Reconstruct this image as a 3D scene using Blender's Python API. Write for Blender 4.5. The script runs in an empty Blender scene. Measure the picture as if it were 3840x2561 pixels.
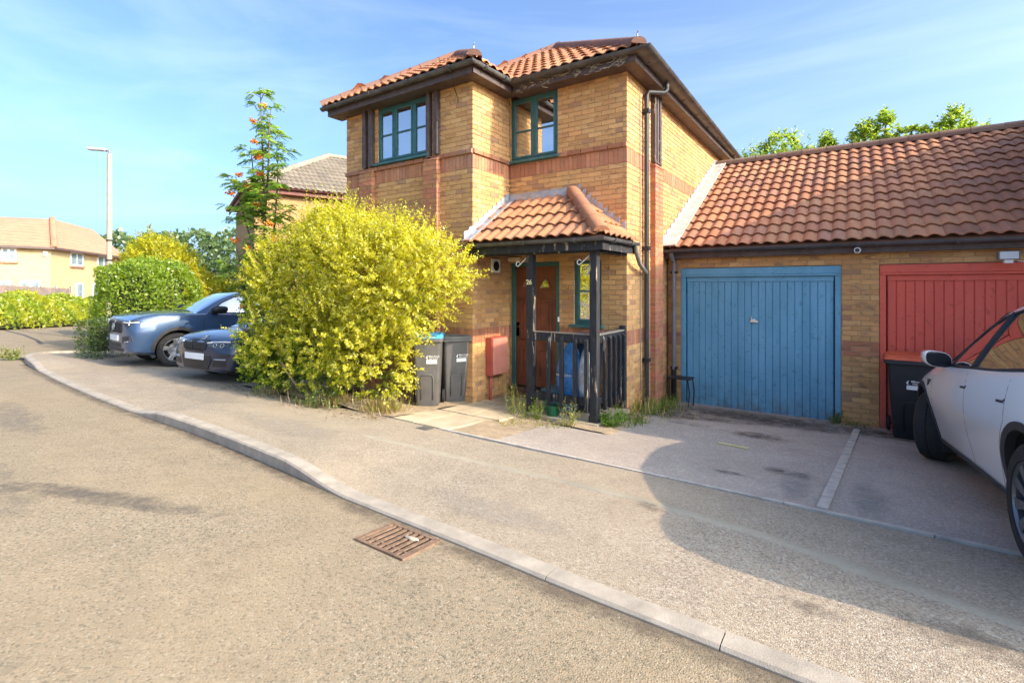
import bpy, bmesh, math, random
import numpy as np
from mathutils import Vector, Matrix, Euler

random.seed(7)
RNG = np.random.default_rng(11)
SC = bpy.context.scene
COL = SC.collection
R = math.radians
PI = math.pi

# ------------------------------------------------------------------ camera
YAW = R(34.4)
cam_d = bpy.data.cameras.new('camera')
cam = bpy.data.objects.new('camera', cam_d); COL.objects.link(cam)
cam.location = (0, 0, 2.0)
cam.rotation_euler = (R(90), 0, YAW)
cam_d.sensor_fit = 'HORIZONTAL'; cam_d.sensor_width = 36.0
cam_d.lens = 36.0 * 1875.0 / 3840.0
cam_d.shift_y = -205.5 / 3840.0
cam_d.clip_start = 0.05; cam_d.clip_end = 3000
SC.camera = cam

# ------------------------------------------------------------------ sky, sun, exposure
SUN_EL = R(29.0); SUN_ROT = R(85.1)
world = bpy.data.worlds.new('World'); SC.world = world
world.use_nodes = True
wn = world.node_tree; wn.nodes.clear()
def wnode(t, **kw):
    n = wn.nodes.new(t)
    for k, v in kw.items(): setattr(n, k, v)
    return n
sky = wnode('ShaderNodeTexSky', sky_type='NISHITA')
sky.sun_disc = False; sky.sun_elevation = SUN_EL; sky.sun_rotation = SUN_ROT
sky.air_density = 0.62; sky.dust_density = 5.0; sky.ozone_density = 3.2; sky.altitude = 50
tc = wnode('ShaderNodeTexCoord')
mp = wnode('ShaderNodeMapping'); mp.inputs['Rotation'].default_value = (0, 0, R(-20)); mp.inputs['Scale'].default_value = (0.8, 2.2, 7.0)
nz = wnode('ShaderNodeTexNoise'); nz.inputs['Scale'].default_value = 1.25; nz.inputs['Detail'].default_value = 9; nz.inputs['Roughness'].default_value = 0.56; nz.inputs['Distortion'].default_value = 0.55
cr = wnode('ShaderNodeValToRGB'); cr.color_ramp.elements[0].position = 0.48; cr.color_ramp.elements[1].position = 0.85
mul = wnode('ShaderNodeMath', operation='MULTIPLY'); mul.inputs[1].default_value = 0.08
mix = wnode('ShaderNodeMix', data_type='RGBA'); mix.inputs[7].default_value = (7.2, 7.4, 7.7, 1)
bg = wnode('ShaderNodeBackground'); bg.inputs["Strength"].default_value = 0.15
wo = wnode('ShaderNodeOutputWorld')
L = wn.links.new
L(tc.outputs['Generated'], mp.inputs['Vector']); L(mp.outputs[0], nz.inputs['Vector']); L(nz.outputs['Fac'], cr.inputs[0])
L(cr.outputs[0], mul.inputs[0]); L(mul.outputs[0], mix.inputs[0]); tint = wnode('ShaderNodeMix', data_type='RGBA', blend_type='MULTIPLY'); tint.inputs[0].default_value = 1.0; tint.inputs[7].default_value = (0.88, 0.99, 1.03, 1)
L(sky.outputs[0], tint.inputs[6]); L(tint.outputs[2], mix.inputs[6]); L(mix.outputs[2], bg.inputs['Color']); L(bg.outputs[0], wo.inputs[0])

sun_d = bpy.data.lights.new('sun', 'SUN'); sun_d.energy = 2.0; sun_d.angle = R(0.5); sun_d.color = (1.0, 0.82, 0.60)
sun = bpy.data.objects.new('sun', sun_d); COL.objects.link(sun)
sd = Vector((math.cos(SUN_EL) * math.sin(SUN_ROT), math.cos(SUN_EL) * math.cos(SUN_ROT), math.sin(SUN_EL)))
sun.rotation_euler = (-sd).to_track_quat('-Z', 'Y').to_euler(); sun.location = (30, 5, 30)
SC.view_settings.view_transform = 'Standard'
try: SC.view_settings.look = 'None'
except Exception: pass
SC.view_settings.gamma = 1.0; SC.view_settings.use_curve_mapping = False
SC.view_settings.exposure = 1.74
SC.cycles.max_bounces = 6; SC.cycles.transparent_max_bounces = 6
SC.cycles.caustics_reflective = False; SC.cycles.caustics_refractive = False

# ------------------------------------------------------------------ materials
MATS = {}
def hexc(h):
    h = h.lstrip('#'); c = [int(h[i:i+2], 16) / 255 for i in (0, 2, 4)]
    return tuple((x / 12.92 if x <= 0.04045 else ((x + 0.055) / 1.055) ** 2.4) for x in c) + (1,)
class NT:
    def __init__(s, name):
        s.m = bpy.data.materials.new(name); s.m.use_nodes = True; s.t = s.m.node_tree
        s.b = s.t.nodes['Principled BSDF']; s.o = s.t.nodes['Material Output']
    def n(s, t, **kw):
        x = s.t.nodes.new(t)
        for k, v in kw.items():
            if k.startswith('i_'): x.inputs[k[2:].replace('_', ' ')].default_value = v
            else: setattr(x, k, v)
        return x
    def l(s, a, b): s.t.links.new(a, b)
    def pos(s, scale=(1, 1, 1), obj=False):
        if obj:
            g = s.n('ShaderNodeTexCoord').outputs['Object']
        else:
            g = s.n('ShaderNodeNewGeometry').outputs['Position']
        m = s.n('ShaderNodeMapping'); m.inputs['Scale'].default_value = scale
        s.l(g, m.inputs['Vector']); return m.outputs[0]
    def noise(s, vec, scale, detail=4, rough=0.55, dist=0):
        x = s.n('ShaderNodeTexNoise'); x.inputs['Scale'].default_value = scale; x.inputs['Detail'].default_value = detail
        x.inputs['Roughness'].default_value = rough; x.inputs['Distortion'].default_value = dist
        s.l(vec, x.inputs['Vector']); return x.outputs['Fac']
    def vor(s, vec, scale, out='Color', feature='F1'):
        x = s.n('ShaderNodeTexVoronoi', feature=feature); x.inputs['Scale'].default_value = scale
        s.l(vec, x.inputs['Vector']); return x.outputs[out]
    def ramp(s, fac, stops):
        r = s.n('ShaderNodeValToRGB'); e = r.color_ramp.elements
        while len(e) < len(stops): e.new(0.5)
        for k, (p, c) in enumerate(stops):
            e[k].position = p
            e[k].color = c if not isinstance(c, (int, float)) else (c, c, c, 1)
        s.l(fac, r.inputs[0]); return r.outputs[0]
    def mix(s, fac, a, b, mode='MIX'):
        x = s.n('ShaderNodeMix', data_type='RGBA', blend_type=mode)
        for k, v in ((0, fac), (6, a), (7, b)):
            if isinstance(v, (int, float)): x.inputs[k].default_value = v
            elif isinstance(v, tuple): x.inputs[k].default_value = v
            else: s.l(v, x.inputs[k])
        return x.outputs[2]
    def bump(s, h, dist=0.01, strength=0.5):
        x = s.n('ShaderNodeBump'); x.inputs['Distance'].default_value = dist; x.inputs['Strength'].default_value = strength
        s.l(h, x.inputs['Height']); s.l(x.outputs[0], s.b.inputs['Normal'])
    def col(s, c):
        if isinstance(c, tuple): s.b.inputs['Base Color'].default_value = c
        else: s.l(c, s.b.inputs['Base Color'])
    def p(s, **kw):
        for k, v in kw.items(): s.b.inputs[k.replace('_', ' ')].default_value = v

def C3(r, g, b): return (r, g, b, 1)
def mat(name, c, rough=0.7, var=0.25, scale=6, bump=0.0, metal=0.0, bscale=60, coat=0, spec=0.5):
    """painted / plain surface with soft mottling and a little wear"""
    if name in MATS: return MATS[name]
    t = NT(name); v = t.pos()
    nf = t.noise(v, scale, 5, 0.6)
    d = tuple(x * (1 - var) for x in c[:3]) + (1,); b = tuple(min(1, x * (1 + var)) for x in c[:3]) + (1,)
    t.col(t.ramp(nf, [(0.3, d), (0.7, b)]))
    t.p(Roughness=rough, Metallic=metal, Coat_Weight=coat, Specular_IOR_Level=spec)
    if bump: t.bump(t.noise(v, bscale, 4), 0.004, bump)
    MATS[name] = t.m; return t.m

def mat_tint(name, source, smudge=True, rough=0.9):
    """brick / tile: colour of each piece comes from its own tint, with grain and smudges on top"""
    t = NT(name)
    if source == 'obj': c = t.n('ShaderNodeObjectInfo').outputs['Color']
    else:
        a = t.n('ShaderNodeAttribute', attribute_name='tint'); c = a.outputs['Color']
    v = t.pos((1, 1, 1)); vs = t.pos((7, 7, 19))
    g = t.noise(v, 90, 3, 0.7)
    c = t.mix(0.45, c, t.ramp(g, [(0.25, 0.5), (0.75, 1.0)]), 'MULTIPLY')
    if smudge:
        s = t.noise(vs, 1.0, 3, 0.6, 0.6)
        c = t.mix(t.ramp(s, [(0.55, 0.0), (0.70, 0.65)]), c, C3(0.20, 0.11, 0.075))
    w = t.noise(v, 1.3, 5, 0.65)
    c = t.mix(t.ramp(w, [(0.55, 0.0), (0.85, 0.30)]), c, C3(0.42, 0.36, 0.30) if smudge else C3(0.10, 0.085, 0.07))
    if not smudge:
        sp = t.noise(v, 17, 3, 0.6); c = t.mix(t.ramp(sp, [(0.66, 0.0), (0.72, 0.55)]), c, C3(0.50, 0.44, 0.36))
        mo = t.noise(v, 2.6, 6, 0.7); c = t.mix(t.ramp(mo, [(0.56, 0.0), (0.74, 0.55)]), c, C3(0.10, 0.075, 0.065))
    t.col(c); t.p(Roughness=rough, Specular_IOR_Level=0.25)
    t.bump(t.noise(v, 140, 3), 0.004, 0.35)
    MATS[name] = t.m; return t.m

M_BR_O = mat_tint('brick_face', 'obj'); M_BR_A = mat_tint('brick_face_joined', 'att')
M_TI_O = mat_tint('tile_clay', 'obj', False, 0.85); M_TI_A = mat_tint('tile_clay_joined', 'att', False, 0.85)
M_MORTAR = mat('mortar', C3(0.45, 0.29, 0.15), 0.95, 0.2, 12, 0.4)
M_TILEBASE = mat('roof_underlay', C3(0.20, 0.09, 0.055), 0.9)
M_BLACKTIM = None
def timber():
    t = NT('black_stained_timber'); v = t.pos((1, 1, 0.25)); v2 = t.pos((14, 14, 2.2))
    peel = t.noise(v2, 0.9, 6, 0.66)
    c = t.ramp(t.noise(v, 22, 4), [(0.3, C3(0.011, 0.011, 0.014)), (0.7, C3(0.030, 0.030, 0.034))])
    pale = t.ramp(t.noise(v, 30, 3), [(0.3, C3(0.30, 0.22, 0.14)), (0.7, C3(0.55, 0.45, 0.34))])
    c = t.mix(t.ramp(peel, [(0.60, 0.0), (0.64, 0.85)]), c, pale)
    t.col(c); t.p(Roughness=0.75); t.bump(peel, 0.01, 0.5); return t.m
M_BLACKTIM = timber()
M_PALETIM = mat('bleached_sunlit_timber', C3(0.30, 0.25, 0.20), 0.85, 0.45, 25, 0.3)  # peeled, bleached wood; sunlight on the rail tops is painted in too
M_FASCIA = mat('fascia_brown', C3(0.085, 0.058, 0.050), 0.6, 0.35, 9)
M_GUTTER = mat('gutter_black_plastic', C3(0.075, 0.072, 0.070), 0.45, 0.5, 5)
M_GREYPIPE = mat('downpipe_grey', C3(0.20, 0.185, 0.19), 0.5, 0.2, 5)
M_TEAL = mat('teal_painted_wood', C3(0.035, 0.125, 0.125), 0.5, 0.25, 10, 0.15)
M_DOOR = mat('brown_door', C3(0.165, 0.048, 0.022), 0.5, 0.35, 4, 0.1)
M_LEAD = mat('lead_flashing', C3(0.36, 0.37, 0.40), 0.55, 0.25, 9, 0.3, 0.3)
M_WHITE = mat('white_paint', C3(0.78, 0.77, 0.74), 0.5, 0.06)
M_BLACK = mat('black_plastic', C3(0.018, 0.018, 0.020), 0.5, 0.3)
M_DARK = mat('void_shade', C3(0.008, 0.008, 0.009), 0.9, 0.1)  # near-black paint standing in for the shade inside openings
M_CHROME = mat('chrome_metal', C3(0.70, 0.70, 0.72), 0.2, 0.05, 5, 0, 1.0)
def glass_mat(name, tint, rough=0.02, alpha=0.25):
    t = NT(name)
    gl = t.n('ShaderNodeBsdfGlossy'); gl.inputs['Roughness'].default_value = rough; gl.inputs['Color'].default_value = (1, 1, 1, 1)
    tr = t.n('ShaderNodeBsdfTransparent'); tr.inputs['Color'].default_value = tint
    fr = t.n('ShaderNodeFresnel'); fr.inputs['IOR'].default_value = 1.6
    ma = t.n('ShaderNodeMath', operation='ADD'); ma.use_clamp = True; ma.inputs[1].default_value = alpha
    mx = t.n('ShaderNodeMixShader')
    t.l(fr.outputs[0], ma.inputs[0]); t.l(ma.outputs[0], mx.inputs[0]); t.l(tr.outputs[0], mx.inputs[1]); t.l(gl.outputs[0], mx.inputs[2])
    t.l(mx.outputs[0], t.o.inputs[0]); return t.m
M_GLASS = glass_mat('window_glass', (0.75, 0.78, 0.78, 1), 0.015, 0.42)
M_CARGLASS = glass_mat('car_glass', (0.06, 0.065, 0.07, 1), 0.01, 0.45)

# ------------------------------------------------------------------ mesh helpers
class MB:
    def __init__(s): s.v = []; s.f = []; s.t = []      # verts, faces, tint per face
    def add(s, vs, fs, tint=None):
        o = len(s.v); s.v.extend(tuple(x) for x in vs); s.f.extend(tuple(i + o for i in f) for f in fs)
        s.t.extend([tint] * len(fs)); return s
    def box(s, x0, x1, y0, y1, z0, z1, tint=None):
        v = [(x0,y0,z0),(x1,y0,z0),(x1,y1,z0),(x0,y1,z0),(x0,y0,z1),(x1,y0,z1),(x1,y1,z1),(x0,y1,z1)]
        return s.add(v, [(0,3,2,1),(4,5,6,7),(0,1,5,4),(1,2,6,5),(2,3,7,6),(3,0,4,7)], tint)
    def obox(s, M, sx, sy, sz, tint=None):
        v = [M @ Vector((x*sx/2, y*sy/2, z*sz/2)) for z in (-1,1) for x, y in ((-1,-1),(1,-1),(1,1),(-1,1))]
        return s.add(v, [(0,3,2,1),(4,5,6,7),(0,1,5,4),(1,2,6,5),(2,3,7,6),(3,0,4,7)], tint)
    def bar(s, a, b, w, h, up=(0,0,1), tint=None):
        a = Vector(a); b = Vector(b); d = b - a; x = d.normalized(); u = Vector(up)
        y = u.cross(x)
        if y.length < 1e-5: y = Vector((0,1,0)).cross(x)
        y.normalize(); z = x.cross(y)
        M = Matrix((x, y, z)).transposed().to_4x4(); M.translation = (a + b) / 2
        return s.obox(M, d.length, w, h, tint)
    def tube(s, pts, r, n=8, caps=True, tint=None):
        pts = [Vector(p) for p in pts]; rs = r if isinstance(r, (list, tuple)) else [r] * len(pts)
        vs = []; fs = []
        prev = None
        for i, p in enumerate(pts):
            d = (pts[min(i+1, len(pts)-1)] - pts[max(i-1, 0)])
            d = d.normalized() if d.length > 1e-9 else Vector((0,0,1))
            if prev is None:
                a = d.orthogonal().normalized()
            else:
                a = prev - d * prev.dot(d)
                a = a.normalized() if a.length > 1e-6 else d.orthogonal().normalized()
            prev = a; b = d.cross(a)
            for k in range(n):
                t = 2*PI*k/n; vs.append(p + (a*math.cos(t) + b*math.sin(t)) * rs[i])
        for i in range(len(pts)-1):
            for k in range(n):
                k2 = (k+1) % n; fs.append((i*n+k, i*n+k2, (i+1)*n+k2, (i+1)*n+k))
        if caps:
            fs.append(tuple(range(n))[::-1]); fs.append(tuple((len(pts)-1)*n + k for k in range(n)))
        return s.add(vs, fs, tint)
    def prism(s, poly, ax, h0, h1, tint=None):
        """extrude 2D polygon (list of (a,b)) along axis ax between h0 and h1"""
        n = len(poly)
        def P(a, b, h): return {'x': (h, a, b), 'y': (a, h, b), 'z': (a, b, h)}[ax]
        v = [P(a, b, h0) for a, b in poly] + [P(a, b, h1) for a, b in poly]
        f = [tuple(range(n))[::-1], tuple(range(n, 2*n))] + [(i, (i+1) % n, n+(i+1) % n, n+i) for i in range(n)]
        return s.add(v, f, tint)
    def lathe(s, prof, cx=0, cy=0, n=20, axis='z', tint=None):
        vs = []; fs = []
        for r, h in prof:
            for k in range(n):
                t = 2*PI*k/n; a = math.cos(t)*r; b = math.sin(t)*r
                vs.append((cx+a, cy+b, h) if axis == 'z' else (h, cx+a, cy+b) if axis == 'x' else (cx+a, h, cy+b))
        for i in range(len(prof)-1):
            for k in range(n):
                k2 = (k+1) % n; fs.append((i*n+k, i*n+k2, (i+1)*n+k2, (i+1)*n+k))
        return s.add(vs, fs, tint)
    def mesh(s, name, mats, smooth=False, fix=True, auto=None):
        me = bpy.data.meshes.new(name); me.from_pydata(s.v, [], s.f)
        for m in (mats if isinstance(mats, (list, tuple)) else [mats]): me.materials.append(m)
        if fix and len(s.f) < 60000:
            bm = bmesh.new(); bm.from_mesh(me); bmesh.ops.recalc_face_normals(bm, faces=bm.faces); bm.to_mesh(me); bm.free()
        if any(t is not None for t in s.t):
            ca = me.color_attributes.new('tint', 'FLOAT_COLOR', 'CORNER')
            arr = np.ones((len(me.loops), 4), np.float32); li = 0
            for f, t in zip(s.f, s.t):
                if t is not None: arr[li:li+len(f)] = t if len(t) == 4 else (*t, 1)
                li += len(f)
            ca.data.foreach_set('color', arr.ravel())
        if smooth:
            me.polygons.foreach_set('use_smooth', [True] * len(me.polygons))
            if auto is not None:
                try: me.set_sharp_from_angle(angle=R(auto))
                except Exception: pass
        me.update(); return me
    def build(s, name, mats, parent=None, smooth=False, fix=True, auto=None, bevel=0):
        return link(name, s.mesh(name, mats, smooth, fix, auto), parent, bevel)
def link(name, me, parent=None, bevel=0):
    o = bpy.data.objects.new(name, me); COL.objects.link(o)
    if parent is not None:
        o.parent = parent
        o.matrix_parent_inverse = WM(parent).inverted()
    if bevel:
        b = o.modifiers.new('bevel', 'BEVEL'); b.width = bevel; b.segments = 2; b.limit_method = 'ANGLE'; b.angle_limit = R(40)
    return o
def WM(o):
    m = Matrix.LocRotScale(o.location, o.rotation_euler, o.scale)
    return (WM(o.parent) @ o.matrix_parent_inverse @ m) if o.parent else m
def thing(name, label, cat, loc=(0,0,0), rot=(0,0,0), group=None):
    o = bpy.data.objects.new(name, None); COL.objects.link(o); o.empty_display_size = 0.2
    o.location = loc; o.rotation_euler = rot; o['label'] = label; o['category'] = cat
    if group: o['group'] = group
    return o
def tag(o, label, cat, group=None):
    o['label'] = label; o['category'] = cat
    if group: o['group'] = group
    return o
def lpart(name, me, parent):      # a part given in its parent's own coordinates
    o = bpy.data.objects.new(name, me); COL.objects.link(o); o.parent = parent; return o
def structure(o): o['kind'] = 'structure'; return o
def stuff(o): o['kind'] = 'stuff'; return o
def lerp(a, b, t): return a + (b - a) * t
def sstep(a, b, x):
    t = min(1, max(0, (x - a) / (b - a))); return t*t*(3-2*t)

# ------------------------------------------------------------------ lie of the land
def G(y):
    yy = min(max(y, -8), 30)
    return -0.02 - 0.0745 * (yy - 8.9)
def cdist(x, y): return -math.sin(YAW)*x + math.cos(YAW)*y
# ------------------------------------------------------------------ ground materials
def asphalt(name, base, stones, sc, contrast, warm_patch, rough=0.95):
    t = NT(name); v = t.pos()
    cell = t.vor(v, sc, 'Color'); dist = t.vor(v, sc, 'Distance')
    sepn = t.n('ShaderNodeSeparateColor'); t.l(cell, sepn.inputs[0])
    st = t.ramp(sepn.outputs[0], stones)
    c = t.mix(contrast, base, st)
    fine = t.noise(v, sc * 2.2, 2, 0.7)
    c = t.mix(0.35, c, t.ramp(fine, [(0.3, 0.45), (0.7, 1.0)]), 'MULTIPLY')
    big = t.noise(v, 0.7, 6, 0.62)
    c = t.mix(t.ramp(big, [(0.35, 0.0), (0.72, 0.55)]), c, warm_patch)
    worn = t.noise(v, 3.1, 6, 0.7, 0.4)
    c = t.mix(0.30, c, t.ramp(worn, [(0.32, 0.55), (0.6, 1.0)]), 'MULTIPLY')
    lane = t.noise(t.pos((0.25, 1.6, 1)), 1.0, 4, 0.6); c = t.mix(0.22, c, t.ramp(lane, [(0.35, 0.6), (0.6, 1.0)]), 'MULTIPLY')
    pp = t.noise(v, 23, 3, 0.6); c = t.mix(t.ramp(pp, [(0.70, 0.0), (0.76, 0.45)]), c, tuple(x*0.45 for x in base[:3]) + (1,))
    t.col(c); t.p(Roughness=rough, Specular_IOR_Level=0.2)
    hh = t.ramp(dist, [(0.0, 1.0), (0.55, 0.0)])
    t.bump(hh, 0.004, 0.6); MATS[name] = t.m; return t.m
M_ROAD = asphalt('road_chippings', C3(0.303, 0.245, 0.165),
    [(0.0, C3(0.084, 0.075, 0.060)), (0.12, C3(0.120, 0.109, 0.088)), (0.18, C3(0.296, 0.245, 0.170)), (0.72, C3(0.339, 0.272, 0.182)), (0.84, C3(0.409, 0.272, 0.170)), (0.95, C3(0.479, 0.407, 0.304))], 88, 0.62, C3(0.339, 0.258, 0.158))
M_PAVE = asphalt('pavement_asphalt', C3(0.375, 0.304, 0.223),
    [(0.0, C3(0.132, 0.116, 0.100)), (0.22, C3(0.223, 0.187, 0.148)), (0.40, C3(0.405, 0.324, 0.238)), (0.8, C3(0.466, 0.379, 0.285)), (0.95, C3(0.593, 0.567, 0.467))], 105, 0.6, C3(0.426, 0.334, 0.229))
M_DRIVE = asphalt('drive_asphalt', C3(0.440, 0.376, 0.321),
    [(0.0, C3(0.228, 0.208, 0.188)), (0.4, C3(0.407, 0.344, 0.298)), (0.8, C3(0.538, 0.456, 0.391)), (0.97, C3(0.698, 0.698, 0.627))], 95, 0.55, C3(0.504, 0.400, 0.314))
M_STRIP = asphalt('trench_patch', C3(0.441, 0.378, 0.277),
    [(0.0, C3(0.349, 0.306, 0.239)), (0.5, C3(0.441, 0.378, 0.277)), (1.0, C3(0.534, 0.469, 0.364))], 120, 0.45, C3(0.339, 0.296, 0.220))
M_KERB = mat('kerb_concrete', C3(0.345, 0.295, 0.235), 0.9, 0.22, 7, 0.5, 0, 120)
M_SLAB = mat('path_concrete', C3(0.48, 0.39, 0.27), 0.9, 0.2, 4, 0.35, 0, 120)
def soil():
    t = NT('dry_soil'); v = t.pos()
    c = t.ramp(t.noise(v, 9, 6, 0.7), [(0.3, C3(0.28, 0.205, 0.13)), (0.7, C3(0.50, 0.38, 0.25))])
    c = t.mix(t.ramp(t.vor(v, 55, 'Distance'), [(0.0, 0.7), (0.3, 0.0)]), c, C3(0.52, 0.42, 0.29))
    t.col(c); t.p(Roughness=1.0); t.bump(t.noise(v, 40, 5, 0.7), 0.02, 0.8); return t.m
M_SOIL = soil()
def stainmat(name, c, thr):
    """thin sheet of dirt: uneven, broken edge"""
    t = NT(name); v = t.pos()
    n1 = t.noise(v, 6.5, 7, 0.72, 0.5)
    uv = t.n('ShaderNodeAttribute', attribute_name='edge').outputs['Fac']
    m = t.n('ShaderNodeMath', operation='MULTIPLY'); t.l(n1, m.inputs[0]); t.l(uv, m.inputs[1])
    al = t.ramp(m.outputs[0], [(thr - 0.08, 0.0), (thr + 0.22, 0.60)])
    t.col(t.ramp(t.noise(v, 45, 4, 0.7), [(0.3, tuple(x * 0.55 for x in c[:3]) + (1,)), (0.7, c)]))
    t.l(al, t.b.inputs['Alpha']); t.p(Roughness=0.95); return t.m

# ------------------------------------------------------------------ ground sheets
ROAD_DZ = -0.11
def grid_sheet(name, xs, ys, zf, m):
    mb = MB(); nx, ny = len(xs), len(ys)
    mb.add([(x, y, zf(x, y)) for y in ys for x in xs], [(j*nx+i, j*nx+i+1, (j+1)*nx+i+1, (j+1)*nx+i) for j in range(ny-1) for i in range(nx-1)])
    return structure(mb.build(name, m, smooth=True))
def frange(a, b, st):
    n = max(1, round((b-a)/st)); return [a + (b-a)*i/n for i in range(n+1)]
grid_sheet('road', [-600, -300, -150] + frange(-90, 60, 5) + [120, 300, 600], [-300, -100, -30, -8] + frange(-6, 30, 3) + [60, 120, 300, 800], lambda x, y: G(y) + ROAD_DZ, M_ROAD)
KERB_PTS = [(3.2, 2.33), (1.2, 2.35), (-0.3, 2.385), (-1.27, 2.40), (-1.86, 2.43), (-3.32, 2.47), (-4.25, 2.545), (-5.2, 2.60), (-6.25, 2.63), (-7.9, 2.61), (-9.6, 2.65), (-11.5, 2.74), (-13.2, 2.86), (-14.6, 2.98), (-15.6, 3.12), (-16.4, 3.36), (-16.9, 3.75), (-17.0, 4.4), (-16.7, 5.4), (-16.6, 7.0), (-16.6, 9.0)]
def resample(pts, step):
    out = [Vector((*pts[0], 0))]; acc = 0
    seg = [Vector((*p, 0)) for p in pts]; res = []
    tot = [0]
    for a, b in zip(seg, seg[1:]): tot.append(tot[-1] + (b-a).length)
    n = int(tot[-1] / step)
    for k in range(n+1):
        s = tot[-1] * k / n
        for i in range(len(tot)-1):
            if s <= tot[i+1] + 1e-9:
                t = (s - tot[i]) / max(1e-9, tot[i+1]-tot[i]); res.append(seg[i].lerp(seg[i+1], t)); break
    return res
def kerb_y(x):
    for (x0, y0), (x1, y1) in zip(KERB_PTS, KERB_PTS[1:15]):
        if x1 <= x <= x0: return lerp(y0, y1, (x-x0)/(x1-x0))
    return KERB_PTS[0][1] if x > 0 else 3.0
def drop(x):
    if x > -5: return sstep(-4.3, -3.3, x)
    return 1 - sstep(-7.9, -6.9, x) if x > -13.2 else 1 - sstep(-13.2, -14.4, x)
def pave_z(x, y):
    ky = kerb_y(x)
    return G(y) - 0.085 * drop(x) * sstep(1.25, 0.0, y - ky - 0.13) + 0.006 * math.sin(x*1.9 + y) * sstep(0.2, 0.7, y-ky)
# pavement as rows from kerb back to the property line
mb = MB(); xs = frange(-16.3, 3.2, 0.2); rows = 14
for j in range(rows+1):
    for x in xs:
        y0 = kerb_y(x) + 0.125; y1 = 4.375 if x > -3.9 else 4.4
        if x < -15.2: y1 = 5.2
        y = lerp(y0, y1, j/rows); mb.v.append((x, y, pave_z(x, y)))
n = len(xs)
mb.f = [(j*n+i, j*n+i+1, (j+1)*n+i+1, (j+1)*n+i) for j in range(rows) for i in range(n-1)]; mb.t = [None]*len(mb.f)
structure(mb.build('pavement', M_PAVE, smooth=True))
grid_sheet('driveway', frange(-3.25, 3.3, 0.35), frange(4.43, 8.95, 0.35), lambda x, y: G(y) + 0.004*math.sin(3*x+y), M_DRIVE)
grid_sheet('neighbour_driveway', frange(-16.6, -8.6, 0.5), frange(4.4, 14, 0.5), lambda x, y: G(y), M_PAVE)
grid_sheet('garden_soil', frange(-8.6, -4.85, 0.25), frange(4.4, 6.1, 0.2), lambda x, y: G(y) + 0.02 + 0.02*math.sin(5*x)*math.cos(7*y), M_SOIL)
grid_sheet('weedy_soil', frange(-3.95, -3.25, 0.12), frange(4.43, 5.75, 0.12), lambda x, y: G(y) + 0.012*math.sin(9*x)*math.cos(6*y), M_SOIL)
grid_sheet('weedy_border', frange(-3.25, -2.3, 0.12), frange(5.6, 7.1, 0.12), lambda x, y: G(y) + 0.018 + 0.01*math.sin(9*x)*math.cos(6*y) - 0.06*sstep(-2.5, -2.3, x), M_SOIL)
grid_sheet('garden_ground', frange(-16.6, 3.3, 1), frange(14, 26, 2), lambda x, y: G(y) - 0.05, M_SOIL)
# concrete path slabs to the door
path = structure(bpy.data.objects.new('path', None)); COL.objects.link(path)
for (x0, x1, y0, y1, dz) in ((-5.25, -4.5, 4.42, 5.25, 0.012), (-4.49, -3.96, 4.42, 5.25, 0.008), (-4.83, -4.32, 5.26, 6.1, 0.02), (-4.31, -3.8, 5.26, 6.0, 0.014), (-4.82, -4.3, 6.11, 6.97, 0.03), (-4.29, -3.85, 6.01, 6.97, 0.034)):
    m = MB(); v = [(x, y, G(y)+dz) for x, y in ((x0,y0),(x1,y0),(x1,y1),(x0,y1))]
    m.add(v + [(a, b, c-0.1) for a, b, c in v], [(0,1,2,3),(0,4,5,1),(1,5,6,2),(2,6,7,3),(3,7,4,0)])
    m.build('paving_slab', M_SLAB, path)
# porch floor slab (raised)
m = MB(); v = [(x, y, 0.235 - 0.02*(y-5.85)) for x, y in ((-3.83, 5.86), (-2.70, 5.86), (-2.70, 6.99), (-3.83, 6.99))]
m.add(v + [(a, b, -0.1) for a, b, c in v], [(0,1,2,3),(0,4,5,1),(1,5,6,2),(2,6,7,3),(3,7,4,0)]); m.build('paving_slab', M_SLAB, path)
# kerb stones
kerb = structure(bpy.data.objects.new('kerb', None)); COL.objects.link(kerb)
kp = resample(KERB_PTS, 0.305)
k = 0
while k < len(kp) - 3:
    ln = 3 if kp[k].x > -14.4 else 1
    seg = kp[k:k+ln+1]; k += ln
    if len(seg) < 2: break
    mbk = MB(); vs = []; sub = []
    for a, b in zip(seg, seg[1:]): sub += [a.lerp(b, t) for t in (0, 0.5)]
    sub.append(seg[-1])
    d0 = (sub[1]-sub[0]).normalized(); sub[0] = sub[0] + d0*0.003; sub[-1] = sub[-1] - d0*0.003
    w = 0.125
    for i, p in enumerate(sub):
        d = (sub[min(i+1, len(sub)-1)] - sub[max(i-1, 0)]).normalized(); nrm = Vector((d.y, -d.x, 0))
        if nrm.y < 0 and p.x > -16: nrm = -nrm
        q = p + nrm * w
        dp = drop(p.x) if p.x > -16.2 else 0
        zt = G(p.y) - 0.085*dp; zb = G(p.y) - 0.25
        ch = 0.014
        for (tt, zz) in ((0, zb), (0, zt-ch), (ch/w, zt), (1, zt + 0.002), (1, zb)):
            r = p.lerp(q, tt); vs.append((r.x, r.y, zz))
    m5 = 5; fs = []
    for i in range(len(sub)-1):
        for j in range(4): fs.append((i*m5+j, (i+1)*m5+j, (i+1)*m5+j+1, i*m5+j+1))
    fs += [tuple(range(5)), tuple((len(sub)-1)*5 + j for j in range(5))]
    mbk.add(vs, fs); mbk.build('kerb_stone', M_KERB, kerb)
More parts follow.
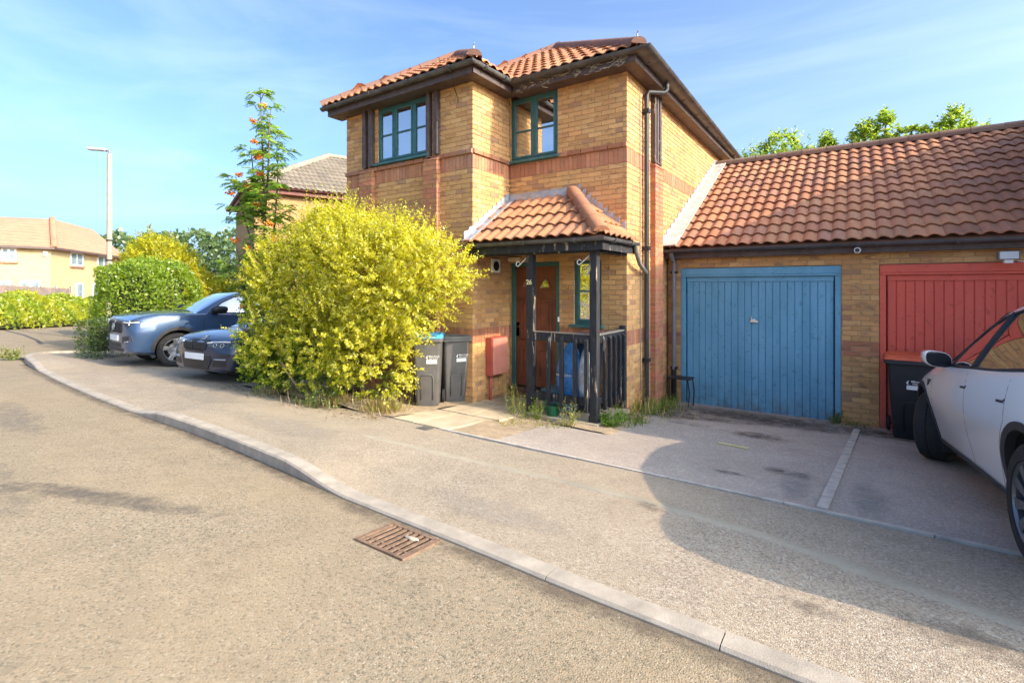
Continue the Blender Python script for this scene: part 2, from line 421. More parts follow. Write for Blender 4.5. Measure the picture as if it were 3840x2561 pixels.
# thin concrete edging between pavement and drives, and the divider between the two drives
M_EDGE = mat('edging_concrete', C3(0.45, 0.40, 0.34), 0.9, 0.25, 9, 0.4, 0, 120)
edging = structure(bpy.data.objects.new('drive_edging', None)); COL.objects.link(edging)
x = -4.05
while x < 2.6:
    ll = 0.9; m = MB(); x1 = x + ll - 0.006
    v = [(a, b, G(b) + 0.012) for a, b in ((x, 4.385), (x1, 4.385), (x1, 4.428), (x, 4.428))]
    m.add(v + [(a, b, c - 0.12) for a, b, c in v], [(0,1,2,3),(0,4,5,1),(1,5,6,2),(2,6,7,3),(3,7,4,0)]); m.build('edging_stone', M_EDGE, edging); x += ll
y = 4.45
while y < 8.4:
    ll = 0.9 if y > 4.6 else 0.32; y1 = min(y + ll - 0.012, 8.35); m = MB()
    xc = lambda yy: lerp(-0.205, 0.017, (yy-4.376)/(8.12-4.376))
    v = [(xc(b)+a, b, G(b) + 0.02 + 0.004*random.random()) for a, b in ((-0.038, y), (0.038, y), (0.038, y1), (-0.038, y1))]
    m.add(v + [(a, b, c - 0.12) for a, b, c in v], [(0,1,2,3),(0,4,5,1),(1,5,6,2),(2,6,7,3),(3,7,4,0)]); m.build('edging_stone', M_EDGE, edging); y += ll
# utility trench patch along the pavement
tp = [(-4.4, 3.60), (-3.4, 3.66), (-2.4, 3.72), (-1.42, 3.72), (-0.6, 3.65), (0.3, 3.46), (1.5, 3.2)]
m = MB(); pts = resample(tp, 0.12); 
for i, p in enumerate(pts):
    wv = 0.062 + 0.012*math.sin(i*0.9) + 0.02*sstep(-1.5, 0.5, p.x)
    for s, h_ in ((-1, -0.012), (-0.72, 0.004), (0.72, 0.004), (1, -0.012)): m.v.append((p.x, p.y + s*wv, pave_z(p.x, p.y + s*wv) + h_))
m.f = [(4*i+j, 4*i+4+j, 4*i+5+j, 4*i+1+j) for i in range(len(pts)-1) for j in range(3)]; m.t = [None]*len(m.f)
structure(m.build('pavement_patch', M_STRIP, smooth=True))
# dirt and stains on the ground: thin broken sheets
def stain(name, cx, cy, rx, ry, m, zf, rot=0, n=22):
    mb = MB(); vs = [(cx, cy, zf(cx, cy) + 0.005)]; rings = 5
    for j in range(1, rings+1):
        for k in range(n):
            t = 2*PI*k/n; a = rx*j/rings*math.cos(t); b = ry*j/rings*math.sin(t)
            x = cx + a*math.cos(rot) - b*math.sin(rot); y = cy + a*math.sin(rot) + b*math.cos(rot); vs.append((x, y, zf(x, y) + 0.005))
    fs = [(0, 1+k, 1+(k+1) % n) for k in range(n)] + [(1+(j-1)*n+k, 1+j*n+k, 1+j*n+(k+1) % n, 1+(j-1)*n+(k+1) % n) for j in range(1, rings) for k in range(n)]
    mb.add(vs, fs); me = mb.mesh(name, m, True)
    at = me.attributes.new('edge', 'FLOAT', 'POINT')
    at.data.foreach_set('value', [1.0] + [max(0, 1 - (j/rings)**2.2) for j in range(1, rings+1) for k in range(n)])
    return stuff(link(name, me))
dz = lambda x, y: G(y) + 0.004
M_ST1 = stainmat('dark_dirt', C3(0.060, 0.045, 0.032), 0.30); M_ST2 = stainmat('oil_stain', C3(0.035, 0.030, 0.027), 0.40); M_ST5 = stainmat('faint_dirt', C3(0.20, 0.165, 0.13), 0.42); M_ST3 = stainmat('pale_grit', C3(0.42, 0.39, 0.35), 0.36); M_ST4 = stainmat('road_scar', C3(0.15, 0.13, 0.115), 0.38)
stain('dirt_stain', -1.2, 8.2, 2.2, 0.75, M_ST1, dz); stain('dirt_stain', -2.3, 7.6, 0.9, 0.6, M_ST1, dz); stain('dirt_stain', 0.6, 8.3, 1.0, 0.5, M_ST1, dz)
stain('oil_stain', -0.55, 5.35, 0.35, 0.22, M_ST2, dz); stain('oil_stain', -1.0, 6.9, 0.7, 0.4, M_ST2, dz); stain('oil_stain', -0.95, 4.95, 0.30, 0.10, M_ST2, dz); stain('oil_stain', -1.6, 7.6, 0.7, 0.3, M_ST2, dz)
stain('grit_stain', -0.42, 5.0, 0.20, 0.75, M_ST3, dz); stain('grit_stain', 0.1, 5.0, 0.22, 0.85, M_ST3, dz); stain('grit_stain', -1.9, 7.0, 0.5, 0.25, M_ST3, dz)
stain('road_scar', -4.6, 1.35, 1.7, 0.22, M_ST4, lambda x, y: G(y) + ROAD_DZ, R(22)); stain('pavement_stain', -1.25, 3.62, 0.22, 0.14, M_ST5, pave_z); stain('pavement_stain', 0.45, 3.1, 0.5, 0.22, M_ST5, pave_z, R(-10)); stain('pavement_stain', -0.15, 2.95, 0.3, 0.12, M_ST5, pave_z)

# line of grit and dirt in the gutter along the kerb
mb = MB(); gp = [p for p in resample(KERB_PTS, 0.15) if p.x > -15]
vals = []
for i, p in enumerate(gp):
    d = (gp[min(i+1, len(gp)-1)] - gp[max(i-1, 0)]).normalized(); nrm = Vector((-d.y, d.x, 0))
    if nrm.y > 0: nrm = -nrm
    for t_, e_ in ((-0.01, 1.0), (0.05, 0.9), (0.14, 0.55), (0.26, 0.0)):
        q = p + nrm*t_; mb.v.append((q.x, q.y, G(q.y) + ROAD_DZ + 0.004)); vals.append(e_)
mb.f = [(4*i+j, 4*i+j+1, 4*i+5+j, 4*i+4+j) for i in range(len(gp)-1) for j in range(3)]; mb.t = [None]*len(mb.f)
me = mb.mesh('gutter_dirt', stainmat('gutter_grit', C3(0.17, 0.13, 0.095), 0.34), True); at = me.attributes.new('edge', 'FLOAT', 'POINT'); at.data.foreach_set('value', vals); stuff(link('gutter_dirt', me))
for (cx_, cy_, rx_, ry_, ro_) in ((-6.0, 0.9, 2.5, 0.35, 0), (-3.2, 0.2, 2.2, 0.5, 5), (-8.5, 1.6, 2.6, 0.4, -4), (-1.0, 1.2, 1.2, 0.4, 10)): stain('road_wear', cx_, cy_, rx_, ry_, stainmat('wheel_wear', C3(0.29, 0.255, 0.21), 0.42), lambda x, y: G(y) + ROAD_DZ, R(ro_))
for (cx_, cy_, rx_, ry_) in ((-5.5, 3.3, 1.6, 0.5), (-2.2, 2.95, 1.0, 0.3), (-8.0, 3.6, 1.5, 0.4)): stain('pavement_wear', cx_, cy_, rx_, ry_, stainmat('pale_wear', C3(0.50, 0.43, 0.34), 0.36), pave_z)
# ------------------------------------------------------------------ brickwork
BUFF = [(0.70,0.40,0.165), (0.67,0.375,0.15), (0.73,0.435,0.185), (0.68,0.38,0.155), (0.62,0.335,0.135), (0.70,0.405,0.17), (0.66,0.355,0.15), (0.50,0.275,0.145), (0.69,0.375,0.155), (0.66,0.37,0.15)]
REDB = [(0.54,0.235,0.125), (0.50,0.215,0.115), (0.57,0.26,0.14), (0.47,0.20,0.115)]
def sub_holes(a, b, holes):
    iv = [(a, b)]
    for h0, h1 in holes:
        nv = []
        for x0, x1 in iv:
            if h1 <= x0 or h0 >= x1: nv.append((x0, x1)); continue
            if h0 > x0: nv.append((x0, h0))
            if h1 < x1: nv.append((h1, x1))
        iv = nv
    return iv
class Wall:
    """vertical brick wall: origin O, along U, facing N (2D). s along U, z up."""
    def __init__(s, O, U, N, length, z0, z1, holes=(), red=(), soldier=(), ledge=(), phase=0.0, thick=0.24, vis=lambda s, z: True):
        s.O, s.U, s.N, s.len, s.z0, s.z1, s.holes, s.vis = Vector(O), Vector(U), Vector(N), length, z0, z1, list(holes), vis
        s.red, s.soldier, s.ledge, s.phase, s.thick = red, soldier, ledge, phase, thick
    def P(s, a, d, z): p = s.O + s.U*a + s.N*d; return Vector((p.x, p.y, z))
    def rot(s):
        m = Matrix.Identity(4); m[0][0], m[1][0] = s.U; m[0][1], m[1][1] = -s.N.x, -s.N.y
        return m
    def mortar(s, mb):
        S = sorted({0.012, s.len-0.012} | {h[i] for h in s.holes for i in (0, 1) if 0 < h[i] < s.len}); Z = sorted({s.z0, s.z1} | {h[i] for h in s.holes for i in (2, 3) if s.z0 < h[i] < s.z1})
        for a0, a1 in zip(S, S[1:]):
            for c0, c1 in zip(Z, Z[1:]):
                ca, cz = (a0+a1)/2, (c0+c1)/2
                if any(h[0] < ca < h[1] and h[2] < cz < h[3] for h in s.holes): continue
                m = s.rot(); m.translation = s.P(ca, -0.008 - s.thick/2, cz)
                mb.obox(m, a1-a0, s.thick, c1-c0)
    def bricks(s):
        out = []; z = math.floor(s.z0/0.075)*0.075; row = 0
        while z < s.z1 - 0.02:
            kind = 'b'; h = 0.075
            for a, b in s.soldier:
                if abs(z - a) < 0.02: kind = 's'; h = b - a
            for a, b in s.red:
                if a - 0.01 <= z < b - 0.01: kind = 'r'
            for a, b in s.ledge:
                if abs(z - a) < 0.02: kind = 'l'; h = b - a
            za, zb = z + 0.005, min(z + h - 0.005, s.z1); zc = (za+zb)/2
            pitch = 0.075 if kind == 's' else 0.225
            off = 0 if kind in 'sl' else (0.1125 if (round(z/0.075) % 2) else 0.0)
            hs = [(q[0], q[1]) for q in s.holes if q[2] < zc < q[3]]
            k = -2
            while k*pitch - off - s.phase < s.len:
                a0 = k*pitch - off - s.phase + 0.005; a1 = a0 + pitch - 0.01; k += 1
                a0, a1 = max(a0, 0), min(a1, s.len)
                if a1 - a0 < 0.02: continue
                for x0, x1 in sub_holes(a0, a1, hs):
                    if x1 - x0 < 0.018: continue
                    pal = REDB if kind in 'srl' else BUFF
                    c = random.choice(pal); f = random.uniform(0.86, 1.10); c = tuple(min(0.8, q*f) for q in c)
                    if kind == 'l': c = tuple(q*0.85 for q in c)
                    dd = 0.035 if kind == 'l' else random.uniform(-0.0015, 0.0015)
                    out.append((s, (x0+x1)/2, zc, round(x1-x0, 3), round(zb-za, 3), dd, c))
            z += h
        return out
BRICK_ME = {}
def brick_mesh(w, h):
    k = (w, h)
    if k not in BRICK_ME:
        b = 0.003; m = MB()
        w2, h2 = w/2, h/2       # outer face is at local y = -0.03 .. chamfered edge
        v = [(-w2, 0.03, -h2), (w2, 0.03, -h2), (w2, 0.03, h2), (-w2, 0.03, h2), (-w2, -0.03+b, -h2), (w2, -0.03+b, -h2), (w2, -0.03+b, h2), (-w2, -0.03+b, h2),
             (-w2+b, -0.03, -h2+b), (w2-b, -0.03, -h2+b), (w2-b, -0.03, h2-b), (-w2+b, -0.03, h2-b)]
        f = [(0,1,5,4),(1,2,6,5),(2,3,7,6),(3,0,4,7),(4,5,9,8),(5,6,10,9),(6,7,11,10),(7,4,8,11),(8,9,10,11),(3,2,1,0)]
        m.add(v, f); BRICK_ME[k] = m.mesh('brick', M_BR_O)
    return BRICK_ME[k]
def lay(walls, parent, limit):
    allb = [b for w in walls for b in w.bricks()]
    def size(b):
        w, a, z = b[0], b[1], b[2]; p = w.P(a, 0, z); d = max(1, cdist(p.x, p.y)); to = Vector((-p.x, -p.y)).normalized()
        return (b[3]*b[4]*max(0.02, w.N.dot(to))/d/d) * (1 if w.vis(a, z) else 0.001)
    allb.sort(key=size, reverse=True)
    J = MB()
    for i, (w, a, z, bw, bh, dd, c) in enumerate(allb):
        m = w.rot(); m.translation = w.P(a, dd - 0.03, z)
        if i < limit:
            o = bpy.data.objects.new('brick', brick_mesh(bw, bh)); COL.objects.link(o); o.parent = parent; o.matrix_parent_inverse = WM(parent).inverted()
            o.matrix_world = m; o.location = m.translation; o.rotation_euler = m.to_euler(); o.color = (*c, 1)
        else:
            me = brick_mesh(bw, bh); J.add([m @ v.co for v in me.vertices], [tuple(p.vertices) for p in me.polygons], c)
    if J.v: stuff(J.build('brickwork', M_BR_A, parent, fix=False))
    mm = MB()
    for w in walls: w.mortar(mm)
    mm.build('wall', M_MORTAR, parent)

# ------------------------------------------------------------------ roof tiles
TW, TG = 0.36, 0.357
def tile_mesh(m, w=TW, L=TG+0.07, n=12, amp=0.038):
    mb = MB(); v = []
    for j, (y, lift) in enumerate(((-0.02, 0.046), (L-0.02, 0.010))):
        for i in range(n+1):
            x = w*i/n; ph = 2*PI*x/(w/2); hh = amp*(0.5+0.5*math.sin(ph - 0.9 + 0.35*math.sin(ph)))
            v.append((x - w/2, y, hh + lift))
    for i in range(n+1): v.append((v[i][0], v[i][1], v[i][2] - 0.016))
    f = [(i, i+1, n+1+i+1, n+1+i) for i in range(n)] + [(i+1, i, 2*(n+1)+i, 2*(n+1)+i+1) for i in range(n)]
    mb.add(v, f); return mb.mesh('tile', m, True, False, 35)
TILE_O = tile_mesh(M_TI_O)
TILES = [(0.52,0.225,0.105), (0.48,0.205,0.10), (0.55,0.245,0.12), (0.45,0.19,0.095), (0.50,0.23,0.12), (0.42,0.19,0.105)]
def inpoly(x, y, P):
    c = False; j = len(P)-1
    for i in range(len(P)):
        if (P[i][1] > y) != (P[j][1] > y) and x < (P[j][0]-P[i][0])*(y-P[i][1])/(P[j][1]-P[i][1]) + P[i][0]: c = not c
        j = i
    return c
def roof_face(parent, poly3, e0, e1, single=True, dark=lambda s, t: 1.0, base=True, margin=0.02, limit=10**6, pal=TILES, mO=None, mA=None, thin=0.05, s0=0.0):
    """poly3: corners of the roof plane (3D); e0->e1 the eave, left to right seen from outside"""
    e0, e1 = Vector(e0), Vector(e1); U = (e1-e0).normalized()
    nrm = None
    for p in poly3:
        q = Vector(p) - e0; q = q - U*q.dot(U)
        if q.length > 0.2: V = q.normalized(); break
    N = U.cross(V)
    P2 = [((Vector(p)-e0).dot(U), (Vector(p)-e0).dot(V)) for p in poly3]
    if base:
        vs = [Vector(p) - N*0.004 for p in poly3]; k = len(vs)
        MB().add(vs + [p - N*thin for p in vs], [tuple(range(k)), tuple(range(k, 2*k))[::-1]] + [(i, k+i, k+(i+1) % k, (i+1) % k) for i in range(k)]).build('roof_deck', M_TILEBASE, parent)
    smax = max(p[0] for p in P2); tmax = max(p[1] for p in P2); smin = min(p[0] for p in P2)
    ang = Matrix((U, V, N)).transposed()
    J = MB(); cnt = 0; k_ = len(P2)
    area = sum(P2[i][0]*P2[(i+1) % k_][1] - P2[(i+1) % k_][0]*P2[i][1] for i in range(k_)); sgn = 1 if area > 0 else -1
    crs = [(P2[(i+1) % k_][0]-P2[i][0])*(P2[(i+2) % k_][1]-P2[(i+1) % k_][1]) - (P2[(i+1) % k_][1]-P2[i][1])*(P2[(i+2) % k_][0]-P2[(i+1) % k_][0]) for i in range(k_)]
    cvx = all(c*sgn > -1e-6 for c in crs)
    edges = [(P2[i], P2[(i+1) % k_]) for i in range(k_) if max(abs(P2[i][1]), abs(P2[(i+1) % k_][1])) > 0.01]
    for r in range(int(tmax/TG)+1):
        k = 0; s = smin + TW/2 + s0
        while s < smax + TW/2:
            t = r*TG + TG/2; clip = []
            if cvx:
                cs = [(s+a_, r*TG+b_) for a_ in (-TW/2, TW/2) for b_ in (0, TG+0.05)]; ok = t < tmax + margin + TG*0.3
                for (qa, qb) in edges:
                    nx, ny = -(qb[1]-qa[1]), qb[0]-qa[0]; ln = math.hypot(nx, ny); nx, ny = nx/ln*sgn, ny/ln*sgn
                    dd = [(x_-qa[0])*nx + (y_-qa[1])*ny for x_, y_ in cs]
                    if max(dd) < 0.03: ok = False
                    elif min(dd) < -0.01: clip.append((qa, (nx, ny)))
            else: ok = inpoly(s, t, P2) and (inpoly(s-TW/2+0.06, t, P2) or inpoly(s+TW/2-0.06, t, P2)) and t + TG*0.35 < tmax + margin
            if ok:
                p = e0 + U*s + V*(r*TG); rz = random.gauss(0, 0.004)
                m = (ang @ Matrix.Rotation(rz, 3, 'Z')).to_4x4(); m.translation = p + N*random.uniform(0, 0.004)
                c = random.choice(pal); f = random.uniform(0.88, 1.1)*dark(s, t); c = tuple(min(0.8, q*f) for q in c)
                tm = TILE_O
                if clip:
                    bm = bmesh.new(); bm.from_mesh(TILE_O); li = (ang @ Matrix.Rotation(rz, 3, 'Z')).inverted()
                    for (qa, nn_) in clip:
                        co = li @ ((e0 + U*qa[0] + V*qa[1]) - m.translation); no = li @ (U*nn_[0] + V*nn_[1]); bmesh.ops.bisect_plane(bm, geom=bm.verts[:]+bm.edges[:]+bm.faces[:], plane_co=co, plane_no=no, clear_inner=True)
                    if len(bm.faces) < 2: bm.free(); s += TW; continue
                    tm = bpy.data.meshes.new('tile'); bm.to_mesh(tm); bm.free(); tm.materials.append(M_TI_O); tm.polygons.foreach_set('use_smooth', [True]*len(tm.polygons)); tm.set_sharp_from_angle(angle=R(35))
                if single and cnt < limit:
                    o = bpy.data.objects.new('tile', tm); COL.objects.link(o); o.parent = parent; o.matrix_parent_inverse = WM(parent).inverted()
                    o.location = m.translation; o.rotation_euler = m.to_euler(); o.color = (*c, 1)
                else: J.add([m @ v.co for v in tm.vertices], [tuple(q.vertices) for q in tm.polygons], c)
                cnt += 1
            s += TW
    if J.v:
        o = stuff(J.build('tiling', M_TI_A if mA is None else mA, parent, True, False)); 
def ridge_run(parent, a, b, r=0.11, name='ridge_tile', step=0.42, pal=((0.36,0.17,0.10), (0.40,0.19,0.11), (0.33,0.16,0.10)), flat=0.75):
    a, b = Vector(a), Vector(b); d = b-a; n = max(1, round(d.length/step)); X = d.normalized(); Y = Vector((0,0,1)).cross(X).normalized(); Z = X.cross(Y)
    for i in range(n):
        mb = MB(); vs = []
        for j, (t, rr) in enumerate(((i/n - 0.01, r*1.0), ((i+1)/n + 0.012, r*0.93))):
            c = a + d*t
            for k in range(9):
                th = PI*k/8; vs.append(c + Y*math.cos(th)*rr + Z*(math.sin(th)*rr*flat + 0.01))
        vs += [v - Z*0.05 for v in (vs[0], vs[8], vs[9], vs[17])]
        fs = [(k, k+1, 9+k+1, 9+k) for k in range(8)] + [tuple(range(9)), tuple(range(17, 8, -1)), (0, 9, 20, 18), (8, 19, 21, 17)]
        c = random.choice(pal); mb.add(vs, fs, c); o = mb.build(name, M_TI_A, parent, True, True, 40)
def gutter(parent, pts, r=0.058, m=None, brackets=0.9, drop_out=None):
    """half round gutter along pts (rim level at the points), with clips"""
    m = m or M_GUTTER; mb = MB(); P = [Vector(p) for p in pts]; n = 9; vs = []; fs = []
    for i, p in enumerate(P):
        d = (P[min(i+1, len(P)-1)] - P[max(i-1, 0)]).normalized(); s = Vector((d.y, -d.x, 0))
        if 0 < i < len(P)-1:
            d1 = (P[i]-P[i-1]).normalized(); s1 = Vector((d1.y, -d1.x, 0)); s = s / max(0.3, s.normalized().dot(s1)) ; 
        for rr in (r, r-0.006):
            for k in range(n):
                t = PI + PI*k/(n-1); vs.append(p + s*math.cos(t)*rr + Vector((0,0,1))*math.sin(t)*rr)
    for i in range(len(P)-1):
        o = i*2*n; q = (i+1)*2*n
        for k in range(n-1):
            fs.append((o+k, o+k+1, q+k+1, q+k)); fs.append((o+n+k+1, o+n+k, q+n+k, q+n+k+1))
        for k in (0, n-1): fs.append((o+k, q+k, q+n+k, o+n+k))
    for i in (0, len(P)-1): fs.append(tuple(i*2*n+k for k in range(n)))
    mb.add(vs, fs); g = mb.build('gutter', m, parent, True, False, 40)
    for a, b in zip(P, P[1:]):
        L_ = (b-a).length; k = int(L_/brackets)
        for j in range(k+1):
            t = (j+0.5)/(k+1); p = a.lerp(b, t); d = (b-a).normalized(); s = Vector((d.y, -d.x, 0)); c = MB()
            vs = [p + d*e + (s*math.cos(PI+PI*q/8) + Vector((0,0,1))*math.sin(PI+PI*q/8))*rr for e in (-0.022, 0.022) for rr in (r+0.012, r+0.001) for q in range(9)]
            fs = [(q, q+1, 18+q+1, 18+q) for q in range(8)] + [(q+1, q, 9+q, 9+q+1) for q in range(8)] + [(18+q, 18+q+1, 27+q+1, 27+q) for q in range(8)]
            c.add(vs, fs); c.build('gutter_clip', m, g)
    return g
def window(parent, x0, x1, z0, z1, y, cols, tr=None, sill=True, depth=0.07, name='window', open_col=0):
    """timber window facing -y. cols: mullion positions; frame, panes and sill"""
    m = MB(); f = 0.045
    m.box(x0, x1, y, y+depth, z0, z0+f).box(x0, x1, y, y+depth, z1-f, z1).box(x0, x0+f, y, y+depth, z0+f, z1-f).box(x1-f, x1, y, y+depth, z0+f, z1-f)
    xs = [x0] + list(cols) + [x1]
    for c in cols: m.box(c-0.024, c+0.024, y-0.004, y+depth-0.004, z0+f, z1-f)
    w = m.build(name, M_TEAL, parent, bevel=0.005)
    for i, (a, b) in enumerate(zip(xs, xs[1:])):
        a2 = a + (f if i == 0 else 0.024); b2 = b - (f if i == len(xs)-2 else 0.024)
        s = 0.036; q = MB(); yy = y - 0.012
        q.box(a2, b2, yy, yy+0.05, z0+f, z0+f+s).box(a2, b2, yy, yy+0.05, z1-f-s, z1-f).box(a2, a2+s, yy, yy+0.05, z0+f+s, z1-f-s).box(b2-s, b2, yy, yy+0.05, z0+f+s, z1-f-s)
        if tr: q.box(a2+s, b2-s, yy+0.004, yy+0.046, tr-0.014, tr+0.014)
        q.build('casement', M_TEAL, w, bevel=0.004)
        for (c0, c1) in (((z0+f+s, tr-0.014), (tr+0.014, z1-f-s)) if tr else ((z0+f+s, z1-f-s),)):
            MB().box(a2+s, b2-s, yy+0.022, yy+0.028, c0, c1).build('pane', M_GLASS, w)
    if sill: MB().box(x0-0.05, x1+0.05, y-0.10, y+0.05, z0-0.045, z0-0.002).build('sill', M_TEAL, w, bevel=0.006)
    return w

# ------------------------------------------------------------------ the house
XL, XR_, XS = -7.88, -4.84, -2.75
YB, YR, YG = 6.0, 7.0, 8.9
ZT = 5.15
house = thing('brick_house', 'two storey yellow brick house with teal windows, brown door and projecting left bay', 'house', (-5.3, 6.0, 0))
SB, LB = [(1.125, 1.35), (3.825, 4.05)], [(4.05, 4.125)]
wB = Wall((XL, YB), (1, 0), (0, -1), XR_-XL, -0.1, ZT+0.1, [(XL*-1-7.0, XL*-1-5.76, 4.13, 5.3)], soldier=SB, ledge=LB, vis=lambda s, z: z > (3.4 if s < 1.6 else 2.9) or s > 2.85)
wB.holes = [(0.88, 2.12, 4.13, 5.3)]
wRt = Wall((XR_, YB), (0, 1), (1, 0), YR-YB, -0.1, ZT+0.1, soldier=SB, ledge=LB)
wRc = Wall((XR_, YR), (1, 0), (0, -1), XS-XR_, -0.1, ZT+0.1, [(0.03, 0.93, 4.06, 5.3), (0.028, 0.96, 0.30, 2.41), (1.22, 1.68, 1.37, 2.43)], soldier=SB, ledge=LB)
wS = Wall((XS, YR), (0, 1), (1, 0), 9.2, -0.3, ZT+0.1, soldier=SB, ledge=[], vis=lambda s, z: s < 2.1)
wL = Wall((XL, 16.2), (0, -1), (-1, 0), 10.2, -0.6, ZT+0.1, vis=lambda s, z: False)
lay([wB, wRt, wRc, wS], house, 300)
mm = MB(); wL.mortar(mm); mm.box(XL, XS, 16.0, 16.2, -0.6, ZT+0.1); mm.build('rear_wall', M_MORTAR, house)
# rooms behind the windows
M_ROOM = mat('room_plaster', C3(0.62, 0.58, 0.52), 0.9, 0.05)
mm = MB(); mm.box(XL+0.26, XS-0.26, 10.2, 10.25, 0.1, ZT).box(XL+0.26, XS-0.26, YR+0.3, 10.2, 2.6, 2.75).box(XL+0.26, XR_-0.25, YB+0.3, YR+0.3, 2.6, 2.75).box(XL+0.26, XS-0.26, YR+0.3, 16, ZT+0.0, ZT+0.05).box(XL+0.26, XR_-0.25, YB+0.3, YR+0.3, ZT+0.0, ZT+0.05).box(XL+0.26, XS-0.26, YR+0.3, 16, 0.0, 0.05).box(-4.9, -4.84, 7.25, 10.2, 2.75, ZT)
mm.build('interior', M_ROOM, house)
# pilasters with red brick and the twin timber posts above them
def pilaster(wall_pt, U, N, width, proj, z0, z1):
    out = []
    front = Wall(wall_pt + N*proj, U, N, width, z0, z1, thick=0.05); front.red = [(z0, z1)]
    a = Wall(wall_pt, -N if False else N, Vector((-U.x, -U.y)), proj, z0, z1, thick=0.05); a.red = [(z0, z1)]
    b = Wall(wall_pt + U*width, N, U, proj, z0, z1, thick=0.05); b.red = [(z0, z1)]
    return [front, a, b]
pil = []
X1, Y1 = Vector((1, 0)), Vector((0, 1))
for x0, w in ((-7.41, 0.33), (-5.81, 0.30)): pil.append((Vector((x0, YB)), X1, -Y1, w, 0.085, -0.1, 4.04))
pil.append((Vector((XS, 8.02)), Y1, X1, 0.39, 0.085, -0.2, 3.96))
J = MB(); core = MB()
for (p, U, N, w, pr, z0, z1) in pil:
    c = p + U*w/2 + N*(pr/2 - 0.004); m = Matrix.Identity(4); m[0][0], m[1][0] = U; m[0][1], m[1][1] = -N.x, -N.y; m.translation = (c.x, c.y, (z0+z1)/2); core.obox(m, w-0.016, pr-0.008, z1-z0)
    k = 0; z = z0
    while z < z1 - 0.03:
        for s0, s1 in (((0, 0.215), (0.225, w)) if k % 2 else ((0, w-0.215-0.01), (w-0.215, w))):
            cc = p + U*(s0+s1)/2 + N*(pr/2); m2 = m.copy(); m2.translation = (cc.x, cc.y, z + 0.0375)
            c = tuple(min(0.8, q*random.uniform(0.9, 1.15)) for q in random.choice(REDB)); J.obox(m2, s1-s0, pr, 0.065, c)
        z += 0.075; k += 1
stuff(core.build('pilaster_core', M_MORTAR, house)); stuff(J.build('pilaster_brickwork', M_BR_A, house))
cap = MB()
for (p, U, N, w, pr, z0, z1) in pil:
    a = p - U*0.01; b = p + U*(w+0.01); n = N*(pr+0.012)
    v = [(a.x, a.y, z1), (b.x, b.y, z1), (b.x+n.x, b.y+n.y, z1), (a.x+n.x, a.y+n.y, z1), (a.x, a.y, z1+0.075), (b.x, b.y, z1+0.075)]
    MB().add(v, [(0,1,2,3), (3,2,5,4), (0,3,4), (1,5,2), (0,4,5,1)], random.choice(REDB)).build('pilaster_cap', M_BR_A, house)
def post(x0, x1, y0, y1, z0, z1): return MB().box(x0, x1, y0, y1, z0, z1).build('timber_post', M_FASCIA, house, bevel=0.006)
for x0, x1 in ((-7.345, -7.265), (-7.185, -7.085), (-5.765, -5.69), (-5.60, -5.515)): post(x0, x1, YB-0.075, YB+0.02, 4.13 if x0 < -7 or x0 > -5.7 else 4.09, ZT+0.02)
for y0, y1 in ((8.04, 8.11), (8.16, 8.24), (8.30, 8.385)): post(XS-0.02, XS+0.075, y0, y1, 4.02, ZT+0.02)
# windows and door
window(house, -7.0, -5.76, 4.175, 5.15, YB+0.02, [-6.588, -6.13], 4.66)
window(house, -4.81, -3.912, 4.105, 5.15, YR+0.02, [-4.365], 4.598)
window(house, -3.62, -3.165, 1.415, 2.43, YR+0.03, [], 1.93)
# curtain strips seen behind the upper panes
MB().box(-4.74, -4.70, YR+0.3, YR+0.5, 4.1, 5.0).build('curtain', M_WHITE, house); MB().box(-7.0, -6.9, YB+0.25, YB+0.27, 4.15, 5.0).build('curtain', M_WHITE, house)
dr = MB(); dr.box(-4.812, -4.735, YR+0.01, YR+0.10, 0.33, 2.405).box(-3.945, -3.882, YR+0.01, YR+0.10, 0.33, 2.405).box(-4.735, -3.945, YR+0.012, YR+0.098, 2.335, 2.404)
dframe = dr.build('door_frame', M_TEAL, house, bevel=0.005)
dl = MB(); dl.box(-4.732, -3.948, YR+0.045, YR+0.085, 0.345, 2.332)
door = dl.build('door', M_DOOR, house)
def panel(x0, x1, z0, z1):
    y = YR+0.045; q = MB()
    for a, b, c, d, e in ((x0, x1, z0, z1, 0.014),):
        t = 0.032
        q.box(a, b, y-0.018, y, c, c+t).box(a, b, y-0.018, y, d-t, d).box(a, a+t, y-0.018, y, c+t, d-t).box(b-t, b, y-0.018, y, c+t, d-t)
        q.box(a+0.05, b-0.05, y-0.008, y, c+0.05, d-0.05)
    q.build('door_panel', M_DOOR, door, bevel=0.004)
for x0, x1 in ((-4.64, -4.38), (-4.30, -4.04)):
    panel(x0, x1, 0.50, 0.98); panel(x0, x1, 1.12, 1.80)
fan_c = (-4.34, 1.93)
for k, (a0, a1) in enumerate(((8, 52), (128, 172))):
    for rr, nm, mt, dy in ((0.30, 'fanlight_frame', M_DOOR, 0.014), (0.265, 'fanlight', M_GLASS, 0.018)):
        ex = 0 if nm != 'fanlight' else 5
        pts = [(fan_c[0] + 0.05*math.cos(R((a0+a1)/2)) + (0.0 if nm != 'fanlight' else 0.03*math.cos(R((a0+a1)/2))), fan_c[1] + 0.05*math.sin(R((a0+a1)/2)) + (0.02 if nm == 'fanlight' else 0))]
        pts += [(fan_c[0] + rr*math.cos(R(lerp(a0+ex, a1-ex, t/6))), fan_c[1] + rr*math.sin(R(lerp(a0+ex, a1-ex, t/6)))) for t in range(7)]
        MB().prism(pts, 'y', YR+0.045-dy, YR+0.046).build(nm, mt, door)
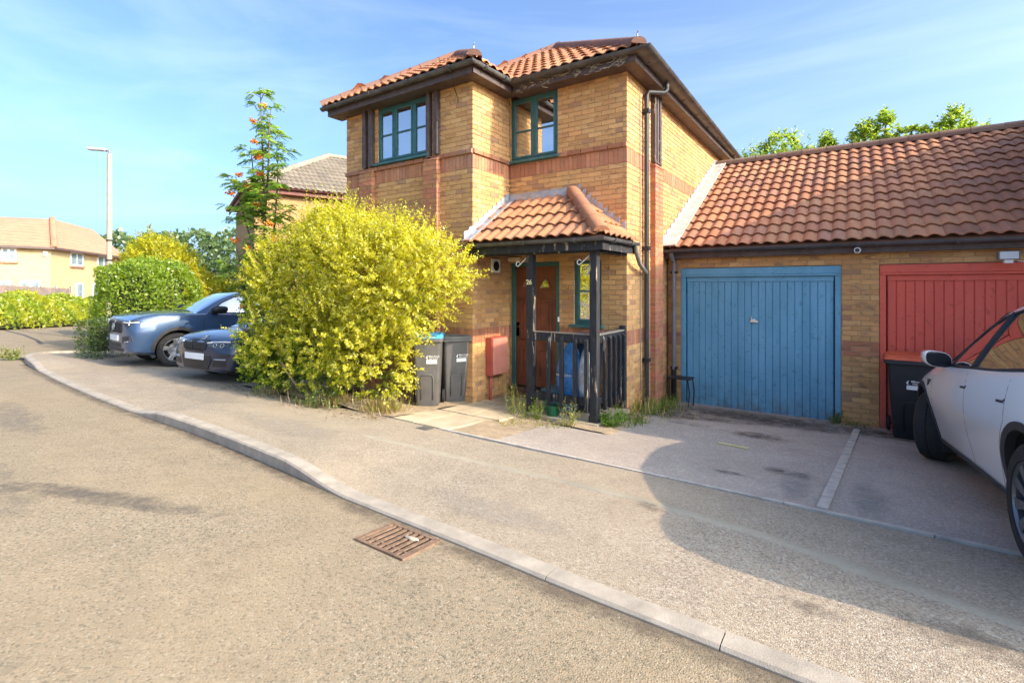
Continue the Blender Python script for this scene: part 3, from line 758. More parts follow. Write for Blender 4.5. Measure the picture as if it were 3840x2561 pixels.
hd = MB(); hd.box(-4.715, -4.675, YR+0.028, YR+0.045, 1.17, 1.40).tube([(-4.695, YR+0.03, 1.33), (-4.695, YR-0.02, 1.33), (-4.585, YR-0.022, 1.325)], 0.010).build('handle', M_CHROME, door)
hd.build('handle', M_CHROME, door)
MB().box(-4.85, -3.85, YR-0.09, YR+0.02, 0.255, 0.325).build('door_step', mat('brown_tile_step', C3(0.10, 0.045, 0.03), 0.6, 0.3), house, bevel=0.008)
MB().box(-3.895, -3.872, YR-0.035, YR-0.01, 1.44, 1.52).build('doorbell', M_WHITE, house, bevel=0.006)
lt = MB().box(-4.83, -4.60, YR-0.085, YR-0.005, 2.425, 2.49).build('porch_light', mat('lamp_cover', C3(0.75, 0.66, 0.48), 0.4, 0.05), house, bevel=0.012)
vt = MB(); vt.box(XR_+0.001, XR_+0.03, 6.455, 6.69, 2.225, 2.45); vent = vt.build('wall_vent', M_WHITE, house, bevel=0.008)
MB().lathe([(0.0, XR_+0.034), (0.075, XR_+0.034), (0.08, XR_+0.030)], 6.575, 2.335, 18, 'x').build('vent_opening', M_DARK, vent)
# eaves
EL, ER, EF, EB, EBR = -8.13, -2.47, 6.68, 5.68, -4.56
ZE, TP = 5.30, 0.65
def boards(pts, z0, z1, name, m, th=0.025):
    for a, b in zip(pts, pts[1:]):
        MB().bar((a[0], a[1], (z0+z1)/2), (b[0], b[1], (z0+z1)/2), th, z1-z0).build(name, m, house)
ev = [(EL+0.05, 16.4), (EL+0.05, EB+0.05), (EBR-0.05, EB+0.05), (EBR-0.05, EF+0.05), (ER-0.05, EF+0.05), (ER-0.05, 16.4)]
for a, b, c, d in (((EL+0.06, EB+0.063), (EBR-0.063, EB+0.063), 0, 0), ((EBR-0.063, EB+0.05), (EBR-0.063, EF+0.04), 0, 0), ((EBR-0.04, EF+0.063), (ER-0.063, EF+0.063), 0, 0), ((ER-0.063, EF+0.05), (ER-0.063, 16.4), 0, 0)):
    MB().bar((a[0], a[1], 5.205), (b[0], b[1], 5.205), 0.026, 0.115).build('fascia', M_FASCIA, house)
MB().box(EL+0.05, EBR-0.08, EB+0.08, YB+0.05, 5.152, 5.168).box(EBR-0.6, EBR-0.08, YB+0.05, EF+0.2, 5.152, 5.168).box(EBR-0.08, ER-0.08, EF+0.08, YR+0.05, 5.152, 5.167).box(XS-0.05, ER-0.08, YR+0.05, 16.3, 5.152, 5.167).build('soffit', M_FASCIA, house)
GZ = 5.295
gutter(house, [(EL-0.02, EB-0.01, GZ), (EBR+0.01, EB-0.01, GZ), (EBR+0.01, EF-0.01, GZ), (ER+0.01, EF-0.01, GZ), (ER+0.01, 16.4, GZ)])
def rz(d): return ZE + TP*d
AP = (-5.30, EF + (ER+5.30)*-1*-1, 0)
xr = (EL+ER)/2; hw = (ER-EL)/2; xb = (EL+EBR)/2; hb = (EBR-EL)/2
yA = EF+hw; zA = rz(hw); zB = rz(hb)
roof = house
dk = lambda s, t: 0.8 + 0.2*min(1, t/0.6)
roof_face(house, [(EBR, EF, ZE), (ER, EF, ZE), (xr, yA, zA), (xb, EF+hb, zB)], (EBR, EF, ZE), (ER, EF, ZE), s0=-0.2)
roof_face(house, [(EL, EB, ZE), (EBR, EB, ZE), (xb, EB+hb, zB)], (EL, EB, ZE), (EBR, EB, ZE))
roof_face(house, [(EBR, EB, ZE), (EBR, EF, ZE), (xb, EF+hb, zB), (xb, EB+hb, zB)], (EBR, EB, ZE), (EBR, EF, ZE), single=False)
roof_face(house, [(ER, EF, ZE), (ER, 16.4, ZE), (xr, 16.4-hw, zA), (xr, yA, zA)], (ER, EF, ZE), (ER, 16.4, ZE), single=False)
roof_face(house, [(EL, 16.4, ZE), (EL, EB, ZE), (xb, EB+hb, zB), (xb, EF+hb, zB), (xr, yA, zA), (xr, 16.4-hw, zA)], (EL, 16.4, ZE), (EL, EB, ZE), single=False)
roof_face(house, [(ER, 16.4, ZE), (EL, 16.4, ZE), (xr, 16.4-hw, zA)], (ER, 16.4, ZE), (EL, 16.4, ZE), single=False)
up = Vector((0, 0, 0.05))
for a, b in (((EBR, EB, ZE), (xb, EB+hb, zB)), ((EL, EB, ZE), (xb, EB+hb, zB)), ((ER, EF, ZE), (xr, yA, zA)), ((xb, EB+hb, zB), (xb, EF+hb, zB)), ((xb, EF+hb, zB), (xr, yA, zA)), ((xr, yA, zA), (xr, 16.4-hw, zA)), ((ER, 16.4, ZE), (xr, 16.4-hw, zA))):
    ridge_run(house, Vector(a)+up, Vector(b)+up, 0.115, 'hip_tile', pal=((0.24,0.13,0.10), (0.30,0.15,0.10), (0.27,0.15,0.11)))
for x, y in ((EBR, EB), (ER, EF)):   # hip irons standing at the two front corners
    MB().tube([(x-0.12, y+0.12, ZE+0.02), (x-0.01, y+0.01, ZE+0.06), (x-0.01, y+0.01, ZE+0.20), (x+0.015, y-0.01, ZE+0.23)], 0.010, 6).build('hip_iron', M_LEAD, house)
# side downpipe with swan neck
dp = MB(); px_, py_ = XS+0.06, 7.67
dp.tube([(ER+0.01, 7.95, GZ-0.05), (ER+0.01, 7.95, GZ-0.17), (ER-0.03, 7.93, GZ-0.22), (px_+0.02, py_+0.03, 5.06), (px_, py_, 4.99), (px_, py_, 0.02)], 0.037, 10)
pipe = dp.build('downpipe', mat('downpipe_black', C3(0.035, 0.034, 0.036), 0.5, 0.4, 5), house, True, True, 50)
for z in (4.75, 2.6, 0.85): MB().box(XS+0.001, px_+0.048, py_-0.05, py_+0.05, z-0.03, z+0.03).build('pipe_clip', M_BLACK, pipe)
# cable with cobweb along the side wall
MB().tube([(XS+0.012, 7.52, 5.0), (XS+0.012, 7.525, 3.2), (XS+0.012, 7.52, 1.6), (XS+0.012, 7.53, 0.4)], 0.007, 6).build('cable', M_GREYPIPE, house)
MB().tube([(-5.02, EB+0.02, 5.28), (-5.03, EB+0.05, 5.1), (-5.12, YB-0.02, 4.95), (-5.13, YB-0.01, 4.88)], 0.006, 6).build('cable', M_BLACK, house)

q = MB()
for k in range(46):      # straw and cobweb caught under the eaves
    x = random.uniform(-4.5, -2.6); y = EF + 0.04; z = random.uniform(5.15, 5.28); p = [Vector((x, y, z))]
    for j in range(3): p.append(p[-1] + Vector((random.uniform(-.09, .09), random.uniform(-.02, .01), random.uniform(-.05, .03))))
    q.tube(p, 0.0035, 4)
for k in range(14):
    y = random.uniform(7.9, 8.5); z = random.uniform(4.0, 5.1); p = [Vector((XS+0.085, y, z))]
    for j in range(3): p.append(p[-1] + Vector((random.uniform(0, .01), random.uniform(-.06, .06), random.uniform(-.06, .06))))
    q.tube(p, 0.0025, 4)
stuff(q.build('straw', mat('pale_straw', C3(0.46, 0.40, 0.30), 0.95, 0.2), house))
# ------------------------------------------------------------------ the porch
porch = thing('porch', 'black timber porch with red tiled lean-to roof and railing at the brown door', 'porch', (-3.8, 6.0, 0.25))
PF, PZ = 5.80, 2.635
for x in (-3.78, -2.80): 
    o = MB().box(x-0.052, x+0.052, 5.95, 6.052, 0.24, 2.45).build('post', M_BLACKTIM, porch, bevel=0.006)
MB().box(-2.862, -2.738, 5.94, 6.062, 0.17, 0.32).build('post_foot', M_BLACKTIM, porch, bevel=0.01)
MB().box(-4.835, -2.735, 5.935, 6.065, 2.45, 2.585).build('beam', M_BLACKTIM, porch, bevel=0.006)
MB().box(-2.86, -2.74, 6.066, 6.99, 2.452, 2.583).build('beam', M_BLACKTIM, porch, bevel=0.006)
MB().box(-4.835, -2.62, PF+0.05, PF+0.075, 2.47, 2.60).build('fascia', M_BLACKTIM, porch); MB().box(-2.645, -2.62, PF+0.076, 6.98, 2.47, 2.60).build('fascia', M_BLACKTIM, porch)
MB().box(-4.83, -2.65, PF+0.08, 6.985, 2.586, 2.60).build('ceiling_board', M_FASCIA, porch)
MB().box(-3.727, -2.853, 5.965, 6.03, 1.25, 1.365).build('rail', M_BLACKTIM, porch, bevel=0.006)
MB().box(-3.727, -2.853, 5.965, 6.03, 0.425, 0.53).build('rail', M_BLACKTIM, porch, bevel=0.006)
MB().box(-2.83, -2.77, 6.053, 6.93, 1.25, 1.355).build('rail', M_BLACKTIM, porch, bevel=0.006)
MB().box(-2.83, -2.77, 6.053, 6.93, 0.445, 0.53).build('rail', M_BLACKTIM, porch, bevel=0.006)
MB().box(-2.845, -2.755, 6.932, 6.995, 0.24, 1.43).build('half_post', M_BLACKTIM, porch, bevel=0.006)
def bal(x0, x1, y0, y1, slope_ax):
    m = MB(); zt, zb = 1.335, 0.36
    m.box(x0, x1, y0, y1, zb, zt); o = m.build('baluster', M_BLACKTIM, porch, bevel=0.004)
    # bevelled top: drop the two outer top corners
    me = o.data
    for v in me.vertices:
        if v.co.z > 1.3 and ((slope_ax == 'y' and abs(v.co.y - y0) < 1e-4) or (slope_ax == 'x' and abs(v.co.x - x1) < 1e-4)): v.co.z -= 0.045
for x in (-3.46, -3.257, -3.053, -2.888): bal(x-0.025, x+0.025, 5.915, 5.964, 'y')
for y in (6.20, 6.37, 6.54, 6.71, 6.87): bal(-2.769, -2.724, y-0.023, y+0.023, 'x')
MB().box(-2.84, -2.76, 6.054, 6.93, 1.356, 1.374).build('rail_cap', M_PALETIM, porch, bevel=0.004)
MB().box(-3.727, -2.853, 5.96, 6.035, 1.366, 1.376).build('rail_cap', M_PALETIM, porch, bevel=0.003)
# roof of the porch: front slope, hipped down to the right
ax_, ay_, az_ = -3.62, 7.0, PZ + 1.2*0.655
xe = -2.60
A0 = Vector((-4.84, PF, PZ)); A1 = Vector((xe, PF, PZ)); A2 = Vector((ax_, 6.99, az_)); A3 = Vector((-4.84, 6.99, az_))
roof_face(porch, [A0, A1, A2, A3], A0, A1)
roof_face(porch, [A1, (xe, 6.99, PZ), A2], A1, (xe, 6.99, PZ))
ridge_run(porch, A1 + Vector((-0.03, 0.03, 0.06)), A2 + Vector((0, -0.02, 0.07)), 0.105, 'hip_tile', step=0.42, pal=((0.42,0.19,0.10), (0.38,0.17,0.10)))
gutter(porch, [(-4.95, PF-0.01, PZ-0.01), (xe+0.02, PF-0.01, PZ-0.01), (xe+0.02, 6.95, PZ-0.01)], 0.05, brackets=0.8)
pp = MB(); pp.tube([(xe+0.02, 6.90, PZ-0.05), (xe+0.02, 6.92, PZ-0.13), (xe-0.03, 7.2, PZ-0.30), (XS+0.07, 7.62, PZ-0.42)], 0.034, 8); pp.build('downpipe', mat('pipe_beige', C3(0.22, 0.20, 0.17), 0.6, 0.3), porch, True, True, 50)
# lead: along the back wall, up the return wall with steps, down the right hip side with steps
fl = MB(); fl.box(-4.82, ax_-0.02, 6.955, 6.997, az_-0.05, az_+0.13); fl.build('flashing', M_LEAD, porch)
def stepped(ptA, ptB, off, height, normal_ax, steps, parent, th=0.012):
    m = MB(); ptA, ptB = Vector(ptA), Vector(ptB)
    for i in range(steps):
        a = ptA.lerp(ptB, i/steps); b = ptA.lerp(ptB, (i+1.02)/steps); top = max(a.z, b.z) + height
        if normal_ax == 'x': v = [(a.x+s, a.y, a.z) for s in (0, th)] + [(b.x+s, b.y, b.z) for s in (0, th)] + [(b.x+s, b.y, top) for s in (0, th)] + [(a.x+s, a.y, top - (0.5*abs(b.z-a.z))) for s in (0, th)]
        else: v = [(a.x, a.y-s, a.z) for s in (0, th)] + [(b.x, b.y-s, b.z) for s in (0, th)] + [(b.x, b.y-s, top) for s in (0, th)] + [(a.x, a.y-s, top - (0.5*abs(b.z-a.z))) for s in (0, th)]
        m.add(v, [(0,2,4,6), (1,7,5,3), (0,1,3,2), (2,3,5,4), (4,5,7,6), (6,7,1,0)])
    m.build('step_flashing', M_LEAD, parent)
stepped((XR_+0.001, PF-0.02, PZ+0.02), (XR_+0.001, 6.97, az_+0.02), 0, 0.13, 'x', 10, porch)
m = MB(); N_ = Vector((0, -0.548, 0.836)); q = [A0 + Vector((-0.02, -0.02, 0)) + N_*0.06, A0 + Vector((0.15, -0.02, 0)) + N_*0.07, A3 + Vector((0.15, 0, 0)) + N_*0.07, A3 + N_*0.06]
m.add(q + [v - N_*0.012 for v in q], [(0,1,2,3), (7,6,5,4), (0,4,5,1), (1,5,6,2), (2,6,7,3), (3,7,4,0)]); m.build('flashing', M_LEAD, porch)
stepped((ax_+0.02, 6.997, az_+0.05), (XS-0.02, 6.997, PZ+0.13), 0, 0.12, 'y', 9, porch)
q = MB(); q.tube([(ax_+0.03, 6.965, az_+0.02), (XS+0.1, 6.965, PZ+0.06)], 0.035, 6); q.build('flashing', M_LEAD, porch)
# basket brackets, number
def scroll(x, y, z, s=1):
    pts = [(x, y, z), (x-0.02*s, y-0.005, z-0.02)]
    pts = [(x - s*t*0.16, y, z - t*0.13) for t in (0, .33, .66, 1)] + [(x - s*(0.16 + 0.035*math.sin(a)), y, z - 0.13 + 0.03 - 0.035*math.cos(a) + 0.005) for a in (0.6, 1.4, 2.3, 3.2, 4.2)]
    MB().tube(pts, 0.008, 6).build('basket_bracket', M_WHITE, porch, True)
scroll(-3.832, 5.985, 2.42); scroll(-2.852, 5.985, 2.42)
MB().tube([(-2.853, 5.99, 2.27), (-2.89, 5.985, 2.25), (-2.90, 5.985, 2.20), (-2.87, 5.985, 2.18)], 0.006, 6).build('hook', M_WHITE, porch, True)
def text_mesh(s, size, depth=0.0015, bold=False):
    cu = bpy.data.curves.new('lettering', 'FONT'); cu.body = s; cu.size = size; cu.extrude = depth; cu.align_x = 'CENTER'; cu.align_y = 'CENTER'; cu.resolution_u = 3
    if bold: cu.offset = size*0.018
    o = bpy.data.objects.new('lettering', cu); COL.objects.link(o); dg = bpy.context.evaluated_depsgraph_get(); dg.update()
    me = bpy.data.meshes.new_from_object(o.evaluated_get(dg)); bpy.data.objects.remove(o); return me
def lettering(s, size, loc, rot, m, parent, name='lettering', bold=False):
    me = text_mesh(s, size, 0.0015, bold); me.materials.clear(); me.materials.append(m)
    o = bpy.data.objects.new(name, me); COL.objects.link(o); o.parent = parent; o.matrix_parent_inverse = WM(parent).inverted(); o.location = loc; o.rotation_euler = rot; return o
lettering('26', 0.095, (-3.782, 5.947, 2.06), (R(90), 0, 0), mat('cream_numerals', C3(0.75, 0.66, 0.42), 0.5, 0.05), porch, 'house_number', True)
# ------------------------------------------------------------------ the garages
garage = thing('garage_block', 'row of brick garages with blue and red up and over doors under pantile roof', 'garage', (0.2, 8.9, 0))
GXR = 3.25
gw = Wall((-2.735, YG), (1, 0), (0, -1), GXR+2.735, -0.3, 2.55, [(0.225, 2.575, -0.4, 2.32), (3.03, 5.38, -0.4, 2.32)], vis=lambda s, z: s < 4.6)
gw.red = [(0.975, 1.2)]
lay([gw], garage, 300)
mm = MB(); mm.box(-2.6, GXR, 16.6, 16.8, -0.8, 2.6).build('rear_wall', M_MORTAR, garage)
MB().prism([(8.95, -0.4), (16.7, -0.4), (16.7, 2.55), (12.7, 4.75), (8.95, 2.72)], 'x', GXR-0.10, GXR-0.01).build('end_wall', M_MORTAR, garage)
MB().box(-2.6, GXR, YG+0.4, 16.6, -0.35, -0.3).build('garage_floor', M_SLAB, garage)
def worn_paint(name, c, d, scr):
    t = NT(name); v = t.pos(); vz = t.pos((1, 1, 0.35))
    base = t.ramp(t.noise(vz, 3.5, 5, 0.6), [(0.25, d), (0.75, c)])
    n1 = t.noise(v, 14, 6, 0.72, 0.8)
    base = t.mix(t.ramp(n1, [(0.57, 0.0), (0.66, 0.65)]), base, tuple(x*0.5 for x in d[:3]) + (1,))
    n2 = t.noise(t.pos((5, 5, 1.3)), 5, 6, 0.75, 0.3)
    base = t.mix(t.ramp(n2, [(0.66, 0.0), (0.74, 0.35)]), base, scr)
    sx = t.n('ShaderNodeSeparateXYZ'); t.l(v, sx.inputs[0]); low = t.ramp(sx.outputs[2], [(0.0, 1.0), (0.42, 0.0)])
    spl = t.mix(1.0, low, t.ramp(t.noise(v, 8, 6, 0.7), [(0.35, 0.0), (0.6, 0.6)]), 'MULTIPLY'); base = t.mix(spl, base, C3(0.13, 0.11, 0.085))
    t.col(base); t.p(Roughness=0.55, Specular_IOR_Level=0.35); t.bump(n1, 0.004, 0.25); return t.m
M_BLUED = worn_paint('blue_door_paint', C3(0.19, 0.43, 0.60), C3(0.11, 0.31, 0.44), C3(0.42, 0.56, 0.64))
M_REDD = worn_paint('red_door_paint', C3(0.78, 0.14, 0.085), C3(0.66, 0.11, 0.07), C3(0.62, 0.24, 0.17))
def garage_door(x0, x1, m, lab, nm='garage_door'):
    """fixed frame, top rail, tilting leaf of vertical ribs"""
    y = YG
    fr = MB(); fr.box(x0, x0+0.075, y+0.005, y+0.09, -0.15, 2.20).box(x1-0.075, x1, y+0.005, y+0.09, -0.15, 2.20).box(x0, x1, y-0.002, y+0.085, 2.20, 2.312).box(x0+0.02, x1-0.02, y-0.012, y+0.02, 2.165, 2.198)
    f = fr.build('door_frame', m, garage, bevel=0.006)
    if lab: f['label'] = lab
    lf = MB(); a, b = x0+0.09, x1-0.09; zb = -0.03
    lf.box(a, b, y+0.062, y+0.075, zb, 2.19).box(a, b, y+0.03, y+0.06, 2.085, 2.16)
    d = lf.build(nm, m, garage)
    if lab: d['label'] = lab
    n = 21; w = (b-a)/n; me = None
    for i in range(n):
        if me is None:
            s = MB(); g = 0.006
            prof = [(0, 0.0), (g, 0.014), (w-g-0.004, 0.014), (w-0.004, 0.0)]
            v = [(px, -py, z) for z in (zb, 2.08) for px, py in prof]
            s.add(v, [(0,1,5,4), (1,2,6,5), (2,3,7,6), (4,5,6,7), (3,2,1,0)]); me = s.mesh('slat', m)
        o = bpy.data.objects.new('slat', me); COL.objects.link(o); o.parent = d; o.matrix_parent_inverse = WM(d).inverted(); o.location = (a + w*i + 0.002, y+0.062, 0.0)
    return d
bd = garage_door(-2.505, -0.165, M_BLUED, 'worn blue up and over door with central silver handle')
rd = garage_door(0.30, 2.64, M_REDD, 'plain red up and over door behind the white car')
h = MB(); h.lathe([(0.0, YG+0.02), (0.028, YG+0.022), (0.028, YG+0.049)], -1.345, 1.45, 14, 'y').bar((-1.40, YG+0.015, 1.44), (-1.28, YG+0.012, 1.435), 0.02, 0.03).bar((-1.38, YG+0.02, 1.44), (-1.38, YG+0.02, 1.52), 0.016, 0.012, (1,0,0))
h.build('handle', M_CHROME, bd)
MB().box(-2.42, -0.25, YG+0.0, YG+0.14, -0.075, -0.035).build('threshold', M_SLAB, garage)
EY, EZ, RY, RZ = 8.62, 2.64, 12.7, 4.86
MB().box(-2.74, GXR, 8.735, 8.76, 2.486, 2.60).build('fascia', M_FASCIA, garage); MB().box(-2.74, GXR, 8.762, 8.89, 2.487, 2.50).build('soffit', M_FASCIA, garage)
gutter(garage, [(-2.73, 8.66, 2.632), (GXR, 8.66, 2.612)], 0.055, mat('gutter_grey_plastic', C3(0.075, 0.07, 0.075), 0.4, 0.3), brackets=0.95)
dp = MB(); dp.tube([(-2.61, 8.66, 2.58), (-2.61, 8.70, 2.50), (-2.61, 8.82, 2.44), (-2.61, 8.83, 2.38), (-2.61, 8.83, 0.55)], 0.038, 10); gp = dp.build('downpipe', M_GREYPIPE, garage, True, True, 50)
MB().tube([(-2.61, 8.83, 0.56), (-2.61, 8.83, -0.04)], 0.045, 10).build('pipe_foot', M_BLACK, garage, True, True, 50)
for z in (2.25, 0.58): MB().box(-2.665, -2.555, 8.80, 8.885, z-0.02, z+0.02).build('pipe_clip', M_BLACK, gp)
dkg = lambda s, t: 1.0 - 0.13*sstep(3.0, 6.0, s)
GP = ((0.49,0.22,0.115), (0.45,0.20,0.11), (0.52,0.24,0.125), (0.42,0.19,0.11), (0.38,0.185,0.12), (0.46,0.225,0.125))
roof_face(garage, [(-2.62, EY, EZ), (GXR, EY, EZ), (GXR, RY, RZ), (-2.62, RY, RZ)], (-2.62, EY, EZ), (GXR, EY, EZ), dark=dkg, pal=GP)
roof_face(garage, [(GXR, 16.8, EZ), (-2.62, 16.8, EZ), (-2.62, RY, RZ), (GXR, RY, RZ)], (GXR, 16.8, EZ), (-2.62, 16.8, EZ), single=False, pal=GP)
ridge_run(garage, (-2.72, RY, RZ+0.05), (GXR, RY, RZ+0.05), 0.12, 'ridge_tile', 0.45, pal=((0.26,0.17,0.12), (0.30,0.18,0.12), (0.24,0.15,0.11), (0.28,0.19,0.14)))
q = Vector((0, -0.477, 0.879)); pts = [Vector((-2.745, EY-0.03, EZ)), Vector((-2.50, EY-0.03, EZ)), Vector((-2.50, RY-0.05, RZ)), Vector((-2.745, RY-0.05, RZ))]
M_LEADW = mat('lead_flashing_bleached', C3(0.55, 0.52, 0.48), 0.7, 0.2, 7, 0.3, 0.1)
m = MB(); t_ = [p + q*(0.085 if i in (1, 2) else 0.075) for i, p in enumerate(pts)]; m.add(t_ + [p - q*0.02 for p in t_], [(0,1,2,3), (7,6,5,4), (0,4,5,1), (1,5,6,2), (2,6,7,3), (3,7,4,0)]); m.build('flashing', M_LEADW, garage)
stepped((XS+0.002, EY, EZ+0.05), (XS+0.002, RY, RZ+0.05), 0, 0.12, 'x', 18, garage)
# neighbouring house beyond the garages (outside the picture on the right): its roof throws the shade on the garages
nh = thing('brick_house', 'mirrored brick house standing beyond the right hand end of the garages', 'house', (6.0, 7.0, 0))
m = MB(); m.box(3.26, 8.4, 7.0, 16.2, -0.8, 5.05).build('wall', mat('plain_brick', C3(0.46, 0.26, 0.10), 0.9, 0.2, 9), nh)
e0, e1, f0, f1 = 2.98, 8.68, 6.70, 16.5; xm = (e0+e1)/2; hh_ = (e1-e0)/2; zz = 5.3 + 0.65*hh_
m = MB(); m.add([(e0,f0,5.3), (e1,f0,5.3), (e1,f1,5.3), (e0,f1,5.3), (xm,f0+hh_,zz), (xm,f1-hh_,zz), (e0,f0,5.1), (e1,f0,5.1), (e1,f1,5.1), (e0,f1,5.1)], [(0,1,4), (1,2,5,4), (2,3,5), (3,0,4,5), (6,7,1,0), (7,8,2,1), (8,9,3,2), (9,6,0,3), (9,8,7,6)]).build('roof', mat('plain_clay_tile', C3(0.42, 0.16, 0.09), 0.85, 0.2, 9), nh)
for x in (3.9, 6.4): MB().box(x, x+1.1, 6.96, 7.05, 4.1, 5.0).build('window', M_TEAL, nh)
MB().box(4.0, 4.95, 6.96, 7.05, 0.1, 2.35).build('door', M_DOOR, nh)
# small things fixed to the garages
camr = thing('security_camera', 'small white bullet camera mounted under the garage gutter', 'camera', (0.02, 8.73, 2.50))
MB().lathe([(0.0, 8.60), (0.036, 8.602), (0.042, 8.62), (0.042, 8.70), (0.03, 8.715), (0.0, 8.716)], 0.035, 2.515, 16, 'y').build('camera_body', M_WHITE, camr, True, True, 40)
MB().lathe([(0.0, 8.596), (0.026, 8.596), (0.030, 8.603)], 0.035, 2.515, 14, 'y').build('lens', M_BLACK, camr); MB().box(0.01, 0.06, 8.70, 8.734, 2.50, 2.54).build('mount', M_WHITE, camr)
fl_ = thing('floodlight', 'grey floodlight with glass front fixed above the red garage door', 'light', (1.58, 8.72, 2.40))
MB().prism([(8.63, 2.335), (8.73, 2.35), (8.73, 2.425), (8.63, 2.445)], 'x', 1.49, 1.69).build('lamp_housing', mat('grey_metal', C3(0.14, 0.145, 0.15), 0.5, 0.2), fl_, bevel=0.008)
MB().box(1.505, 1.675, 8.620, 8.629, 2.345, 2.435).build('lamp_glass', mat('frosted_glass', C3(0.55, 0.58, 0.60), 0.25, 0.05), fl_)
MB().box(1.55, 1.63, 8.64, 8.72, 2.295, 2.334).tube([(1.68, 8.70, 2.32), (1.8, 8.74, 2.30), (2.1, 8.78, 2.27)], 0.006, 6).build('sensor', M_WHITE, fl_)
mb_ = thing('meter_box', 'pinkish red utility meter box on the sunny side wall by the door', 'meter box', (XR_, 6.5, 0.6))
MB().box(XR_+0.002, XR_+0.13, 6.32, 6.74, 0.585, 1.19).build('cabinet', mat('red_box', C3(0.42, 0.085, 0.06), 0.6, 0.15), mb_, bevel=0.008)
MB().box(XR_+0.131, XR_+0.15, 6.335, 6.725, 0.60, 1.175).build('door', mat('pink_box_door', C3(0.60, 0.23, 0.17), 0.6, 0.1), mb_, bevel=0.008)
MB().tube([(XR_+0.06, 6.38, 0.59), (XR_+0.06, 6.38, 0.36), (XR_+0.055, 6.37, 0.1)], 0.022, 8).build('pipe', mat('red_box', C3(0.42, 0.085, 0.06)), mb_, True)
# black plastic stool leaning by the garage pipe
st = thing('stool', 'small black folding stool standing by the garage downpipe', 'stool', (-2.40, 8.55, 0.03))
gz = G(8.55)
MB().prism([(-2.60, 8.42), (-2.24, 8.42), (-2.22, 8.68), (-2.58, 8.68)], 'z', gz+0.45, gz+0.475).build('seat', M_BLACK, st, bevel=0.006)
for x, y in ((-2.57, 8.44), (-2.27, 8.44), (-2.25, 8.66), (-2.55, 8.66)):
    MB().tube([(x, y, gz+0.45), (x+(0.03 if x > -2.4 else -0.0), y, gz+0.25), (x+(0.015 if x > -2.4 else 0.02), y-0.01, gz)], 0.011, 6).build('leg', M_BLACK, st)
# ------------------------------------------------------------------ vehicles
from mathutils.bvhtree import BVHTree
def paint(name, c, metal=0.0, rough=0.35, flake=0.12):
    t = NT(name); v = t.pos()
    t.col(t.ramp(t.noise(v, 2.5, 3), [(0.3, tuple(x*(1-flake) for x in c[:3]) + (1,)), (0.7, tuple(min(1, x*(1+flake)) for x in c[:3]) + (1,))]))
    t.p(Roughness=rough, Metallic=metal, Coat_Weight=1.0, Coat_Roughness=0.06); return t.m
M_TYRE = mat('tyre_rubber', C3(0.018, 0.018, 0.018), 0.85, 0.3, 30, 0.4, 0, 90)
M_TRIM = mat('black_trim', C3(0.014, 0.014, 0.016), 0.45, 0.2)
M_CLAD = mat('grey_black_cladding', C3(0.030, 0.030, 0.032), 0.65, 0.2)
M_PLATE = mat('blank_plate', C3(0.72, 0.74, 0.76), 0.4, 0.04)
M_LENS = mat('headlamp_lens', C3(0.55, 0.58, 0.60), 0.12, 0.15, 20, 0, 0.4, 60, 1)
M_LENSD = mat('headlamp_dark', C3(0.05, 0.055, 0.06), 0.15, 0.3, 20, 0, 0.3, 60, 1)
M_SEAT = mat('seat_black', C3(0.02, 0.02, 0.022), 0.8, 0.2)
M_SILVER = mat('silver_wheel', C3(0.50, 0.50, 0.52), 0.35, 0.1, 5, 0, 0.8)
M_DKWHEEL = mat('dark_grey_wheel', C3(0.10, 0.10, 0.105), 0.4, 0.15, 5, 0, 0.6)
M_LINER = mat('wheel_arch_liner', C3(0.012, 0.012, 0.012), 0.95, 0.1)
def cspl(xs, ys, q):
    """monotone-ish smooth interpolation of a table"""
    xs, ys = np.array(xs, float), np.array(ys, float); h = np.diff(xs); d = np.diff(ys)/h
    m = np.zeros(len(xs)); m[1:-1] = np.where(d[:-1]*d[1:] > 0, 2*d[:-1]*d[1:]/(d[:-1]+d[1:]+1e-12), 0); m[0], m[-1] = d[0], d[-1]
    q = np.atleast_1d(q); i = np.clip(np.searchsorted(xs, q) - 1, 0, len(xs)-2); t = (q - xs[i])/h[i]
    return (2*t**3-3*t**2+1)*ys[i] + (t**3-2*t**2+t)*h[i]*m[i] + (-2*t**3+3*t**2)*ys[i+1] + (t**3-t**2)*h[i]*m[i+1]
def catmull(P, n):
    P = [np.array(p, float) for p in P]; out = []
    for i in range(len(P)-1):
        p0, p1, p2, p3 = P[max(i-1, 0)], P[i], P[i+1], P[min(i+2, len(P)-1)]
        for k in range(n):
            t = k/n; out.append(0.5*((2*p1) + (p2-p0)*t + (2*p0-5*p1+4*p2-p3)*t*t + (-p0+3*p1-3*p2+p3)*t**3))
    out.append(P[-1]); return out
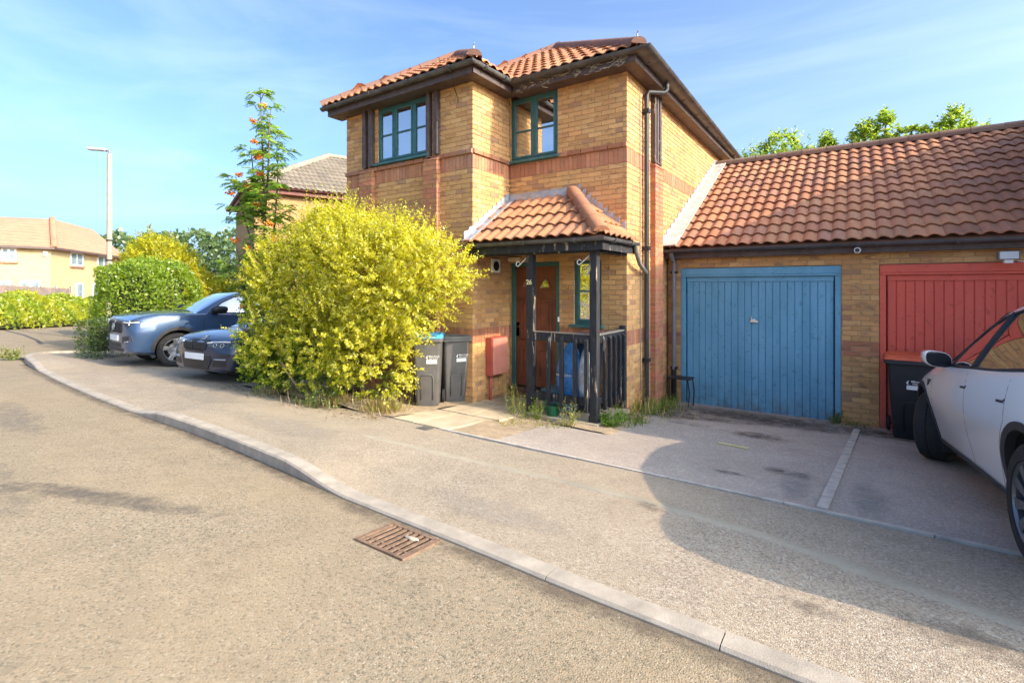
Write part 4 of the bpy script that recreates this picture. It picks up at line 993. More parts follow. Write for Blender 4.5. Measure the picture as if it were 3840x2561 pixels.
def body_mesh(S):
    xs = S['x']; Q = np.concatenate([np.linspace(xs[0], xs[0]+0.25, 7), np.linspace(xs[0]+0.3, xs[-1]-0.3, 60), np.linspace(xs[-1]-0.25, xs[-1], 9)])
    T = {k: cspl(xs, S[k], Q) for k in ('zb', 'ws', 'wm', 'zm', 'wsh', 'zsh', 'wt', 'zt', 'zc')}
    m = MB(); rings = []
    for i, x in enumerate(Q):
        g = {k: float(T[k][i]) for k in T}
        half = [(0, g['zb']), (g['ws']-0.12, g['zb'])] + [tuple(p) for p in catmull([(g['ws'], g['zb']+0.06), (g['wm'], g['zm']), (g['wsh'], g['zsh']), (g['wt'], g['zt']), (g['wt']*0.5, g['zt']*0.25+g['zc']*0.75), (0, g['zc'])], 5)]
        ring = half + [(-y, z) for y, z in half[-2:0:-1]]
        rings.append([(x, y, z) for y, z in ring]); nh = len(half)
    n = len(rings[0]); vs = [p for r in rings for p in r]
    fs = [(i*n+k, i*n+(k+1) % n, (i+1)*n+(k+1) % n, (i+1)*n+k) for i in range(len(rings)-1) for k in range(n)]
    # rounded nose and tail: strips across
    for end, bul in ((len(rings)-1, S['nose']), (0, -S['tail'])):
        cols = 9; base = end*n; idx = []
        for k in range(nh):
            l = k; r = (n - k) % n; pl, pr = Vector(vs[base+l]), Vector(vs[base+r]); row = [base+l]
            if k in (0, nh-1): row = [base+l]*cols; idx.append(row); continue
            zt = k/(nh-1)
            for c in range(1, cols-1):
                t = c/(cols-1); p = pl.lerp(pr, t); p.x += bul*(1-(2*t-1)**2)*math.sin(PI*min(1, max(0, zt)))**0.4; row.append(len(vs)); vs.append(tuple(p))
            row.append(base+r); idx.append(row)
        for a, b in zip(idx, idx[1:]):
            for c in range(cols-1):
                f = [a[c], a[c+1], b[c+1], b[c]]; g = []
                for q in f:
                    if q not in g: g.append(q)
                if len(g) >= 3: fs.append(tuple(g))
    m.add(vs, fs); return m
def cabin(S):
    """greenhouse: returns vertices / faces and a material index per face (0 body, 1 glass side, 2 windscreen)"""
    xs = np.linspace(S['gx'][0], S['gx'][-1], 90); zr = cspl(S['gx'], S['gz'], xs)
    zb = cspl(S['x'], S['zsh'], xs); wb = cspl(S['x'], S['wsh'], xs) - 0.015; wt0 = S['roofw']
    groups = {'roof': MB(), 'side_window': MB(), 'side_window_': MB(), 'windscreen': MB(), 'rear_window': MB()}
    rows = []
    for i, x in enumerate(xs):
        b = float(zb[i]) - 0.015; t = max(float(zr[i]), b + 0.004); h = t - b; full = S['H'] - b
        w_b = float(wb[i]); w_t = lerp(w_b - 0.10, wt0, min(1, h/full)) if h < full else wt0
        row = []
        for k in range(15): f = k/14; row.append((x, lerp(w_b, w_t, f**1.15), b + (h-0.05*min(1, h/0.2))*f))
        for k in range(1, 9): f = k/8; row.append((x, w_t*math.cos(f*PI/2)*0.999 if k < 8 else 0, t - 0.05*min(1, h/0.2) + 0.05*min(1, h/0.2)*math.sin(f*PI/2)**0.8))
        rows.append(row)
    ws = S['ws_x']
    for i in range(len(rows)-1):
        for k in range(len(rows[0])-1):
            for s in (1, -1):
                q = [rows[i][k], rows[i+1][k], rows[i+1][k+1], rows[i][k+1]]; q = [(x, s*y, z) for x, y, z in q]
                cx, cz = sum(p[0] for p in q)/4, sum(p[2] for p in q)/4; cy = abs(sum(p[1] for p in q)/4)
                g = 'roof'
                if k < 14 and inpoly(cx, cz, S['dlo']): g = 'side_window' if s > 0 else 'side_window_'
                elif k >= 15 and (cx > ws[1] or cx < ws[2]) : g = 'windscreen' if cx > 0 else 'rear_window'
                groups[g].add(q, [(0, 1, 2, 3)])
    return groups, rows
def weld(me):
    bm = bmesh.new(); bm.from_mesh(me); bmesh.ops.remove_doubles(bm, verts=bm.verts, dist=0.0008); bmesh.ops.recalc_face_normals(bm, faces=bm.faces); bm.to_mesh(me); bm.free()
    me.polygons.foreach_set('use_smooth', [True]*len(me.polygons)); me.set_sharp_from_angle(angle=R(38)); return me
def make_car(name, label, S, loc, heading, scale=1.0, group=None):
    pitch = math.atan(0.0745 * heading[1])       # the ground falls away towards +y
    X = Vector((heading[0], heading[1], -0.0745*heading[1])).normalized(); Yl = Vector((-heading[1], heading[0], 0.0745*heading[0]*-1)).normalized(); Z = X.cross(Yl).normalized(); Yl = Z.cross(X)
    rot = Matrix((X, Yl, Z)).transposed().to_euler()
    root = thing(name, label, 'car', (loc[0], loc[1], G(loc[1]) + 0.003), rot, group); root.scale = (scale,)*3
    mb = body_mesh(S); me = mb.mesh('body', [S['paint'], M_LINER], True, True, 30)
    # wheel openings
    tmp = bpy.data.objects.new('tmp', me); COL.objects.link(tmp)
    cuts = []
    for ax in S['axle']:
        for s in (1, -1):
            c = MB(); prof = [(S['wr']+0.055)*1.0, ]
            c.lathe([(0.0, s*0.52), (S['wr']+0.06, s*0.52), (S['wr']+0.06, s*1.2), (0.0, s*1.2)], ax, S['wr']+0.005, 40, 'y'); cm = c.mesh('cut', [S['paint'], M_LINER]); 
            for p in cm.polygons: p.material_index = 1
            co = bpy.data.objects.new('cut', cm); COL.objects.link(co); cuts.append(co)
            b = tmp.modifiers.new('b', 'BOOLEAN'); b.object = co; b.operation = 'DIFFERENCE'; b.solver = 'EXACT'
    dg = bpy.context.evaluated_depsgraph_get(); dg.update(); me2 = bpy.data.meshes.new_from_object(tmp.evaluated_get(dg)); me2.name = 'body'
    for o in [tmp] + cuts: bpy.data.objects.remove(o)
    me2.materials.clear(); me2.materials.append(S['paint']); me2.materials.append(M_LINER)
    for p in me2.polygons:
        c = p.center; inn = any((c.x-ax)**2 + (c.z - S['wr']-0.005)**2 < (S['wr']+0.063)**2 and abs(c.y) > 0.5 for ax in S['axle'])
        p.material_index = 1 if inn or c.z < 0.24 and abs(p.normal.z) > 0.8 else 0
    me2.polygons.foreach_set('use_smooth', [True]*len(me2.polygons)); me2.set_sharp_from_angle(angle=R(32))
    body = lpart('body', me2, root)
    bm = bmesh.new(); bm.from_mesh(me2); bvh = BVHTree.FromBMesh(bm); bm.free()
    groups, rows = cabin(S)
    for g, mt in (('roof', S['roofmat']), ('side_window', M_CARGLASS), ('side_window_', M_CARGLASS), ('windscreen', M_CARGLASS), ('rear_window', M_CARGLASS)):
        if groups[g].v: lpart(g.strip('_'), weld(groups[g].mesh(g, mt)), root)
    gb = bmesh.new(); gm = MB()
    for g in groups.values(): gm.add(g.v, g.f)
    tmpm = gm.mesh('t', M_TRIM, fix=False); gb.from_mesh(tmpm); gbvh = BVHTree.FromBMesh(gb); gb.free()
    def hit(o, d, cab=False):
        h = (gbvh if cab else bvh).ray_cast(Vector(o), Vector(d), 8); return h[0]
    def patch(nm, poly, mt, side='x', off=0.006, skirt=0.03, cuts=3, parent=root, sgn=1, cab=False, lab=None):
        """panel laid on the bodywork: poly in (y,z) seen from the front or (x,z) seen from the side"""
        b = bmesh.new(); vv = [b.verts.new((p[0], p[1], 0)) for p in poly]; b.faces.new(vv); bmesh.ops.triangulate(b, faces=b.faces); bmesh.ops.subdivide_edges(b, edges=b.edges, cuts=cuts, use_grid_fill=True); bmesh.ops.triangulate(b, faces=b.faces)
        last = None
        for v in b.verts:
            if side == 'x': o, d = (4, v.co.x, v.co.y), (-1, 0, 0)
            elif side == 'r': o, d = (-4, v.co.x, v.co.y), (1, 0, 0)
            else: o, d = (v.co.x, sgn*3, v.co.y), (0, -sgn, 0)
            h = hit(o, d, cab)
            if h is None: h = last if last is not None else Vector(o) + Vector(d)*2.2
            last = h; v.co = h - Vector(d)*off
        edges = [e for e in b.edges if e.is_boundary]; r = bmesh.ops.extrude_edge_only(b, edges=edges)
        for v in [g for g in r['geom'] if isinstance(g, bmesh.types.BMVert)]: v.co -= Vector((1, 0, 0) if side == 'x' else (-1, 0, 0) if side == 'r' else (0, sgn, 0))*skirt
        bmesh.ops.recalc_face_normals(b, faces=b.faces); q = bpy.data.meshes.new(nm); b.to_mesh(q); b.free(); q.materials.append(mt)
        q.polygons.foreach_set('use_smooth', [True]*len(q.polygons)); q.set_sharp_from_angle(angle=R(40))
        o = lpart(nm, q, parent); 
        if lab: o['label'] = lab
        return o
    def line(nm, pts, r, mt, side='y', sgn=1, cab=False, off=0.0, parent=root):
        P = []
        for a, b_ in zip(pts, pts[1:]):
            for t in (0, .2, .4, .6, .8): P.append((lerp(a[0], b_[0], t), lerp(a[1], b_[1], t)))
        P.append(pts[-1]); W = []
        for p in P:
            if side == 'y': o, d = (p[0], sgn*3, p[1]), (0, -sgn, 0)
            elif side == 'x': o, d = (4, p[0], p[1]), (-1, 0, 0)
            else: o, d = (p[0], p[1], 4), (0, 0, -1)
            h = hit(o, d, cab)
            if h is not None: W.append(h - Vector(d)*off)
        if len(W) > 1: return lpart(nm, MB().tube(W, r, 6).mesh(nm, mt, True), parent)
    # wheels
    tyre = MB(); wr, tw = S['wr'], S['tw']; ri = wr*S['rim']
    tyre.lathe([(ri-0.01, tw/2-0.02), (ri, tw/2), (wr-0.05, tw/2+0.004), (wr-0.012, tw/2-0.018), (wr, tw/2-0.05), (wr+0.0005, 0.02), (wr-0.008, 0.016), (wr-0.008, 0.006), (wr, 0.0), (wr, -tw/2+0.05), (wr-0.012, -tw/2+0.018), (wr-0.05, -tw/2), (ri, -tw/2), (ri-0.01, -tw/2+0.02)], 0, 0, 44, 'y'); tme = tyre.mesh('tyre', M_TYRE, True, True, 30)
    rim = MB(); rim.lathe([(ri+0.002, tw/2-0.012), (ri-0.012, tw/2-0.004), (ri-0.022, tw/2-0.02), (ri-0.03, -tw/2+0.03)], 0, 0, 44, 'y')
    n = S['spokes']
    for k in range(n):
        a = 2*PI*k/n + 0.2; M0 = Matrix.Rotation(-a, 4, 'Y'); tw2 = S['spokew']
        sp = [(0.05, -tw2*0.7), (ri-0.02, -tw2*1.15), (ri-0.02, tw2*0.75 + S.get('swirl', 0)), (0.05, tw2*0.7)]
        vs = [M0 @ Vector((x, yy, z + (S.get('swirl', 0) if x > 0.1 else 0))) for yy in (tw/2-0.012 - 0.03, tw/2-0.012) for x, z in sp]
        vs = [v - Vector((0, 0.025*(1 - Vector((v.x, 0, v.z)).length/ri), 0)) for v in vs]
        rim.add(vs, [(0,1,2,3), (7,6,5,4), (0,4,5,1), (1,5,6,2), (2,6,7,3), (3,7,4,0)])
    rim.lathe([(0.0, tw/2-0.022), (0.055, tw/2-0.024), (0.068, tw/2-0.04), (0.07, 0)], 0, 0, 20, 'y'); rme = rim.mesh('rim', S['rimmat'], False)
    dsk = MB(); dsk.lathe([(0.0, 0.02), (ri*0.62, 0.02), (ri*0.62, 0.0)], 0, 0, 28, 'y'); dme = dsk.mesh('brake_disc', mat('brake_steel', C3(0.25, 0.24, 0.24), 0.4, 0.2, 20, 0, 0.9)); bk = MB().lathe([(0.0, -0.03), (ri-0.02, -0.03)], 0, 0, 28, 'y').mesh('wheel_back', M_LINER)
    for ax, steer in zip(S['axle'], (S.get('steer', 0), 0)):
        for s in (1, -1):
            w = bpy.data.objects.new('wheel', tme); COL.objects.link(w); w.parent = root; w.location = (ax, s*(S['track']), wr); w.rotation_euler = (0, 0, (0 if s > 0 else PI) + steer)
            lpart('rim', rme, w); lpart('brake_disc', dme, w); lpart('wheel_back', bk, w)
    # seats and dashboard seen through the glass
    it = MB(); bz = float(cspl(S['x'], S['zsh'], 0)[0])
    for sx, ys in ((0.05, (0.38, -0.38)), (-0.85, (0.38, -0.38))):
        for y in ys: it.add([], []).obox(Matrix.Translation((sx, y, bz-0.05)) @ Matrix.Rotation(R(-14), 4, 'Y'), 0.13, 0.5, 0.62).obox(Matrix.Translation((sx-0.11, y, bz+0.35)), 0.1, 0.26, 0.2)
    it.box(0.62, 1.0, -0.7, 0.7, bz-0.1, bz-0.03); lpart('seat', it.mesh('seat', M_SEAT), root)
    return root, patch, line, hit
def arcpts(cx, cz, r, a0, a1, n=14): return [(cx + r*math.cos(R(lerp(a0, a1, i/n))), cz + r*math.sin(R(lerp(a0, a1, i/n)))) for i in range(n+1)]
def arch_clad(patch, S, mt, w=0.055, nm='wheel_arch_trim', sides=(1,)):
    for ax in S['axle']:
        for s in sides:
            r0 = S['wr'] + 0.062; o = arcpts(ax, S['wr'], r0 + w, 198, -18, 18); i = arcpts(ax, S['wr'], r0, -18, 198, 18)
            for k in range(18):
                patch(nm, [o[k], o[k+1], i[17-k], i[18-k]], mt, 'y', 0.010, 0.03, 1, sgn=s)
def arch_ring(root, hit, S, mt, w=0.06, sides=(1,), nm='wheel_arch_trim'):
    for ax in S['axle']:
        for s in sides:
            m = MB(); r0 = S['wr'] + 0.058; n = 26; rows = []
            for k in range(n+1):
                a = R(lerp(200, -20, k/n)); row = []
                for rr in (r0, r0 + w*0.5, r0 + w):
                    x, z = ax + rr*math.cos(a), S['wr'] + 0.005 + rr*math.sin(a); h = None
                    for extra in (0.01, 0.03, 0.06, 0.1):
                        h = hit((ax + (rr+extra)*math.cos(a), s*3, max(0.2, S['wr'] + (rr+extra)*math.sin(a))), (0, -s, 0))
                        if h is not None and abs(h.y) > 0.62: break
                    y = (abs(h.y) if h is not None else 0.9); row.append((x, s*(y + (0.012 if rr > r0 else 0.006)), z))
                x, z = row[0][0], row[0][2]; row.insert(0, (x, row[0][1] - s*0.05, z)); x, z = row[-1][0], row[-1][2]; row.append((x, row[-1][1] - s*0.04, z)); rows.append(row)
            q = len(rows[0]); m.add([p for r_ in rows for p in r_], [(i*q+j, i*q+j+1, (i+1)*q+j+1, (i+1)*q+j) for i in range(n) for j in range(q-1)])
            lpart(nm, m.mesh(nm, mt, True, True, 40), root)
def mirror(root, x, y, z, mt, sides=(1, -1), sc=1.0, low=True):
    for s in sides:
        m = MB(); rings = []
        for (dx, k) in ((0.09, 0.25), (0.06, 0.75), (0.0, 1.0), (-0.07, 0.98), (-0.085, 0.9)):
            rings.append([(x + (dx - (0.055*(1+math.cos(t)) if dx < 0 else 0))*sc, s*(y + (0.11 + 0.115*k*math.copysign(abs(math.cos(t))**0.75, math.cos(t)))*sc), z + (0.10 + 0.078*k*math.copysign(abs(math.sin(t))**0.7, math.sin(t)) + (0.02*k*math.cos(t)))*sc) for t in [2*PI*i/16 for i in range(16)]])
        vs = [p for r_ in rings for p in r_]; fs = [(i*16+k, i*16+(k+1) % 16, (i+1)*16+(k+1) % 16, (i+1)*16+k) for i in range(4) for k in range(16)] + [tuple(range(16))]
        m.add(vs, fs); mo = lpart('wing_mirror', m.mesh('wing_mirror', mt, True, True, 50), root)
        g = MB(); g.add(rings[-1], [tuple(range(16))]); lpart('mirror_glass', g.mesh('mirror_glass', M_TRIM), mo)
        a = MB().bar((x, s*(y-0.06), z), (x, s*(y+0.08*sc), z+0.045), 0.07, 0.035); a.lathe([(0, 0)], 0, 0, 3); lpart('mirror_arm', a.mesh('mirror_arm', M_TRIM), mo)

# white electric crossover on the right hand drive
P_WHITE = paint('white_car_paint', C3(0.90, 0.90, 0.90), 0.0, 0.3, 0.01)
SW = dict(x=[-2.40,-2.28,-2.0,-1.445,-0.8,0,0.6,1.0,1.445,1.8,2.05,2.18,2.26], zb=[.42,.32,.26,.22,.20,.20,.20,.20,.21,.21,.23,.26,.32],
    ws=[.62,.78,.86,.875,.86,.855,.855,.86,.875,.85,.77,.67,.55], wm=[.70,.84,.92,.955,.945,.94,.945,.95,.955,.92,.84,.73,.60], zm=[.75,.74,.73,.73,.70,.68,.68,.70,.72,.67,.60,.57,.54],
    wsh=[.62,.77,.85,.895,.90,.90,.90,.895,.875,.81,.70,.58,.45], zsh=[1.0,1.08,1.12,1.09,1.05,1.02,.995,.98,.925,.845,.76,.695,.64], wt=[.50,.64,.72,.76,.78,.78,.77,.75,.70,.62,.52,.42,.32],
    zt=[1.02,1.10,1.14,1.11,1.07,1.035,1.01,1.0,.955,.875,.785,.715,.655], zc=[1.02,1.11,1.16,1.13,1.09,1.06,1.04,1.035,.995,.915,.82,.74,.67], nose=0.10, tail=0.06,
    gx=[-2.15,-1.75,-1.3,-0.8,-0.3,0.15,0.5,0.9,1.22], gz=[1.13,1.335,1.50,1.60,1.625,1.56,1.42,1.19,0.99], roofw=0.56, H=1.625, ws_x=(1.22, 0.18, -1.35),
    dlo=[(0.93,1.03),(0.62,1.25),(0.35,1.39),(0.08,1.485),(-0.3,1.535),(-0.75,1.515),(-1.15,1.43),(-1.5,1.285),(-1.62,1.19),(-1.45,1.135),(-0.6,1.075),(0.2,1.045)],
    axle=(1.445,-1.445), wr=0.355, tw=0.25, rim=0.70, track=0.815, spokes=10, spokew=0.020, swirl=0.035, rimmat=mat('grey_turbine_rim', C3(0.16, 0.165, 0.175), 0.35, 0.15, 5, 0, 0.7), paint=P_WHITE, roofmat=P_WHITE, steer=R(-24))
hv = Vector((-0.072, 0.9974)).normalized()
wcar, patch, line, hit = make_car('white_car', 'white crossover car with dark turbine wheels parked nose in before the red garage', SW, (1.70, 5.71), (hv.x, hv.y), 1.03)
arch_ring(wcar, hit, SW, M_CLAD, 0.05)
sill = [(-1.02, 0.30), (1.0, 0.30), (1.0, 0.215), (-1.02, 0.215)]
patch('sill_trim', sill, M_CLAD, 'y', 0.012, 0.03, 4)
for pts in (((0.98, 0.33), (0.99, 0.6), (0.97, 0.97)), ((-0.16, 0.32), (-0.16, 0.7), (-0.13, 1.02)), ((-0.86, 0.32), (-1.0, 0.62), (-1.12, 0.78), (-1.12, 1.05)), ((1.0, 0.31), (-0.86, 0.31))): line('panel_gap', pts, 0.0016, M_CLAD)
line('window_trim', SW['dlo'] + [SW['dlo'][0]], 0.014, M_TRIM, cab=True); 
line('window_trim', [(-0.12, 1.05), (-0.10, 1.28), (-0.08, 1.51)], 0.024, M_TRIM, cab=True); line('window_trim', [(0.62, 1.04), (0.60, 1.24)], 0.010, M_TRIM, cab=True)
line('roof_trim', [(1.0, 1.10), (0.62, 1.33), (0.35, 1.455), (0.08, 1.55), (-0.3, 1.60), (-0.8, 1.575), (-1.3, 1.465)], 0.008, M_TRIM, cab=True)
for x in (-0.02, -0.95): patch('door_handle', [(x, 0.886), (x, 0.903), (x-0.13, 0.908), (x-0.16, 0.922), (x-0.168, 0.918), (x-0.14, 0.891)], M_TRIM, 'y', 0.003, 0.004, 1)
patch('side_camera', [(1.16, 0.86), (1.12, 0.80), (1.03, 0.865)], M_TRIM, 'y', 0.010, 0.012, 1)
for s in (1, -1): patch('tail_light', [(s*0.36, 0.90), (s*0.60, 0.90), (s*0.62, 0.99), (s*0.40, 0.98)], mat('tail_lamp_red', C3(0.35, 0.02, 0.02), 0.15, 0.1, 5, 0, 0, 60, 1), 'r', 0.006, 0.03, 2)
patch('number_plate', [(-0.26, 0.62), (0.26, 0.62), (0.26, 0.73), (-0.26, 0.73)], M_PLATE, 'r', 0.010, 0.02, 2)
patch('lower_bumper', [(-0.62, 0.42), (0.62, 0.42), (0.64, 0.52), (-0.64, 0.52)], M_CLAD, 'r', 0.008, 0.03, 2)
mirror(wcar, 0.74, 0.845, 0.985, P_WHITE, (1, -1), 1.0)
MBm = MB(); MBm.box(1.0, 1.04, 0.70, 0.86, 0.17, 0.36); lpart('mud_flap', MBm.mesh('mud_flap', M_TRIM), wcar)

# blue compact SUV
P_BLUE = paint('denim_blue_paint', C3(0.032, 0.072, 0.155), 0.3, 0.32, 0.08)
SV = dict(x=[-2.2,-2.1,-1.8,-1.35,-0.7,0,0.6,1.0,1.35,1.7,1.98,2.10,2.16], zb=[.45,.35,.28,.25,.23,.23,.23,.23,.24,.24,.25,.26,.28],
    ws=[.70,.82,.86,.875,.86,.86,.86,.86,.875,.865,.82,.77,.70], wm=[.78,.88,.915,.93,.92,.915,.915,.92,.93,.92,.875,.825,.75], zm=[.75,.74,.74,.75,.72,.70,.70,.72,.75,.72,.68,.66,.66],
    wsh=[.74,.84,.88,.895,.89,.885,.885,.885,.885,.865,.82,.78,.72], zsh=[1.15,1.18,1.2,1.18,1.13,1.10,1.08,1.07,1.06,1.035,.985,.945,.91], wt=[.66,.74,.78,.80,.80,.80,.80,.79,.78,.76,.71,.67,.60],
    zt=[1.17,1.21,1.23,1.21,1.16,1.13,1.115,1.115,1.105,1.075,1.015,.965,.925], zc=[1.18,1.23,1.25,1.23,1.19,1.17,1.16,1.155,1.145,1.11,1.045,.99,.945], nose=0.085, tail=0.04,
    gx=[-2.14,-1.95,-1.6,-1.0,-0.3,0.2,0.5,0.8,1.08], gz=[1.2,1.45,1.60,1.645,1.655,1.60,1.48,1.29,1.09], roofw=0.60, H=1.655, ws_x=(1.08, 0.24, -1.75),
    dlo=[(0.80,1.13),(0.50,1.37),(0.25,1.50),(0.0,1.555),(-0.6,1.565),(-1.2,1.54),(-1.45,1.42),(-1.5,1.24),(-0.7,1.19)],
    axle=(1.35,-1.35), wr=0.35, tw=0.235, rim=0.69, track=0.79, spokes=5, spokew=0.045, rimmat=mat('two_tone_rim', C3(0.30, 0.30, 0.31), 0.35, 0.5, 14, 0, 0.7), paint=P_BLUE, roofmat=P_BLUE, steer=R(-14))
th = R(-4); hv = Vector((math.sin(th), -math.cos(th))); nl = Vector((-hv.y, hv.x))
ctr = Vector((-11.953, 4.757)) - nl*0.886 - hv*1.39
suv, patch, line, hit = make_car('blue_car', 'blue compact sport utility car with black grille, nose pointing at the road beside a hedge', SV, ctr, hv, 1.03)
arch_ring(suv, hit, SV, M_CLAD, 0.065)
patch('sill_trim', [(-0.93, 0.40), (0.92, 0.40), (0.92, 0.24), (-0.93, 0.24)], M_CLAD, 'y', 0.012, 0.03, 4)
patch('lower_bumper', [(-0.80, 0.30), (0.80, 0.30), (0.86, 0.36), (-0.86, 0.36)], M_CLAD, 'x', 0.02, 0.05, 4)
g = patch('grille', [(-0.38, 0.665), (0.38, 0.665), (0.45, 0.73), (0.42, 0.90), (-0.42, 0.90), (-0.45, 0.73)], M_TRIM, 'x', 0.006, 0.03, 4)
for k in range(5): line('grille_bar', [(-0.40, 0.70+0.042*k), (0.40, 0.70+0.042*k)], 0.005, M_CLAD, 'x', off=0.010, parent=g)
for k in range(13): line('grille_bar', [(-0.39+0.065*k, 0.675), (-0.39+0.065*k, 0.895)], 0.004, M_CLAD, 'x', off=0.010, parent=g)
line('emblem', arcpts(0, 0.785, 0.062, 0, 360, 16), 0.010, M_SILVER, 'x', off=0.02, parent=g); line('emblem_bar', [(-0.11, 0.69), (0.12, 0.90)], 0.010, M_SILVER, 'x', off=0.014, parent=g)
for s in (1, -1):
    hl = patch('headlight', [(s*0.50, 0.90), (s*0.80, 0.945), (s*0.84, 0.90), (s*0.70, 0.79), (s*0.56, 0.80)], M_LENSD, 'x', 0.008, 0.04, 4)
    line('light_strip', [(s*0.50, 0.885), (s*0.70, 0.878), (s*0.83, 0.90)], 0.009, M_WHITE, 'x', off=0.014, parent=hl); line('light_strip', [(s*0.72, 0.92), (s*0.71, 0.83)], 0.008, M_WHITE, 'x', off=0.014, parent=hl)
    patch('bumper_intake', [(s*0.46, 0.47), (s*0.80, 0.52), (s*0.78, 0.62), (s*0.46, 0.60)], M_TRIM, 'x', 0.006, 0.03, 3)
    line('fog_lamp', [(s*0.58, 0.495), (s*0.72, 0.515)], 0.012, M_SILVER, 'x', off=0.012)
patch('headlight', [(2.02, 0.885), (1.80, 0.955), (1.72, 0.95), (1.86, 0.85), (2.02, 0.80)], M_LENS, 'y', 0.006, 0.02, 3)
patch('number_plate', [(-0.26, 0.51), (0.26, 0.51), (0.26, 0.62), (-0.26, 0.62)], M_PLATE, 'x', 0.018, 0.02, 2)
patch('lower_grille', [(-0.42, 0.375), (0.42, 0.375), (0.40, 0.475), (-0.40, 0.475)], M_TRIM, 'x', 0.008, 0.03, 3)
for k in range(3): line('grille_bar', [(-0.38, 0.40+0.025*k), (0.38, 0.40+0.025*k)], 0.004, M_CLAD, 'x', off=0.014)
for pts in (((0.90, 0.42), (0.92, 0.7), (0.90, 1.05)), ((-0.12, 0.42), (-0.10, 1.09))): line('panel_gap', pts, 0.004, M_TRIM)
line('bonnet_gap', [(0.98, 1.055), (1.4, 1.06), (1.8, 1.01), (2.05, 0.955)], 0.004, M_TRIM); line('window_trim', SV['dlo'] + [SV['dlo'][0]], 0.014, M_TRIM, cab=True)
mirror(suv, 0.72, 0.86, 1.10, M_TRIM, (1, -1), 1.05)
for s in (0.1,): line('wiper', [(1.06, -0.5), (1.0, 0.3)], 0.008, M_TRIM, 'z', off=0.01)

# dark navy saloon half hidden by the bush
P_NAVY = paint('navy_blue_paint', C3(0.010, 0.022, 0.058), 0.3, 0.28, 0.08)
SB_ = dict(x=[-2.5,-2.4,-2.1,-1.48,-0.8,0,0.6,1.0,1.48,1.85,2.12,2.24,2.30], zb=[.42,.32,.24,.20,.17,.17,.17,.17,.18,.17,.17,.18,.20],
    ws=[.66,.78,.86,.88,.86,.86,.86,.865,.88,.87,.82,.76,.68], wm=[.74,.85,.91,.935,.925,.92,.92,.925,.935,.92,.865,.80,.71], zm=[.70,.69,.68,.68,.66,.64,.64,.65,.66,.62,.56,.53,.51],
    wsh=[.68,.79,.85,.885,.885,.885,.885,.885,.875,.845,.78,.71,.62], zsh=[.98,1.0,1.0,.97,.945,.93,.92,.91,.875,.825,.765,.72,.69], wt=[.56,.66,.72,.76,.77,.77,.765,.76,.745,.71,.64,.57,.49],
    zt=[1.0,1.02,1.02,.995,.97,.955,.95,.95,.92,.865,.80,.745,.705], zc=[1.01,1.04,1.04,1.01,.99,.98,.98,.985,.955,.90,.825,.765,.72], nose=0.13, tail=0.08,
    gx=[-2.1,-1.6,-1.1,-0.6,-0.1,0.3,0.7,1.1,1.3], gz=[1.03,1.28,1.42,1.465,1.47,1.41,1.24,1.04,0.94], roofw=0.56, H=1.47, ws_x=(1.3, 0.3, -1.2),
    dlo=[(0.95,0.98),(0.65,1.17),(0.3,1.33),(-0.1,1.39),(-0.8,1.375),(-1.2,1.27),(-1.5,1.10),(-0.8,1.02)],
    axle=(1.48,-1.48), wr=0.335, tw=0.24, rim=0.72, track=0.79, spokes=10, spokew=0.022, rimmat=M_DKWHEEL, paint=P_NAVY, roofmat=P_NAVY)
th = R(8); hv = Vector((math.sin(th), -math.cos(th)))
ctr = Vector((-9.54, 4.01)) - hv*2.40
sal, patch, line, hit = make_car('navy_car', 'dark navy saloon car with twin black grilles half hidden behind the yellow bush', SB_, ctr, hv, 0.985)
for s in (1, -1):
    g = patch('grille', [(s*0.035, 0.56), (s*0.19, 0.545), (s*0.30, 0.60), (s*0.31, 0.68), (s*0.24, 0.735), (s*0.06, 0.735), (s*0.03, 0.70)], M_TRIM, 'x', 0.010, 0.03, 4)
    line('grille_surround', [(s*0.035, 0.56), (s*0.19, 0.545), (s*0.30, 0.60), (s*0.31, 0.68), (s*0.24, 0.735), (s*0.06, 0.735), (s*0.03, 0.70), (s*0.035, 0.56)], 0.010, M_CLAD, 'x', off=0.012, parent=g)
    for k in range(8): line('grille_bar', [(s*(0.065+0.03*k), 0.57), (s*(0.065+0.03*k), 0.725)], 0.005, M_CLAD, 'x', off=0.018, parent=g)
    hl = patch('headlight', [(s*0.36, 0.70), (s*0.60, 0.735), (s*0.74, 0.73), (s*0.74, 0.65), (s*0.55, 0.615), (s*0.36, 0.63)], M_LENSD, 'x', 0.008, 0.03, 4)
    line('light_strip', [(s*0.34, 0.70), (s*0.55, 0.725), (s*0.73, 0.73)], 0.014, M_WHITE, 'x', off=0.014, parent=hl)
    for yy in (0.50, 0.63): line('light_ring', arcpts(s*yy, 0.665, 0.032, 0, 360, 12), 0.006, M_SILVER, 'x', off=0.016, parent=hl)
    patch('side_intake', [(s*0.44, 0.29), (s*0.74, 0.30), (s*0.72, 0.40), (s*0.48, 0.395)], M_TRIM, 'x', 0.006, 0.03, 3)
    line('fog_lamp', [(s*0.50, 0.42), (s*0.72, 0.425)], 0.013, M_SILVER, 'x', off=0.010)
    patch('bumper_intake', [(s*0.50, 0.47), (s*0.76, 0.53), (s*0.78, 0.50), (s*0.74, 0.46)], M_TRIM, 'x', 0.006, 0.02, 2)
patch('lower_grille', [(-0.34, 0.25), (0.34, 0.25), (0.42, 0.40), (0.38, 0.47), (-0.38, 0.47), (-0.42, 0.40)], M_TRIM, 'x', 0.006, 0.03, 3)
line('grille_surround', [(-0.34, 0.24), (0.34, 0.24), (0.43, 0.40), (0.39, 0.48)], 0.007, M_CLAD, 'x', off=0.010)
